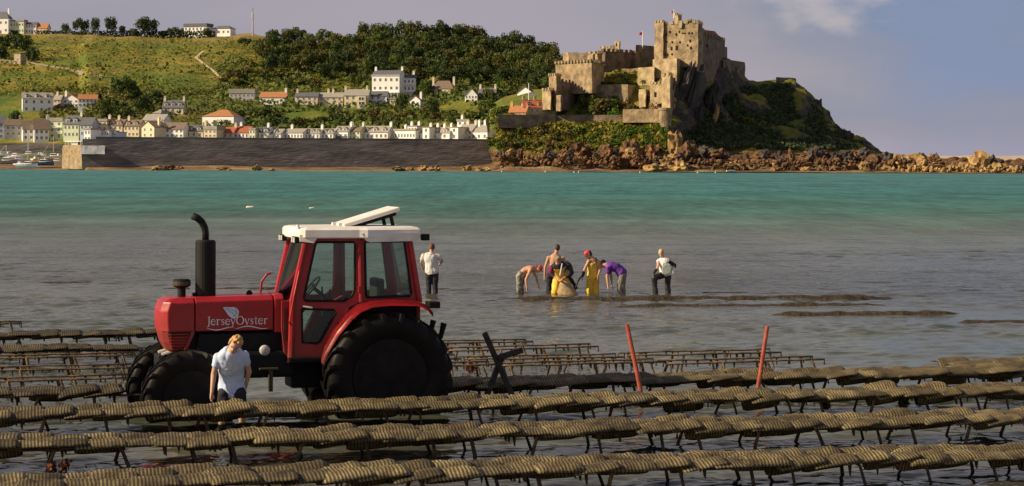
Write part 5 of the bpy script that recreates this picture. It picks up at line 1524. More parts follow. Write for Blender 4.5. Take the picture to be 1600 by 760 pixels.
def place_trestle(protos, c, x, label, group, z=0.0):
    p = random.choice(protos)
    if p.name in used: t = copy_tree(p)
    else: used.add(p.name); t = p
    t.location = (x, row_y(c, x), BED + z); t.rotation_euler = (random.uniform(-.01, .01), random.uniform(-.01, .01), ROW_A + random.uniform(-.006, .006))
    t['label'] = label; t['group'] = group
    return t
def bag_row(c, x0, x1, group, blabel, tlabel, pitch=0.405, dz=0.0, thin=1.0):
    d = TL * math.cos(ROW_A) + 0.06
    x = x0 + d / 2
    zs = {}
    while x - d / 2 < x1:
        place_trestle(PR, c, x, tlabel, group + ', trestles', dz)
        x += d
    x = x0; k = 0
    while x < x1:
        b = ob('oyster_bag', random.choice(BAGS) if thin == 1 else with_mat(random.choice(BAGS), M_bag_dark), label=blabel, cat='oyster bag', group=group + ', bags')
        wob = 0.025 * noise.noise(Vector((x * .8, c, 0)))
        b.location = (x, row_y(c, x) + random.uniform(-.05, .05), RAIL_Z + 0.06 + dz + wob + random.uniform(-.012, .02))
        b.rotation_euler = (random.uniform(-.03, .03), -0.06 + random.uniform(-.09, .07), ROW_A + random.uniform(-.06, .06) + (math.pi if random.random() < .5 else 0))
        if abs(b.rotation_euler[2]) > 2: b.rotation_euler[1] *= -1
        b.scale = (random.uniform(1.05, 1.2), random.uniform(.97, 1.06), random.uniform(.75, 1.1) * thin)
        x += pitch * random.uniform(.92, 1.08); k += 1
def xs_at(c, px):      # where the row crosses a picture column
    k = (px - 800) / F
    return k * c / (1 - 0.24 * k)
bag_row(23.55, xs_at(23.55, -60), xs_at(23.55, 1660), 'first row from the shore', 'brown net oyster bag on the row nearest the bottom edge', 'rusty steel trestle under the row nearest the bottom edge')
bag_row(26.85, xs_at(26.85, -60), xs_at(26.85, 1660), 'second row from the shore', 'brown net oyster bag on the second row from the bottom', 'rusty steel trestle under the second row from the bottom')
bag_row(30.0, xs_at(30.0, -60), xs_at(30.0, 1660), 'third row from the shore', 'brown net oyster bag on the row just before the tractor wheels', 'rusty steel trestle under the row just before the tractor wheels')
bag_row(32.75, xs_at(32.75, 718), xs_at(32.75, 1660), 'fourth row right of the tractor', 'brown net oyster bag on the row behind the red poles', 'rusty trestle under the row behind the red poles')
bag_row(32.75, xs_at(32.75, -60), xs_at(32.75, 178), 'fourth row left of the tractor', 'brown net oyster bag on the short row left of the front wheels', 'rusty trestle under the short row left of the front wheels', thin=.8)
bag_row(40.4, xs_at(40.4, -60), xs_at(40.4, 225), 'sixth row left of the tractor', 'dark oyster bag on the second farthest row left of the bonnet', 'rusty trestle under the second farthest row left of the bonnet', thin=.6)
bag_row(43.6, xs_at(43.6, -60), xs_at(43.6, 250), 'seventh row left of the tractor', 'dark oyster bag on the farthest row left of the bonnet', 'rusty trestle under the farthest row left of the bonnet', thin=.6)
def empty_row(c, a, b, label, group):
    d = TL * math.cos(ROW_A) + 0.05
    x = xs_at(c, b) - d / 2
    while x + d / 2 > xs_at(c, a):
        place_trestle(PE, c, x, label, group, random.uniform(-.02, .02)); x -= d
empty_row(36.0, 640, 1282, 'bare rusty trestle in the near empty row right of the tractor', 'bare trestles, near row right of the tractor')
empty_row(37.3, 640, 1215, 'bare rusty trestle in the second empty row right of the tractor', 'bare trestles, second row right of the tractor')
empty_row(39.2, 600, 932, 'bare rusty trestle in the short farther row behind the crossed timbers', 'bare trestles, farther row behind the timbers')
empty_row(40.6, 600, 830, 'bare rusty trestle in the farthest short row behind the tractor', 'bare trestles, farthest row behind the tractor')
empty_row(35.2, -60, 205, 'bare rusty trestle in the near empty row left of the tractor', 'bare trestles, near row left of the tractor')
empty_row(36.8, -60, 215, 'bare rusty trestle in the second empty row left of the tractor', 'bare trestles, second row left of the tractor')
empty_row(39.0, -60, 215, 'bare rusty trestle under the dark bag rows left of the tractor', 'bare trestles, third row left of the tractor')
empty_row(47.5, -60, 36, 'single bare trestle end standing far out at the left edge', 'bare trestles, far left')
bag_row(34.0, xs_at(34.0, 1500), xs_at(34.0, 1660), 'half hidden row at the right edge', 'oyster bag on the half hidden row at the right edge', 'trestle under the half hidden row at the right edge')
# clumps of red weed and growth hanging in the gaps
M_redweed = mat('red_weed', (0.16, 0.045, 0.02), .85, col2=(0.04, .015, .01), vscale=14)
def clump(px, py, wpx, hpx, Y, label, m=M_redweed):
    p = P(px, py, Y); s = Y / F
    pts = []; 
    n = 120
    q = rng.normal(size=(n, 3)) * np.array([wpx * s * .25, .06, hpx * s * .25]) + np.array([0, 0, hpx * s * .5])
    me = leaf_cloud('weed_clump', q, np.tile([-.3, -.6, .3], (n, 1)), .03, rng.uniform(0, 1, n))
    ob('weed_clump', me, loc=p, label=label, cat='seaweed', m=m)
clump(735, 582, 16, 14, 36.0, 'red brown weed clump hanging on the bare trestles behind the tractor')
clump(1234, 600, 14, 12, 34.3, 'red brown weed clump under the row right of the right hand red pole')
clump(1478, 602, 22, 12, 34.9, 'red brown weed clump under the fourth row toward the right edge')
clump(1556, 598, 26, 9, 35.2, 'small red weed clump under the fourth row at the right edge')
clump(1290, 640, 12, 14, 31.2, 'dark weed clump hanging below the third row right of centre', M_weed)
clump(1412, 640, 12, 16, 31.4, 'dark weed clump hanging below the third row toward the right edge', M_weed)
clump(80, 736, 10, 12, 25.0, 'reddish weed clump at the foot of the trestles at lower left')
clump(101, 734, 10, 14, 25.0, 'second reddish weed clump beside the paired dark legs at lower left')

# weed covered low banks just breaking the surface further out
def weed_bank(pxs, Y, h_, w, label):
    bm = bmesh.new(); pv = None
    a, b = pxs
    n = max(8, int((b - a) / 5))
    for i in range(n + 1):
        px = a + (b - a) * i / n
        u = i / n; e = max(0.0, min(1, u * 8, (1 - u) * 8))
        x = (px - 800) * Y / F; yy = Y + 0.012 * (px - (a + b) / 2) * .2
        hh = 1.15 * h_ * e * max(0.35, .85 + .30 * noise.noise(Vector((x * 1.1, Y, 0))) + .22 * noise.noise(Vector((x * 4, Y, 3)))) - .015
        ww = w * (.5 + .5 * e) * (.8 + .4 * noise.noise(Vector((x * .9, Y, 9))))
        ring = [bm.verts.new((x + .06 * noise.noise(Vector((x * 5, k, Y))), yy + ww * dy, max(-.1, hh * k - .02))) for dy, k in ((-.5, 0), (-.3, .75), (-.05, 1.0), (.25, .8), (.5, 0))]
        if pv:
            for k in range(4): bm.faces.new([pv[k], ring[k], ring[k + 1], pv[k + 1]])
        pv = ring
    return ob('weed_bank', bm, label=label, cat='weed bank', m=M_weed_bank, smooth=True)
M_weed_bank = mat('weed_bank', (0.060, 0.040, 0.016), .85, col2=(0.014, .010, .006), vscale=5, bump=1.0, bscale=9, detail=8)
weed_bank((742, 1435), 57.2, .13, .8, 'long low weed covered line breaking the water below the group of pickers')
weed_bank((945, 1405), 54.6, .10, .7, 'second low weed line in front of the long one')
weed_bank((1190, 1512), 51.6, .12, .7, 'third weed line, right of centre')
weed_bank((1485, 1680), 49.2, .10, .7, 'weed line running out at the right edge')
weed_bank((580, 760), 61.5, .05, .6, 'faint weed line passing behind the tractor cab')
weed_bank((330, 445), 61.0, .09, .6, 'weed line seen between exhaust stack and cab')
weed_bank((250, 300), 61.2, .05, .6, 'short weed line left of the exhaust stack')
weed_bank((60, 150), 64.0, .06, .7, 'dark weed patch breaking the surface at left')
weed_bank((1085, 1230), 60.2, .05, .6, 'thin weed line right of the blond picker')

# ------------------------------------------------------------------ marker poles and crossed timbers
M_redpole = mat('red_pole_paint', (0.36, 0.075, 0.04), .75, var=.3, vscale=8, bump=.3, bscale=40)
for a, b, Y, lab in (((979.5, 507), (1002, 618), 32.0, 'slim rust red marker pole leaning left, left one of the two'), ((1199, 510), (1183, 612), 32.7, 'slim rust red marker pole leaning right, right one of the two')):
    p0 = P(b[0], b[1], Y); p1 = P(a[0], a[1], Y); d = p1 - p0; p0 = p0 - d * (.4 / d.length)
    t = thing('marker_pole', lab, 'pole', p0)
    bm = bmesh.new(); b_tube(bm, [Vector(), (p1 - p0) * .5 + Vector((.006, 0, 0)), p1 - p0], [.036, .034, .032], 10)
    ob('pole', bm, t, m=M_redpole, smooth=False)
t = thing('crossed_timbers', 'dark crossed timbers standing in the water right of the tractor', 'timbers', P(780, 612, 32.2))
M_tim = mat('wet_timber', (0.035, 0.028, 0.022), .7, var=.4, vscale=10, bump=.5, bscale=30)
for (a, b, w) in (((757, 520), (802, 622), .055), ((786, 553), (759, 622), .05), ((776, 560), (817, 547), .055)):
    p0, p1 = P(b[0], b[1], 32.2) - t.location, P(a[0], a[1], 32.2 + (.06 if w == .05 else 0)) - t.location
    d = (p1 - p0); L_ = d.length; bm = bmesh.new()
    b_box(bm, -w, w, -w * .8, w * .8, 0, L_); bevel(bm, .008, 1)
    o = ob('timber', bm, t, loc=p0, m=M_tim); o.rotation_euler = d.to_track_quat('Z', 'Y').to_euler()

# ------------------------------------------------------------------ tractor
TA = R(18)
TR = Vector((-2.140, 31.796, BED))
M_red = mat('tractor_red', (0.33, 0.011, 0.013), 0.36, var=0.14, vscale=3, spec=0.45, bump=0.05, bscale=6)
M_redd = mat('tractor_red_dusty', (0.26, 0.014, 0.013), 0.5, var=0.16, vscale=5, spec=0.4)
M_blk = mat('black_iron', (0.006, 0.006, 0.006), 0.6, var=0.3, vscale=6, spec=0.25)
M_rub = mat('tyre_rubber', (0.006, 0.0055, 0.005), 0.5, col2=(0.012, 0.010, 0.008), vscale=3, spec=0.14)
def add_dirt(m, z0, z1, col, k):
    """dried mud: thicker low down, patchy"""
    n, l = m.node_tree.nodes, m.node_tree.links
    b = n['Principled BSDF']; src = b.inputs['Base Color'].links[0].from_socket
    tc = n.new('ShaderNodeTexCoord'); sp = n.new('ShaderNodeSeparateXYZ'); l.new(tc.outputs['Object'], sp.inputs['Vector'])
    mr = n.new('ShaderNodeMapRange'); mr.inputs['From Min'].default_value = z1 - BED; mr.inputs['From Max'].default_value = z0 - BED; mr.inputs['To Min'].default_value = -.12; mr.inputs['To Max'].default_value = .5
    l.new(sp.outputs['Z'], mr.inputs['Value'])
    no = n.new('ShaderNodeTexNoise'); no.inputs['Scale'].default_value = 7; no.inputs['Detail'].default_value = 8; no.inputs['Roughness'].default_value = .7
    l.new(tc.outputs['Object'], no.inputs['Vector'])
    ad = n.new('ShaderNodeMath'); ad.operation = 'ADD'; l.new(mr.outputs['Result'], ad.inputs[0]); l.new(no.outputs['Fac'], ad.inputs[1])
    m2 = n.new('ShaderNodeMapRange'); m2.inputs['From Min'].default_value = .5; m2.inputs['From Max'].default_value = .95; m2.inputs['To Max'].default_value = k
    l.new(ad.outputs[0], m2.inputs['Value'])
    x = n.new('ShaderNodeMix'); x.data_type = 'RGBA'; l.new(m2.outputs['Result'], x.inputs['Factor']); l.new(src, x.inputs['A']); x.inputs['B'].default_value = (*col, 1)
    l.new(x.outputs['Result'], b.inputs['Base Color'])
    ro = n.new('ShaderNodeMapRange'); ro.inputs['To Min'].default_value = b.inputs['Roughness'].default_value; ro.inputs['To Max'].default_value = .95
    l.new(m2.outputs['Result'], ro.inputs['Value']); l.new(ro.outputs['Result'], b.inputs['Roughness'])
add_dirt(M_red, .7, 1.8, (.085, .055, .035), .34); add_dirt(M_redd, .7, 1.8, (.085, .055, .035), .4)
M_rim = mat('wheel_rim_paint', (0.013, 0.011, 0.010), 0.7, col2=(0.006, 0.005, 0.005), vscale=6, spec=.2)
M_roof = mat('cab_roof_white', (0.80, 0.78, 0.72), 0.45, col2=(0.66, 0.62, 0.54), vscale=3, detail=8)
M_ltr = mat('lettering_white', (0.80, 0.76, 0.74), 0.5)
M_shell = mat('shell_pale', (0.55, 0.66, 0.72), 0.5, col2=(0.75, 0.78, 0.80), vscale=30)
M_lamp = mat('lamp_lens', (0.46, 0.45, 0.41), 0.4)
M_seat = mat('seat_black', (0.02, 0.02, 0.02), 0.8)
M_brown = mat('step_metal', (0.055, 0.045, 0.025), 0.7, var=.3, vscale=9)
def glass_mat(name, col, alpha):
    m = bpy.data.materials.new(name); m.use_nodes = True
    n, l = m.node_tree.nodes, m.node_tree.links
    n.remove(n['Principled BSDF'])
    tr = n.new('ShaderNodeBsdfTransparent'); tr.inputs['Color'].default_value = (*col, 1)
    gl = n.new('ShaderNodeBsdfGlossy'); gl.inputs['Roughness'].default_value = 0.04
    fr = n.new('ShaderNodeFresnel'); fr.inputs['IOR'].default_value = 1.45
    mx = n.new('ShaderNodeMixShader'); l.new(fr.outputs['Fac'], mx.inputs['Fac']); l.new(tr.outputs['BSDF'], mx.inputs[1]); l.new(gl.outputs['BSDF'], mx.inputs[2])
    l.new(mx.outputs['Shader'], n['Material Output'].inputs['Surface'])
    return m
M_glass = glass_mat('cab_glass', (0.84, 0.93, 0.89), .5)
tractor = thing('tractor', 'red farm tractor with white cab roof, standing in the shallows', 'tractor', TR, math.pi + TA)
def tp(name, bm, m, parent=None, smooth=False, loc=None):
    return ob(name, bm, parent or tractor, m=m, smooth=smooth, loc=loc)
dz = -BED
V = lambda u, l, z: Vector((u, l, z + dz))
def tbox(u0, u1, l0, l1, z0, z1, bv=0.0, bm=None):
    bm = bm or bmesh.new(); b_box(bm, u0, u1, l0, l1, z0 + dz, z1 + dz)
    if bv: bevel(bm, bv, 2)
    return bm
def extrude_side(profile, l0, l1, bv=0.0, inset=None):
    """side profile (u,z) extruded across the tractor"""
    bm = bmesh.new()
    a = [bm.verts.new(V(u, l0, z)) for u, z in profile]; b = [bm.verts.new(V(u, l1, z)) for u, z in profile]
    n = len(profile)
    for i in range(n): bm.faces.new([a[i], a[(i + 1) % n], b[(i + 1) % n], b[i]])
    bm.faces.new(a[::-1]); bm.faces.new(b)
    bmesh.ops.recalc_face_normals(bm, faces=bm.faces[:])
    if bv: bevel(bm, bv, 3)
    return bm
HW = 0.41
# bonnet: chamfered cross section swept along its length
def hood_piece(u0, u1, top0, top1, bot0, bot1, hw0=HW, hw1=HW, ch=0.09):
    bm = bmesh.new(); rings = []
    for u, tp_, bt, hw in ((u0, top0, bot0, hw0), (u1, top1, bot1, hw1)):
        rings.append([bm.verts.new(V(u, l, z)) for l, z in ((-hw, bt), (-hw, tp_ - ch * .75), (-hw + ch, tp_), (hw - ch, tp_), (hw, tp_ - ch * .75), (hw, bt))])
    for k in range(6): bm.faces.new([rings[0][k], rings[0][(k + 1) % 6], rings[1][(k + 1) % 6], rings[1][k]])
    bm.faces.new(rings[0][::-1]); bm.faces.new(rings[1])
    bmesh.ops.recalc_face_normals(bm, faces=bm.faces[:])
    return bevel(bm, .018, 2)
hood = tp('bonnet', hood_piece(1.66, 2.835, 1.785, 1.765, 1.26, 1.26), M_red)
tp('bonnet_rear_cowl', hood_piece(1.50, 1.645, 1.80, 1.795, 1.22, 1.22, HW + .015, HW + .01), M_red)
# nose: upper cowl and tapering grille cheeks
bm = bmesh.new()
prof = [(2.85, 1.26), (2.85, 1.762), (3.20, 1.752), (3.30, 1.70), (3.345, 1.56), (3.345, 1.42), (3.335, 1.26)]
rings = []
for l, k in ((-HW, .0), (-HW + .1, 1.0), (HW - .1, 1.0), (HW, .0)):
    rings.append([bm.verts.new(V(u - (1 - k) * .10 * (u > 3), l, z - (1 - k) * .07 * (z > 1.7))) for u, z in prof])
for a, b in zip(rings, rings[1:]):
    for i in range(len(prof)): bm.faces.new([a[i], a[(i + 1) % len(prof)], b[(i + 1) % len(prof)], b[i]])
bm.faces.new(rings[0][::-1]); bm.faces.new(rings[-1]); bmesh.ops.recalc_face_normals(bm, faces=bm.faces[:]); bevel(bm, .015, 2)
nose = tp('nose_cowl', bm, M_red)
bm = bmesh.new()     # tapered lower grille
rings = []
for z, uf, ur, hw in ((1.255, 3.325, 2.88, HW - .02), (1.10, 3.285, 2.93, HW - .05), (.98, 3.23, 2.98, HW - .09), (.95, 3.18, 3.02, HW - .14)):
    rings.append([bm.verts.new(V(u, l, z)) for u, l in ((ur, -hw), (uf - .08, -hw), (uf, -hw + .1), (uf, hw - .1), (uf - .08, hw), (ur, hw))])
for a, b in zip(rings, rings[1:]):
    for i in range(6): bm.faces.new([a[i], a[(i + 1) % 6], b[(i + 1) % 6], b[i]])
bm.faces.new(rings[0]); bm.faces.new(rings[-1][::-1]); bmesh.ops.recalc_face_normals(bm, faces=bm.faces[:]); bevel(bm, .01, 1)
grille = tp('grille', bm, M_redd)
for k in range(5):
    z = 1.03 + .045 * k; f_ = (z - .95) / .3
    bm = bmesh.new(); hw = HW - .105 + .085 * f_ + .012
    b_box(bm, 2.98 - .06 * f_, 3.18 + .04 * f_, hw - .03, hw + .014, z + dz, z + dz + .022); bevel(bm, .005, 1)
    tp('louvre', bm, M_red, grille)
bm = bmesh.new(); b_box(bm, 2.91, 3.20, HW - .04, HW - .008, 1.20 + dz, 1.245 + dz); tp('grille_slot', bm, M_blk, grille)
bm = bmesh.new(); b_plate(bm, [[(2.84, 1.26), (2.90, 1.26), (3.0, .98), (2.96, .98)]], lambda a, b, o: V(a, HW - .07 + o, b), .06); tp('cheek_strip', bm, M_red, grille)
# dark engine, transmission and axles
bm = tbox(1.3, 2.98, -.27, .27, .55, 1.25)
tbox(1.5, 2.8, -.34, .34, .82, 1.24, bm=bm)
tp('engine', bevel(bm, .03, 1), M_blk)
tp('transmission', tbox(-.35, 1.35, -.26, .26, .35, .98, .04), M_blk)
bm = bmesh.new(); b_tube(bm, [V(0, -.85, .58), V(0, .85, .58)], .14, 12); tp('rear_axle', bm, M_blk)
bm = bmesh.new(); b_tube(bm, [V(2.99, -.75, .40), V(2.99, 0, .48), V(2.99, .75, .40)], [.08, .13, .08], 10); tp('front_axle', bm, M_blk)
tp('fuel_tank', tbox(1.35, 2.15, .27, .52, .55, .95, .05), M_blk)
for q in (.18, -.18):
    bm = bmesh.new(); b_tube(bm, [V(3.05, q, .98), V(3.30, q, .90)], .035, 8); tp('front_bracket', bm, mat('bracket_steel', (.5, .48, .42), .4))
tp('front_weight', tbox(3.1, 3.36, -.25, .25, .62, .90, .03), M_blk)
# wheels
def wheel(name, u, l, z, r, w, nl, side):
    rim_r = r * .60
    bm = bmesh.new()
    b_lathe(bm, [(rim_r * .98, -w * .40), (rim_r, -w * .30), (rim_r * .9, -w * .22), (rim_r * .9, w * .22), (rim_r, w * .30), (rim_r * .98, w * .40)], 32, 'y')
    b_lathe(bm, [(rim_r * .9, side * w * .10), (rim_r * .55, side * w * .02), (rim_r * .30, side * w * .18), (.05, side * w * .20)], 32, 'y')
    wh = ob('wheel', bm, tractor, m=M_rim, smooth=False, loc=V(u, l, z))
    bm = bmesh.new()
    rt = r * .955
    prof = [(rim_r, -w * .38), (rim_r + .05, -w * .47), (r * .80, -w * .50), (rt * .95, -w * .47), (rt, -w * .36), (rt * 1.004, 0), (rt, w * .36), (rt * .95, w * .47), (r * .80, w * .50), (rim_r + .05, w * .47), (rim_r, w * .38)]
    b_lathe(bm, prof, 56, 'y')
    ty = ob('tyre', bm, wh, m=M_rub, smooth=True)
    for s_ in (-1, 1):
        for k in range(nl):
            a0 = 2 * math.pi * (k + (.5 if s_ > 0 else 0)) / nl
            bm = bmesh.new()
            rows = []
            for t_ in (0, .25, .55, .85, 1.0, 1.12):
                a = a0 + .34 * (t_ ** .85) * (1.0 if r > .8 else 1.15); y = s_ * w * (-.03 + .53 * min(t_, 1.0)) ; top = rt + (r - rt) * (1.0 if t_ < 1 else .55) - (.06 * r if t_ > 1.05 else 0)
                base = rt * .96 - (.05 * r if t_ > .9 else 0) - (.07 * r if t_ > 1.05 else 0)
                hwid = .030 * (1.15 if t_ > .7 else 1.0) * (r / .95) ** .5
                if t_ > 1.05: y = s_ * w * .515
                ring = []
                for da, rr in ((-hwid / r, base), (-hwid * .8 / r, top), (hwid * .8 / r, top), (hwid / r, base)):
                    ring.append(bm.verts.new((math.cos(a + da) * rr, y, math.sin(a + da) * rr)))
                rows.append(ring)
            for p_, q_ in zip(rows, rows[1:]):
                for j in range(4): bm.faces.new([p_[j], p_[(j + 1) % 4], q_[(j + 1) % 4], q_[j]])
            bm.faces.new(rows[0][::-1]); bm.faces.new(rows[-1]); bmesh.ops.recalc_face_normals(bm, faces=bm.faces[:])
            ob('tread_lug', bm, wh, m=M_rub)
    for k in range(8):
        a = k * math.pi / 4; bm = bmesh.new()
        b_lathe(bm, [(.022, 0), (.022, .03), (.005, .035)], 6, 'y', origin=(math.cos(a) * rim_r * .4, side * w * .14, math.sin(a) * rim_r * .4)); ob('wheel_nut', bm, wh, m=M_blk)
    return wh
for l in (.82, -.82):
    wheel('rear', 0.0, l, .56, .985, .56, 20, 1 if l > 0 else -1)
    wheel('front', 2.99, l, .33, .70, .42, 18, 1 if l > 0 else -1)
# cab frame
CW0, CW1 = .735, .69       # half width at sill and at roof
cwl = lambda z, u=0.0: (CW0 + (CW1 - CW0) * max(0, min(1, (z - 1.0) / 1.7))) * ctap(u)
ctap = lambda u: 1 - 0.20 * max(0.0, u - 0.4) / 1.07
def side_plate(loops, t, m, name, sgn=1, off=0.0, parent=None):
    bm = bmesh.new(); b_plate(bm, loops, lambda a, b, o: V(a - .05 * max(0.0, a - .4), sgn * (cwl(b, a) + off - o), b), t)
    return tp(name, bm, m, parent)
A_b, A_m, A_t = (1.47, .80), (1.43, 1.72), (1.22, 2.67)
door_out = [(1.46, .79), (1.425, 1.72), (1.215, 2.66), (.405, 2.66), (.375, 1.69), (.56, 1.60), (.86, 1.12), (.98, .79)]
win_hole = [(1.28, 1.74), (1.245, 1.70), (.64, 1.695), (.52, 1.77), (.48, 1.87), (.47, 2.55), (.49, 2.585), (1.06, 2.585), (1.095, 2.55)]
low_hole = [(1.31, 1.58), (.80, 1.565), (.775, 1.52), (1.02, 1.09), (1.07, 1.06), (1.30, 1.075)]
rear_out = [(.365, 1.69), (.395, 2.66), (-.36, 2.66), (-.52, 1.69)]
rear_hole = [(.30, 1.77), (.315, 2.57), (.30, 2.59), (-.28, 2.59), (-.305, 2.57), (-.41, 1.79), (-.39, 1.755), (.285, 1.745)]
for sg in (1, -1):
    d_ = side_plate([door_out, win_hole, low_hole], .06, M_red, 'cab_door', sg)
    side_plate([win_hole], .012, M_glass, 'door_glass', sg, -.025, d_)
    side_plate([low_hole], .012, M_glass, 'door_glass', sg, -.025, d_)
    for lp, wd in ((win_hole, .018), (low_hole, .018)):
        bm = bmesh.new(); q = [V(a - .05 * max(0.0, a - .4), sg * (cwl(b, a) + .003), b) for a, b in lp]; b_tube(bm, q + [q[0]], wd, 6); tp('window_seal', bm, M_blk, d_)
    rr = side_plate([rear_out, rear_hole], .06, M_red, 'rear_side_frame', sg)
    side_plate([rear_hole], .012, M_glass, 'side_glass', sg, -.025, rr)
    bm = bmesh.new(); q = [V(a, sg * (cwl(b) + .003), b) for a, b in rear_hole]; b_tube(bm, q + [q[0]], .018, 6); tp('window_seal', bm, M_blk, rr)
    bm = bmesh.new(); b_tube(bm, [V(1.43, sg * CW0 * .80, .78), V(1.41, sg * (CW0 * .80 + .02), 1.72), V(1.20, sg * (CW1 * .84 + .02), 2.66)], [.05, .045, .04], 8); tp('front_pillar', bm, M_red)
    bm = bmesh.new(); b_tube(bm, [V(.385, sg * (CW0 + .012), 1.68), V(.40, sg * (CW1 + .012), 2.66)], .032, 8); tp('centre_pillar', bm, M_redd)
    bm = bmesh.new(); b_tube(bm, [V(-.54, sg * CW0, 1.66), V(-.38, sg * CW1, 2.66)], .045, 8); tp('rear_pillar', bm, M_red)
    bm = bmesh.new(); b_tube(bm, [V(1.44, sg * (.63), 1.35), V(1.47, sg * (.69), 1.40), V(1.40, sg * (.69), 1.80), V(1.32, sg * (.66), 2.15), V(1.28, sg * (.61), 2.2)], .014, 6); tp('grab_rail', bm, M_red)
    for z in (2.42, 1.82):
        bm = tbox(.36, .43, sg * (cwl(z) + .0) - .03, sg * (cwl(z) + .0) + .05 * sg + .01, z, z + .1, .008); tp('door_hinge', bm, M_redd, d_)
    bm = bmesh.new(); b_tube(bm, [V(1.26, sg * (CW0 * .85 + .03), 1.625), V(1.12, sg * (CW0 * .87 + .045), 1.60)], .014, 6); tp('door_handle', bm, M_alu, d_)
    # narrow pane and post ahead of the door
    bm = bmesh.new(); b_plate(bm, [[(1.43, .80), (1.42, 1.70), (1.56, 1.70), (1.56, 1.30), (1.52, .95)], [(1.455, 1.12), (1.445, 1.60), (1.53, 1.60), (1.535, 1.30), (1.50, 1.08)]], lambda a, b, o: V(a, sg * (CW0 * .80 - .04 - o), b), .05)
    fp = tp('front_quarter_frame', bm, M_redd)
    bm = bmesh.new(); b_plate(bm, [[(1.455, 1.12), (1.445, 1.60), (1.53, 1.60), (1.535, 1.30), (1.50, 1.08)]], lambda a, b, o: V(a, sg * (CW0 * .80 - .065 - o), b), .01); tp('quarter_glass', bm, M_glass, fp)
tp('cab_floor', tbox(-.45, 1.48, -.70, .70, .78, .86, .02), M_blk)
tp('front_bulkhead', tbox(1.40, 1.52, -.52, .52, .86, 1.70, .02), M_redd)
tp('rear_bulkhead', tbox(-.56, -.50, -.70, .70, 1.2, 1.70, .015), M_redd)
# bowed windscreen and rear glass
bm = bmesh.new(); N_ = 14; pr = None
for i in range(N_ + 1):
    l = -.56 + 1.12 * i / N_; b_ = 1 - (l / .56) ** 2
    q = (bm.verts.new(V(1.42 + .10 * b_, l, 1.70)), bm.verts.new(V(1.19 + .08 * b_, l * .98, 2.64)))
    if pr: bm.faces.new([pr[0], q[0], q[1], pr[1]])
    pr = q
bmesh.ops.solidify(bm, geom=bm.faces[:], thickness=.01)
tp('windscreen', bm, M_glass, smooth=True)
bm = bmesh.new(); q = [bm.verts.new(V(*p)) for p in ((-.53, -.66, 1.72), (-.53, .66, 1.72), (-.37, .62, 2.62), (-.37, -.62, 2.62))]; bm.faces.new(q); bmesh.ops.solidify(bm, geom=bm.faces[:], thickness=.01)
tp('rear_glass', bm, M_glass)
bm = tbox(1.225, 1.24, .36, .48, 2.44, 2.55); tp('permit_sticker', bm, mat('sticker_pale', (.65, .68, .45), .6))
# roof
bm = bmesh.new(); rings = []
for z, k, e in ((2.645, .0, -.02), (2.66, .02, .0), (2.77, .02, .0), (2.80, -.03, -.03), (2.815, -.15, -.15)):
    pts = []
    for u, l in ((-.52, -.74), (-.56, -.66), (-.56, .66), (-.52, .74), (.30, .80), (.42, .76), (1.22, .66), (1.31, .58), (1.36, 0), (1.31, -.58), (1.22, -.66), (.42, -.76), (.30, -.80)):
        cu = .5; pts.append(bm.verts.new(V(cu + (u - cu) * (1 + k * .6), l * (1 + k), z)))
    rings.append(pts)
for a, b in zip(rings, rings[1:]):
    for i in range(len(a)): bm.faces.new([a[i], a[(i + 1) % len(a)], b[(i + 1) % len(a)], b[i]])
bm.faces.new(rings[0][::-1]); bm.faces.new(rings[-1]); bmesh.ops.recalc_face_normals(bm, faces=bm.faces[:])
roof = tp('cab_roof', bm, M_roof)
for sg in (1, -1):

    bm = bmesh.new(); b_plate(bm, [[(1.31, 2.70), (1.30, 2.60), (1.10, 2.575), (1.02, 2.70)]], lambda a, b, o: V(a, sg * (.70 - (a - 1.0) * .22 - o), b), .10); tp('roof_corner', bm, M_roof, roof)
    bm = bmesh.new(); b_plate(bm, [[(.40, 2.72), (.30, 2.60), (.26, 2.585), (-.50, 2.60), (-.53, 2.72)]], lambda a, b, o: V(a, sg * (.80 - o), b), .12); tp('roof_skirt', bm, M_roof, roof)
    for z, l in ((2.57, .54), (2.57, .40)):
        bm = tbox(1.30, 1.37, sg * l - .06, sg * l + .06, z, z + .10, .015); wl_ = tp('work_lamp', bm, M_blk, roof)
        bm = tbox(1.372, 1.38, sg * l - .05, sg * l + .05, z + .012, z + .088); tp('lens', bm, M_lamp, wl_)
    bm = tbox(-.70, -.58, sg * .66 - .06, sg * .66 + .06, 2.60, 2.70, .015); tp('rear_work_lamp', bm, M_blk, roof)
bm = bmesh.new(); b_tube(bm, [V(1.32, .55, 2.80), V(1.32, .55, 2.85)], [.035, .02], 8); tp('beacon_stub', bm, M_roof, roof)
# raised roof hatch
bm = bmesh.new(); b_box(bm, 0, .92, -.36, .36, -.02, .045); bevel(bm, .02, 2)
ht = tp('roof_hatch', bm, M_roof, roof, loc=V(.56, 0, 2.83)); ht.rotation_euler = (0, R(180 + 16.5), math.radians(0)); ht.rotation_euler = (0, math.pi + R(16.5), 0)
bm = bmesh.new(); b_box(bm, .16, .86, -.30, .30, .047, .10); bevel(bm, .02, 1); tp('hatch_lining', bm, M_blk, ht)
bm = bmesh.new(); b_tube(bm, [V(-.24, .26, 2.80), V(-.20, .26, 2.98)], .03, 6); b_tube(bm, [V(-.24, -.26, 2.80), V(-.20, -.26, 2.98)], .03, 6); b_tube(bm, [V(-.20, -.26, 2.98), V(-.20, .26, 2.98)], .03, 6); tp('hatch_prop', bm, M_blk, roof)
for q in (.2, -.2): tp('hatch_hinge', tbox(.5, .62, q - .04, q + .04, 2.81, 2.86, .01), M_roof, roof)
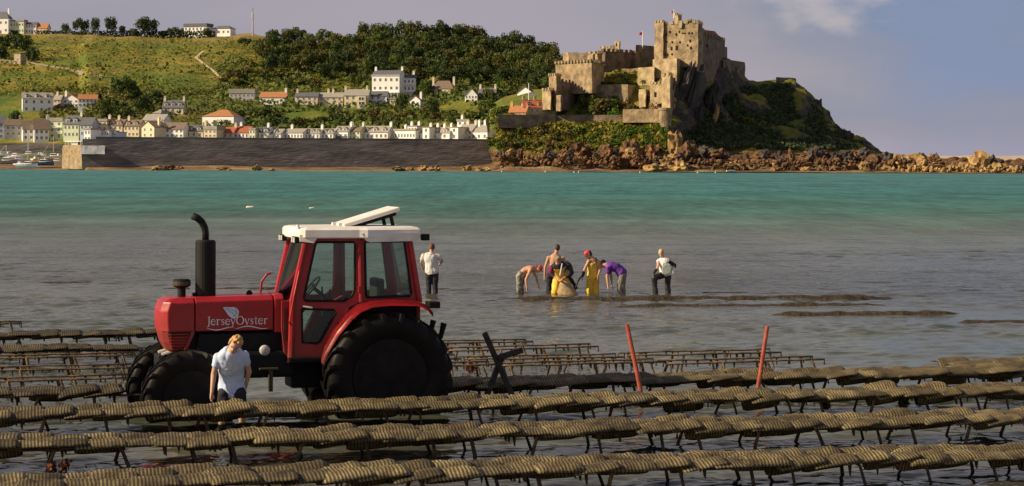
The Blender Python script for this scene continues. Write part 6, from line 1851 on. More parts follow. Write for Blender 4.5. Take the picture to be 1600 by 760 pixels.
# exhaust stack, air intake, caps
bm = bmesh.new(); b_lathe(bm, [(.13, 1.74 + dz), (.155, 1.76 + dz), (.155, 2.585 + dz), (.135, 2.61 + dz), (.04, 2.615 + dz)], 24, origin=(2.62, 0, 0)); ex = tp('exhaust_silencer', bm, M_blk, smooth=False)
bm = bmesh.new()
b_tube(bm, [V(2.62, 0, 2.58), V(2.62, 0, 2.72), V(2.635, 0, 2.80), V(2.68, 0, 2.885), V(2.74, 0, 2.94), V(2.82, 0, 2.975)], [.052, .052, .054, .055, .055, .056], 12, cap=True); tp('exhaust_pipe', bm, M_blk, ex, smooth=True)
bm = bmesh.new(); b_lathe(bm, [(.062, 1.72 + dz), (.062, 1.89 + dz), (.10, 1.90 + dz), (.135, 1.925 + dz), (.135, 2.0 + dz), (.11, 2.025 + dz), (.03, 2.03 + dz)], 20, origin=(2.98, 0, 0)); ai = tp('air_intake', bm, M_blk)
bm = bmesh.new(); b_lathe(bm, [(.137, 1.93 + dz), (.14, 1.95 + dz), (.14, 1.975 + dz), (.137, 1.99 + dz)], 20, origin=(2.98, 0, 0)); tp('intake_bowl', bm, M_brown, ai)
bm = bmesh.new(); b_lathe(bm, [(.05, 1.77 + dz), (.05, 1.80 + dz), (.03, 1.83 + dz), (.02, 1.84 + dz)], 12, origin=(1.95, 0, 0)); tp('filler_cap', bm, M_blk, hood)
bm = bmesh.new(); b_lathe(bm, [(.02, 1.75 + dz), (.03, 1.80 + dz), (.02, 1.82 + dz)], 8, origin=(2.80, .05, 0)); tp('radiator_cap', bm, M_blk, nose)
bm = bmesh.new(); b_tube(bm, [V(1.72, -.30, 1.78), V(1.70, -.30, 1.95), V(1.62, -.30, 2.06), V(1.56, -.30, 2.08)], .018, 6); tp('mirror_arm', bm, M_red)
# rear mudguards following the wheel
gpts = [(.99, .82), (.93, 1.02), (.80, 1.27), (.62, 1.50), (.46, 1.625), (.28, 1.695), (.0, 1.715), (-.42, 1.70), (-.56, 1.64), (-.66, 1.53)]
for sg in (1, -1):
    bm = bmesh.new(); pr = None
    for i, (u, z) in enumerate(gpts):
        w0, w1 = (.66, .80) if i == 0 else (.66, .90) if i == 1 else (.66, .99) if i == 2 else (.66, 1.07)
        ring = [bm.verts.new(V(u, sg * w0, z)), bm.verts.new(V(u, sg * (w1 - .03), z)), bm.verts.new(V(u + (.02 if i < 4 else 0), sg * w1, z - .025)), bm.verts.new(V(u - .015 * (i < 4), sg * w1, z - .075))]
        if pr:
            for k in range(3): bm.faces.new([pr[k], ring[k], ring[k + 1], pr[k + 1]])
        pr = ring
    bmesh.ops.solidify(bm, geom=bm.faces[:], thickness=.02)
    tp('mudguard', bm, M_red, smooth=True)
    bm = bmesh.new(); b_plate(bm, [[(.98, .80), (.93, 1.02), (.80, 1.27), (.62, 1.50), (.46, 1.625), (.28, 1.695), (-.50, 1.69), (-.50, 1.1), (.3, .8)]], lambda a, b, o: V(a, sg * (.66 - o), b), .03); tp('inner_guard', bm, M_blk)
    tp('tail_lamp', tbox(-.80, -.62, sg * .86 - .12, sg * .86 + .12, 1.58, 1.68, .02), M_blk)
bm = bmesh.new(); b_tube(bm, [V(-.5, .25, .9), V(-1.0, .3, 1.1), V(-1.05, .3, 1.3)], .05, 8); b_tube(bm, [V(-.5, -.25, .9), V(-1.0, -.3, 1.1), V(-1.05, -.3, 1.3)], .05, 8); tp('lift_arm', bm, M_blk)
# steps, side lamp, interior
bm = tbox(1.62, 1.90, .50, .62, .68, .705); tbox(1.70, 1.76, .52, .60, .35, .69, bm=bm); tp('step', bm, M_brown)
bm = bmesh.new(); b_lathe(bm, [(.01, .56), (.062, .555), (.078, .54), (.08, .50), (.06, .46)], 20, 'y', origin=V(1.81, 0, .965)); tp('side_lamp', bm, M_lamp, smooth=True)
bm = bmesh.new()
for k in range(24):
    pass
b_lathe(bm, [(.185 + .016 * math.cos(a), .016 * math.sin(a)) for a in [i * math.pi / 4 for i in range(8)]], 28, closed=True)
for k in range(3):
    a = k * 2.09; b_tube(bm, [(0, 0, 0), (math.cos(a) * .18, math.sin(a) * .18, 0)], .012, 5)
b_tube(bm, [(0, 0, 0), (0, 0, -.45)], .03, 8)
sw = tp('steering_wheel', bm, M_seat, smooth=True, loc=V(.98, 0, 1.88)); sw.rotation_euler = (0, R(52), 0)
tp('dashboard', tbox(1.15, 1.48, -.35, .35, 1.5, 1.78, .05), M_seat)
bm = tbox(.0, .5, -.25, .25, 1.35, 1.5, .05); st = tp('driver_seat', bm, M_seat)
bm = tbox(-.12, .02, -.24, .24, 1.48, 2.0, .05); tp('seat_back', bm, M_seat, st)
bm = bmesh.new(); b_tube(bm, [V(.7, -.45, 1.4), V(.72, -.45, 1.85)], .015, 6); b_tube(bm, [V(.6, -.5, 1.4), V(.58, -.5, 1.8)], .015, 6); tp('gear_lever', bm, M_seat)

# lettering, shell emblem and underline on the bonnet side
SY = HW + .004
def ink(polys, name, m, parent, lift=0.0):
    """flat print: polygons in (x along the bonnet to the right as seen, z)"""
    bm = bmesh.new()
    for pg in polys:
        b_plate(bm, [pg] if not isinstance(pg[0][0], tuple) else pg, lambda a, b, o: V(-a, SY + lift + o, b), .003)
    return tp(name, bm, m, parent)
def stroke(pts, ws):
    if not isinstance(ws, (list, tuple)): ws = [ws] * len(pts)
    L_, R_ = [], []
    for i, p in enumerate(pts):
        a = Vector(pts[max(i - 1, 0)]); b = Vector(pts[min(i + 1, len(pts) - 1)]); d = (b - a).normalized(); n_ = Vector((-d.y, d.x))
        L_.append(tuple(Vector(p) + n_ * ws[i] / 2)); R_.append(tuple(Vector(p) - n_ * ws[i] / 2))
    return L_ + R_[::-1]
def arc(cx, cy, rx, ry, a0, a1, n=10):
    return [(cx + rx * math.cos(R(a0 + (a1 - a0) * i / n)), cy + ry * math.sin(R(a0 + (a1 - a0) * i / n))) for i in range(n + 1)]
T_, t_ = .16, .075       # thick and thin strokes, in x-heights
GL = {
 'J': (.62, [stroke([(.36, 1.42), (.36, .2), (.34, -.08), (.2, -.24), (.02, -.22)], [T_, T_, T_, .12, .1]), stroke([(.14, 1.42), (.60, 1.42)], t_)]),
 'e': (.92, [stroke(arc(.46, .5, .36, .48, 25, 330, 16), [t_ + (T_ - t_) * max(0, math.sin(R(150 * i / 16 - 10))) for i in range(17)]), stroke([(.12, .56), (.80, .56)], t_), stroke([(.79, .58), (.785, .72)], .1)]),
 'r': (.80, [stroke([(.26, 0), (.26, .98)], T_), stroke([(.06, .03), (.5, .03)], t_), stroke([(.06, .95), (.28, .95)], t_), stroke([(.30, .68), (.42, .9), (.60, .96), (.72, .86)], [t_, .1, .13, .16])]),
 's': (.78, [stroke([(.64, .78), (.5, .95), (.28, .93), (.18, .76), (.28, .58), (.5, .46), (.62, .26), (.5, .06), (.27, .03), (.12, .22)], [.1, t_, .1, .13, T_, T_, .13, .1, t_, .1])]),
 'y': (.92, [stroke([(.12, .95), (.48, .02)], T_), stroke([(.80, .95), (.40, -.18), (.30, -.36), (.14, -.40)], [t_, t_, .09, .12]), stroke([(.0, .96), (.34, .96)], t_), stroke([(.62, .96), (.94, .96)], t_)]),
 'O': (1.5, [stroke(arc(.75, .72, .60, .70, 90, 450, 28), [t_ + (T_ + .03 - t_) * abs(math.cos(R(90 + 360 * i / 28))) for i in range(29)])]),
 't': (.66, [stroke([(.28, 1.28), (.28, .2), (.36, .05), (.58, .08)], [t_, T_, .12, t_]), stroke([(.05, .95), (.58, .95)], t_)]),
}
txt = "JerseyOyster"
tot = sum(GL[c][0] for c in txt)
W_ = .92; k_ = W_ / tot; x0_ = -2.665; z0_ = 1.352
polys = []; x_ = x0_
for c in txt:
    w, ss = GL[c]
    polys.append((c, [[(x_ + a * k_, z0_ + b * k_) for a, b in s_] for s_ in ss])); x_ += w * k_
for c, ss in polys: ink(ss, 'letter', M_ltr, hood)
ul = [(x0_ + u * W_, z0_ - .055 + .02 * math.sin(u * 13.2 + 2.6)) for u in [i / 20.0 * .43 for i in range(21)]]
ul2 = [(x0_ + .46 * W_ + u * W_ * .54, z0_ - .048 + .021 * math.sin(u * 6.4 - .9)) for u in [i / 20.0 for i in range(21)]]
ink([stroke(ul, [.004 + .010 * math.sin(math.pi * i / 20) for i in range(21)]), stroke(ul2, [.004 + .011 * math.sin(math.pi * i / 20) for i in range(21)]), stroke([ul[-1], (x0_ + .437 * W_, z0_ - .03)], .008)], 'underline', M_ltr, hood)
sx, sz = x0_ + .26 * W_, z0_ + .255
shell = [(0, .005), (.05, .012), (.11, .004), (.17, .008), (.215, -.012), (.24, -.055), (.238, -.10), (.215, -.142), (.175, -.165), (.135, -.155), (.10, -.128), (.065, -.09), (.04, -.05)]
ink([[(sx + a, sz + b) for a, b in shell]], 'shell_emblem', M_shell, hood)
ink([stroke([(sx + .03, sz - .012), (sx + .12, sz - .06), (sx + .19, sz - .13)], .006), stroke([(sx + .05, sz - .004), (sx + .15, sz - .035), (sx + .225, sz - .09)], .006), stroke([(sx + .19, sz - .01), (sx + .205, sz - .06), (sx + .19, sz - .11), (sx + .15, sz - .14)], .007)], 'shell_ridge', mat('shell_line', (.12, .14, .2), .6), hood, .003)

# ------------------------------------------------------------------ people
def baked(bm, voxel, smooth=3, wrinkle=0.0, wscale=9.0):
    """melt overlapping shapes into one continuous skin"""
    me = bpy.data.meshes.new('tmp'); bmesh.ops.recalc_face_normals(bm, faces=bm.faces[:]); bm.to_mesh(me); bm.free()
    o = bpy.data.objects.new('tmp', me); COL.objects.link(o)
    r = o.modifiers.new('r', 'REMESH'); r.mode = 'VOXEL'; r.voxel_size = voxel; r.use_smooth_shade = True
    s = o.modifiers.new('s', 'SMOOTH'); s.iterations = smooth; s.factor = 0.5
    dg = bpy.context.evaluated_depsgraph_get(); dg.update()
    out = bpy.data.meshes.new_from_object(o.evaluated_get(dg))
    bpy.data.objects.remove(o); bpy.data.meshes.remove(me)
    if wrinkle:
        for v in out.vertices:
            n_ = noise.noise(Vector((v.co.x * wscale, v.co.y * wscale, v.co.z * wscale * .6)))
            v.co += v.normal * (wrinkle * (abs(n_) * 2 - .6))
    out.polygons.foreach_set('use_smooth', [True] * len(out.polygons))
    return out
def loft(bm, rings, n=16):
    """rings: (centre, lateral axis, depth axis, half width, half depth)"""
    vs = []
    for c, a, d, w, h_ in rings:
        vs.append([bm.verts.new(c + a * (w * math.cos(2 * math.pi * k / n)) + d * (h_ * math.sin(2 * math.pi * k / n))) for k in range(n)])
    for p, q in zip(vs, vs[1:]):
        for k in range(n): bm.faces.new([p[k], p[(k + 1) % n], q[(k + 1) % n], q[k]])
    bm.faces.new(vs[0][::-1]); bm.faces.new(vs[-1])
SKIN = mat('skin_tan', (0.50, 0.27, 0.16), .55, var=.10, vscale=9, spec=.35)
SKIN_P = mat('skin_fair', (0.56, 0.34, 0.23), .55, var=.10, vscale=9, spec=.35)
def cloth(name, c, v=.15, r=.85): return mat(name, c, r, var=v, vscale=7, bump=.25, bscale=40)
C_tee = cloth('tshirt_pale_blue', (.50, .60, .80), .05); C_grey = cloth('tshirt_grey', (.60, .58, .54), .06); C_dark = cloth('cloth_dark', (.018, .018, .024)); C_yel = mat('oilskin_yellow', (.72, .47, .05), .5, var=.14, vscale=6, bump=.3, bscale=14)
C_pur = cloth('tshirt_purple', (.13, .035, .26)); C_white = cloth('vest_white', (.80, .78, .74), .05); C_wader = mat('wader_black', (.022, .025, .024), .5, var=.3, vscale=6, bump=.3, bscale=14); C_maroon = cloth('sleeve_maroon', (.20, .02, .07)); C_khaki = cloth('trousers_grey', (.22, .20, .16))
C_cap = cloth('cap_red', (.55, .07, .10), .1); C_camo = mat('trousers_camouflage', (.34, .33, .26), .85, col2=(.03, .035, .025), vscale=11); C_glove = mat('glove_black', (.015, .015, .017), .6)
H_brown = mat('hair_dark_brown', (.055, .028, .014), .6, var=.4, vscale=25); H_blond = mat('hair_blond', (.46, .27, .09), .6, var=.35, vscale=25); H_fair = mat('hair_fair', (.56, .40, .18), .6, var=.3, vscale=25); H_grey = mat('hair_grey_brown', (.22, .17, .11), .6, var=.35, vscale=25); H_ginger = mat('hair_ginger_brown', (.12, .045, .018), .6, var=.35, vscale=25)
M_eye = mat('eye_dark', (.02, .015, .012), .3); M_lip = mat('lip', (.34, .13, .10), .5)

class Person:
    def __init__(s, label, pos, J, skin, face, build=1.0, group=None):
        s.t = thing('person', label, 'person', pos, group=group)
        s.J = {k: Vector(v) for k, v in J.items()}
        s.face = Vector(face).normalized(); s.skin = skin; s.b = build
        s.build()
    def axes(s):
        J = s.J
        sh = (J['sl'] - J['sr']).normalized(); hp = (J['hl'] - J['hr']).normalized()
        return sh, hp
    def torso(s, bm, inf=0.0, top=1.0, bottom=0.0, widen=0.0):
        J = s.J; sh, hp = s.axes(); b = s.b
        P0, P1, P2 = J['pel'], J.get('mid', J['pel'].lerp(J['che'], .5)), J['che']
        nk = J['nek']
        spec = [(P0 + (P0 - P1).normalized() * .09, hp, .13, .10), (P0, hp, .165, .115), (P0.lerp(P1, .6), hp, .148, .105), (P1.lerp(P2, .15), (sh + hp).normalized(), .145, .10), (P1.lerp(P2, .65), sh, .170, .115), (P2, sh, .178, .11), (P2.lerp(nk, .5), sh, .145, .085), (P2.lerp(nk, .85), sh, .075, .065), (nk, sh, .055, .055)]
        rings = []
        m = len(spec)
        cs = [q[0] for q in spec]
        for i, (c, a, w, d) in enumerate(spec):
            if i / (m - 1) < bottom - 1e-6 or i / (m - 1) > top + 1e-6: continue
            ax = (cs[min(i + 1, m - 1)] - cs[max(i - 1, 0)]).normalized()
            a = (a - ax * a.dot(ax)).normalized(); dd = ax.cross(a)
            k = widen * (1 - i / (m - 1))
            rings.append((c, a, dd, (w + inf + k) * b, (d + inf + k) * b))
        loft(bm, rings)
    def limb(s, bm, a, c, r0, r1, inf=0.0, t0=0.0, t1=1.0):
        A, C = s.J[a], s.J[c]
        p, q = A.lerp(C, t0), A.lerp(C, t1)
        b_capsule(bm, p, (r0 + (r1 - r0) * t0 + inf) * s.b, q, (r0 + (r1 - r0) * t1 + inf) * s.b, 12, 4)
    def cuff(s, bm, a, c, r0, r1, t0, t1):
        A, C = s.J[a], s.J[c]; d = C - A
        b_tube(bm, [A + d * (t0 + (t1 - t0) * i / 4) for i in range(5)], [(r0 + (r1 - r0) * i / 4) * s.b for i in range(5)], 14)
    def hand(s, bm, side):
        e, w = s.J['e' + side], s.J['w' + side]
        d = (w - e).normalized(); d = (d + s.J.get('bend' + side, Vector()) ).normalized()
        lat, nrm = frame_axes(d, (0.3, 1, 0.1))
        sgn = 1 if side == 'l' else -1
        pc = w + d * .045
        for k in (-1, 0, 1): b_capsule(bm, w + lat * k * .012, .021, w + d * .085 + lat * k * .024, .016, 8, 3)
        for k, L_ in enumerate((.066, .078, .074, .058)):
            o = lat * (-.033 + .022 * k) * sgn
            p0 = w + d * .085 + o; cu = .35 + .08 * k
            p1 = p0 + (d + nrm * cu * .5) * L_ * .5; p2 = p1 + (d * .8 + nrm * cu) * L_ * .5
            b_capsule(bm, p0, .0115, p1, .0105, 7, 2); b_capsule(bm, p1, .0105, p2, .009, 7, 2)
        th = w + d * .025 - lat * .028 * sgn
        q = th + (d * .7 - lat * .6 * sgn + nrm * .3).normalized() * .045
        b_capsule(bm, th, .015, q, .0125, 7, 2); b_capsule(bm, q, .0125, q + (d + nrm * .3).normalized() * .034, .010, 7, 2)
    def head(s, bm):
        h_ = s.J['hed']; f = s.face; up = (h_ - s.J['nek']); up = (up - f * up.dot(f)).normalized() if up.length > 1e-4 else Vector((0, 0, 1))
        rt = f.cross(up).normalized(); s.up, s.rt = up, rt
        loft(bm, [(h_ + up * z + f * o, rt, f, w, d) for z, o, w, d in ((-.125, .035, .022, .028), (-.112, .03, .042, .05), (-.075, .02, .060, .072), (-.03, .008, .070, .088), (.02, 0, .075, .096), (.065, -.004, .070, .092), (.10, -.006, .050, .068), (.118, -.006, .022, .03))], 16)
        b_capsule(bm, h_ + f * .086 + up * .012, .009, h_ + f * .108 - up * .026, .015, 8, 3)      # nose
        b_capsule(bm, h_ + f * .082 + rt * .03 + up * .03, .012, h_ + f * .082 - rt * .03 + up * .03, .012, 8, 3)   # brow
        b_capsule(bm, h_ + f * .07 - up * .105, .018, h_ + f * .062 - up * .11, .02, 8, 3)        # chin
        for q in (-1, 1): b_capsule(bm, h_ + rt * q * .075 - up * .01 - f * .005, .014, h_ + rt * q * .083 + up * .022 - f * .014, .016, 8, 3)   # ears
        b_capsule(bm, s.J['nek'] - up * .02, .056, h_ - up * .07 - f * .012, .052, 12, 3)
    def build(s):
        bm = bmesh.new()
        s.torso(bm); s.head(bm)
        for q in 'lr':
            s.limb(bm, 's' + q, 'e' + q, .053, .041); s.limb(bm, 'e' + q, 'w' + q, .043, .027); s.hand(bm, q)
            b_capsule(bm, s.J['che'].lerp(s.J['s' + q], .35), .075 * s.b, s.J['s' + q], .058 * s.b, 12, 4)
            s.limb(bm, 'h' + q, 'k' + q, .085, .056); s.limb(bm, 'k' + q, 'a' + q, .055, .037)
            a = s.J['a' + q]; k = s.J['k' + q]; f = Vector((s.face.x, s.face.y, 0)); f = f.normalized() if f.length > .05 else Vector((0, -1, 0))
            b_capsule(bm, a - Vector((0, 0, .03)) - f * .03, .040, a + f * .15 - Vector((0, 0, .06)), .030, 10, 3)
        ob('body', baked(bm, .0115, 2), s.t, m=s.skin)
        h_, f, up, rt = s.J['hed'], s.face, s.up, s.rt
        for q in (-1, 1):
            bm = bmesh.new(); b_capsule(bm, h_ + f * .088 + rt * q * .028 + up * .012, .0085, h_ + f * .088 + rt * q * .036 + up * .012, .0085, 8, 3); ob('eye', bm, s.t, m=M_eye)
        bm = bmesh.new(); b_capsule(bm, h_ + f * .085 + rt * .016 - up * .058, .007, h_ + f * .085 - rt * .016 - up * .058, .007, 8, 3); ob('mouth', bm, s.t, m=M_lip)
    def wear(s, name, fn, m, voxel=.014, wrinkle=.012, sm=2):
        bm = bmesh.new(); fn(bm); return ob(name, baked(bm, voxel, sm, wrinkle), s.t, m=m)
    def shirt(s, m, sleeve=.6, inf=.022, name='tshirt', bottom=0.0, right=None):
        def f(bm):
            s.torso(bm, inf, .93, bottom, .018)
            for q in 'lr':
                b_capsule(bm, s.J['che'].lerp(s.J['s' + q], .3), .078 * s.b, s.J['s' + q], .062 * s.b, 12, 4)
                s.cuff(bm, 's' + q, 'e' + q, .074, .066, 0, min(1, sleeve))
                if sleeve > 1:
                    b_capsule(bm, s.J['e' + q], .06, s.J['e' + q], .06); s.cuff(bm, 'e' + q, 'w' + q, .058, .042, 0, min(1, sleeve - 1))
        return s.wear(name, f, m)
    def legs(s, m, length=1.0, inf=.02, name='trousers', waist=.34, extra=0.0):
        def f(bm):
            s.torso(bm, inf + .002, waist, 0.0)
            for q in 'lr':
                b_capsule(bm, s.J['pel'].lerp(s.J['h' + q], .6), .10 * s.b, s.J['h' + q], .105 * s.b, 12, 4)
                s.cuff(bm, 'h' + q, 'k' + q, .108, .082 + extra, 0, min(1, length))
                if length > 1:
                    b_capsule(bm, s.J['k' + q], .082, s.J['k' + q], .082, 12, 4); s.cuff(bm, 'k' + q, 'a' + q, .082 + extra, .068 + extra, 0, min(1, length - 1))
        return s.wear(name, f, m)
    def hair(s, m, length=.0, curly=0.0, back=.0):
        h_, f, up, rt = s.J['hed'], s.face, s.up, s.rt
        def fn(bm):
            loft(bm, [(h_ + up * z - f * (.016 + o), rt, f, w, d) for z, o, w, d in ((-.05 - length, .028, .055 + length * .2, .062), (.0, .02, .079, .082), (.05, .008, .083, .096), (.095, .0, .066, .084), (.128, .0, .032, .042))], 16)
            if curly:
                rs = random.Random(5)
                for i in range(90):
                    d = Vector((rs.gauss(0, 1), rs.gauss(0, 1), rs.gauss(.4, 1))).normalized()
                    if (d.dot(f) > .35 and d.dot(up) < .45) or d.dot(up) < -.45: continue
                    c = h_ + up * .02 - f * .01 + (rt * d.dot(rt) * .085 + f * d.dot(f) * .10 + up * d.dot(up) * .112)
                    b_capsule(bm, c, curly, c + Vector((rs.uniform(-1, 1), rs.uniform(-1, 1), rs.uniform(-1, 1))) * .02, curly * .8, 7, 2)
            if back:
                b_capsule(bm, h_ - f * .085 + up * .01, .035, h_ - f * .11 - up * back, .018, 8, 3)
        return s.wear('hair', fn, m, .011, .005)
    def cap(s, m):
        h_, f, up, rt = s.J['hed'], s.face, s.up, s.rt
        bm = bmesh.new()
        loft(bm, [(h_ + up * z - f * .004, rt, f, w, d) for z, w, d in ((.025, .086, .106), (.06, .085, .105), (.095, .072, .09), (.12, .045, .056), (.13, .012, .015))], 18)
        c = ob('cap', bm, s.t, m=m, smooth=True)
        bm = bmesh.new(); pr = None
        for i in range(9):
            a = -1.2 + 2.4 * i / 8
            p0 = h_ + up * .03 + f * math.cos(a) * .10 + rt * math.sin(a) * .085; p1 = h_ + up * (.018 - .01 * math.cos(a)) + f * (.10 + .085 * max(0, math.cos(a * 1.2))) * 1.0 * math.cos(a * .6) + rt * math.sin(a) * .088
            q = (bm.verts.new(p0), bm.verts.new(p1))
            if pr: bm.faces.new([pr[0], q[0], q[1], pr[1]])
            pr = q
        bmesh.ops.solidify(bm, geom=bm.faces[:], thickness=.006); ob('peak', bm, c, m=m)
    def glove(s, side, m):
        bm = bmesh.new(); e, w = s.J['e' + side], s.J['w' + side]; d = (w - e).normalized()
        s.hand(bm, side); b_tube(bm, [w - d * .10, w - d * .03, w + d * .04], [.05, .042, .045], 12)
        ob('glove', baked(bm, .010, 1), s.t, m=m)
        g_ = s.t.children

def pp(px, py, Y, dy=0.0):
    return P(px, py, Y + dy)
def pose(Y, D, base):
    """joints given as (column, row, depth offset) in the photo, turned into metres round the figure's own base"""
    o = P(base[0], base[1], Y); o.z = BED
    return o, {k: P(v[0], v[1], Y + (v[2] if len(v) > 2 else 0)) - o for k, v in D.items()}

# young man looking down between the trestles and the tractor
Y = 29.9
o, J = pose(Y, dict(pel=(362, 610, .06), mid=(362, 585, .02), che=(361, 558, -.22), nek=(364, 545, -.36), hed=(367, 539, -.47), sl=(382, 555, -.18), sr=(341, 557, -.24),
    el=(389, 581, .0), wl=(384, 604, .12), er=(334, 585, -.16), wr=(331, 613, -.22), hl=(374, 614), hr=(351, 614), kl=(378, 652, -.05), kr=(347, 652, -.03), al=(381, 686, .05), ar=(345, 686, .05)), (362, 660))
b = Person('young man with curly blond hair in a pale T-shirt looking down between trestles and tractor', o, J, SKIN_P, (-.10, -.86, -.50))
b.shirt(C_tee, .55, .03); b.legs(C_dark, .95, .028, 'shorts'); b.hair(H_blond, .0, .024)
# man seen from behind right of the cab
Y = 59.6
o, J = pose(Y, dict(pel=(675, 424), mid=(674, 413), che=(673, 401), nek=(674, 394, .02), hed=(675, 387.5, .05), sl=(662, 399), sr=(685, 399.5), el=(658, 410, .05), wl=(660, 417, .25), er=(691, 408, .05), wr=(688, 412, .28), hl=(670, 427), hr=(680, 427), kl=(670, 446, .03), kr=(680, 446, .02), al=(670, 470), ar=(681, 470)), (675, 458))
b = Person('man in a grey T-shirt wading away, seen from behind beside the tractor cab', o, J, SKIN, (.1, 1, -.15))
b.shirt(C_grey, .7, .03); b.legs(C_dark, 1.9, .02); b.hair(H_ginger)
# bare backed man bending right, red cap
Y = 59.8
o, J = pose(Y, dict(pel=(814, 431), mid=(819, 423), che=(830, 420.5), nek=(836, 419.5), hed=(841.5, 420), sl=(832, 421.5, .14), sr=(829, 422, -.16), el=(838, 433, .14), wl=(841, 445, .12), er=(822, 437, -.18), wr=(823, 449, -.2), hl=(814, 433, .1), hr=(812, 433, -.1), kl=(814, 447, .1), kr=(811, 448, -.1), al=(816, 472, .1), ar=(811, 472, -.1)), (815, 458))
b = Person('bare backed man in a red cap bending over with his hands in the water', o, J, SKIN, (.75, -.15, -.65))
b.legs(C_camo, 1.9, .025); b.hair(H_brown); b.cap(C_cap)
# bare backed man standing behind the stooping one
Y = 60.6
o, J = pose(Y, dict(pel=(864, 428), mid=(866, 416), che=(868, 404), nek=(869, 395), hed=(870.5, 388.5, .04), sl=(857, 403), sr=(880, 403.5), el=(852, 418), wl=(851, 432, .0), er=(885, 418, .05), wr=(884, 430, .2), hl=(859, 431), hr=(870, 431), kl=(858, 447), kr=(870, 447), al=(857, 472), ar=(870, 472)), (864, 458))
b = Person('bare backed dark haired man standing behind the stooping figure in yellow', o, J, SKIN, (.15, 1, -.2))
b.legs(C_dark, 1.9, .02); b.hair(H_brown)
# stooping figure in yellow with dark jacket
Y = 59.2
o, J = pose(Y, dict(pel=(880, 436, .25), mid=(877, 424, .1), che=(873, 415, -.08), nek=(872, 410, -.16), hed=(872, 407, -.26), sl=(886, 416, -.05), sr=(862, 417, -.05), el=(890, 430, -.18), wl=(879, 436, -.32), er=(859, 428, -.1), wr=(872, 437, -.32), hl=(886, 439, .2), hr=(870, 439, .2), kl=(886, 451, -.05), kr=(868, 451, -.05), al=(887, 472, .1), ar=(867, 472, .1)), (876, 458))
b = Person('stooping picker in yellow waders with grey brown hair and dark sleeves, middle of the group', o, J, SKIN, (.05, -.55, -.85), 1.05)
b.shirt(C_dark, 1.6, .03, 'jacket', .35)
def skirt(bm):
    b.torso(bm, .032, .72, 0, .02)
    for q in 'lr':
        b_capsule(bm, b.J['pel'].lerp(b.J['h' + q], .6), .12, b.J['h' + q], .12, 12, 4); b.cuff(bm, 'h' + q, 'k' + q, .12, .11, 0, 1)
        b_capsule(bm, b.J['k' + q], .11, b.J['k' + q], .11); b.cuff(bm, 'k' + q, 'a' + q, .11, .12, 0, 1)
b.wear('bib_overall', skirt, C_yel, .016, .012); b.hair(H_grey, .03, .02); 
def slv(bm):
    b.cuff(bm, 'sr', 'er', .080, .072, -.05, 1.05)
b.wear('sleeve', slv, C_maroon)
# picker in yellow bib and red cap
Y = 59.4
o, J = pose(Y, dict(pel=(926, 431), mid=(926, 420), che=(927, 410), nek=(924, 402, -.02), hed=(919, 397.5, -.03), sl=(920, 408.5, -.10), sr=(935, 409, .05), el=(914, 420, -.18), wl=(911, 430, -.22), er=(938, 421, -.05), wr=(935, 430, -.16), hl=(923, 434, -.06), hr=(930, 434, .06), kl=(921, 447, -.05), kr=(931, 447, .04), al=(921, 472), ar=(931, 472)), (926, 458))
b = Person('picker in a yellow bib overall and red cap looking down at the dark hose', o, J, SKIN, (-.85, -.25, -.5))
def bib(bm):
    b.torso(bm, .026, .72, 0)
    for q in 'lr':
        b_capsule(bm, b.J['pel'].lerp(b.J['h' + q], .6), .115, b.J['h' + q], .115, 12, 4); b.cuff(bm, 'h' + q, 'k' + q, .118, .10, 0, 1); b_capsule(bm, b.J['k' + q], .10, b.J['k' + q], .10); b.cuff(bm, 'k' + q, 'a' + q, .10, .10, 0, 1)
b.wear('bib_overall', bib, C_yel, .014, .010)
b.hair(H_brown, .03); b.cap(C_cap); b.glove('l', C_glove)
bm = bmesh.new()
for q in (-1, 1):
    b_tube(bm, [b.J['che'] + Vector((q * .09, -.13, -.02)), b.J['che'].lerp(b.J['nek'], .4) + Vector((q * .10, -.06, .06)), b.J['che'] + Vector((q * .08, .10, .02))], .02, 6)
ob('shoulder_strap', bm, b.t, m=C_dark)
# dark hose held between them
hp = [P(x, y, Y - .25) for x, y in ((912, 430), (907, 434), (903, 440), (900.5, 447), (899, 453), (898, 462))]
bm = bmesh.new(); b_tube(bm, hp, .022, 8); ob('hose', bm, label='thin dark hose held down into the water by the picker in the red cap', cat='hose', m=C_glove, smooth=True)
bm = bmesh.new()
q = [P(x, y, 59.3) for x, y in ((884, 424), (888, 431), (893, 438), (898, 446), (901, 452))]
b_tube(bm, q, [.05, .06, .055, .05, .05], 10); ob('dark_pipe', bm, label='thick dark pipe slanting into the water right of the stooping picker in yellow', cat='pipe', m=C_dark, smooth=True)
bm = bmesh.new(); b_capsule(bm, P(884, 418, 59.45), .20, P(887, 425, 59.5), .17, 14, 5)
for v in bm.verts: v.co += Vector((noise.noise(v.co * 4), noise.noise(v.co * 4 + Vector((3, 3, 3))), noise.noise(v.co * 4 + Vector((7, 7, 7))))) * .05
ob('dark_sack', bm, label='bulky black sack slung at the right side of the stooping picker', cat='sack', m=C_dark, smooth=True)
bm = bmesh.new(); b_tube(bm, [P(875, 431, 58.6), P(878.5, 412, 58.7)], [.022, .018], 8); ob('stick', bm, label='short pale stick held upright by the stooping picker in yellow', cat='stick', m=mat('stick_pale', (.5, .52, .6), .5))
bm = bmesh.new(); rs_ = []
q0 = P(889, 458, 59.0); q0.z = -.05
for z_, r_ in ((0, .30), (.12, .29), (.28, .20), (.40, .12), (.44, .03)):
    rs_.append([bm.verts.new(q0 + Vector((math.cos(a_ * .5236) * r_ * (1 + .12 * noise.noise(Vector((a_, z_ * 5, 2)))) - z_ * .35, math.sin(a_ * .5236) * r_ * .6, z_))) for a_ in range(12)])
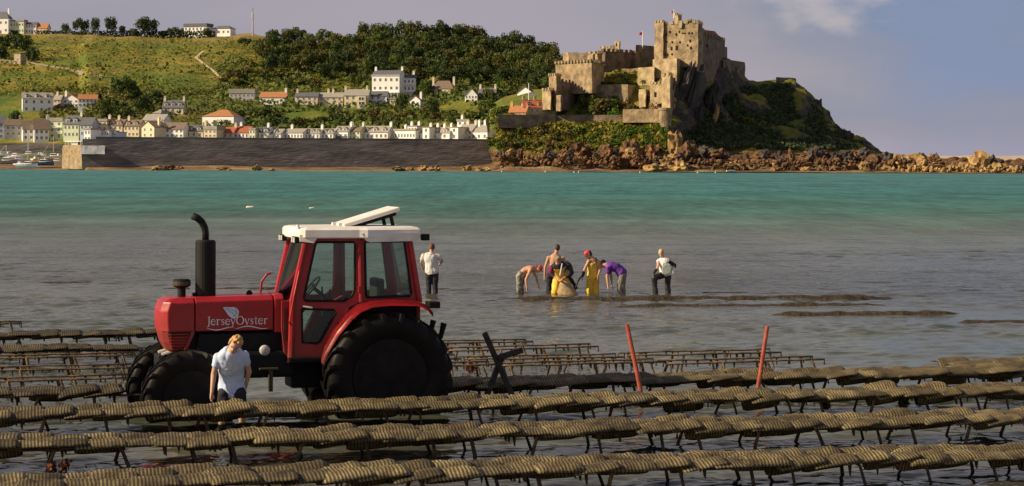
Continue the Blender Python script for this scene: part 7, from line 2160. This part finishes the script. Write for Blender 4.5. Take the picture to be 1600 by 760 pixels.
for p_, q_ in zip(rs_, rs_[1:]):
    for k in range(12): bm.faces.new([p_[k], p_[(k + 1) % 12], q_[(k + 1) % 12], q_[k]])
bm.faces.new(rs_[-1])
ob('net_bag', bm, label='tan net bag half out of the water in front of the stooping picker', cat='bag', m=mat('net_tan', (.34, .24, .12), .8, var=.3, vscale=14, bump=.6, bscale=50), smooth=True)
# purple T-shirt, bending left
Y = 59.4
o, J = pose(Y, dict(pel=(971, 426.5), mid=(965, 418.5), che=(951, 416), nek=(945, 413.5, -.02), hed=(941.5, 412.5, .10), sl=(950, 418, -.16), sr=(950, 418, .16), el=(948.5, 433, -.2), wl=(950, 447, -.25), er=(955, 433, .12), wr=(956, 446, -.1), hl=(972, 430, -.1), hr=(974, 430, .1), kl=(968, 446, -.1), kr=(973, 446, .1), al=(968, 472, -.1), ar=(974, 472, .1)), (964, 458))
b = Person('bending picker in a purple T-shirt with both arms down in the water', o, J, SKIN, (-.7, .35, -.6))
b.shirt(C_pur, .7, .03); b.legs(C_khaki, 1.9, .028); b.hair(H_brown, .04)
# blond woman with one leg raised
Y = 59.6
o, J = pose(Y, dict(pel=(1040, 427), mid=(1038, 417), che=(1036, 408), nek=(1035, 402), hed=(1033.5, 396.5, -.02), sl=(1042, 407, -.08), sr=(1029, 408, -.02), el=(1054, 415, .0), wl=(1052, 423, -.22), er=(1028, 417, -.18), wr=(1023, 425, -.3), hl=(1044, 430, .05), hr=(1036, 430, -.06), kl=(1043, 446, .05), kr=(1022, 434, -.25), al=(1044, 472, .05), ar=(1025, 466, -.2)), (1036, 458))
b = Person('fair haired picker in a white top standing apart at right with one knee raised', o, J, SKIN_P, (-.35, -.85, -.4), .95)
b.shirt(C_white, .25, .024, 'vest'); b.legs(C_wader, 1.95, .03, 'waders', .4, .01); b.hair(H_fair, .02, 0, .06); b.glove('r', C_glove); b.glove('l', C_white)
def slv2(bm): b.cuff(bm, 'sl', 'el', .07, .062, -.05, 1.05); b_capsule(bm, b.J['el'], .06, b.J['el'], .06); b.cuff(bm, 'el', 'wl', .06, .05, 0, .7)
b.wear('sleeve', slv2, C_dark)
bm = bmesh.new(); s_ = Y / F
q = [P(x, y, Y - .34) for x, y in ((1034, 418), (1040, 412), (1047, 413), (1050, 420), (1048, 428), (1040, 431), (1034, 428))]
a = [bm.verts.new(v) for v in q]; c = [bm.verts.new(v + Vector((.02, .16, 0))) for v in q]
for i in range(7): bm.faces.new([a[i], a[(i + 1) % 7], c[(i + 1) % 7], c[i]])
bm.faces.new(a); bm.faces.new(c[::-1]); bmesh.ops.recalc_face_normals(bm, faces=bm.faces[:]); bevel(bm, .03, 2)
ob('pale_sack', bm, label='pale grey green bag carried on the hip of the fair haired picker', cat='bag', m=cloth('bag_pale', (.36, .40, .34)))
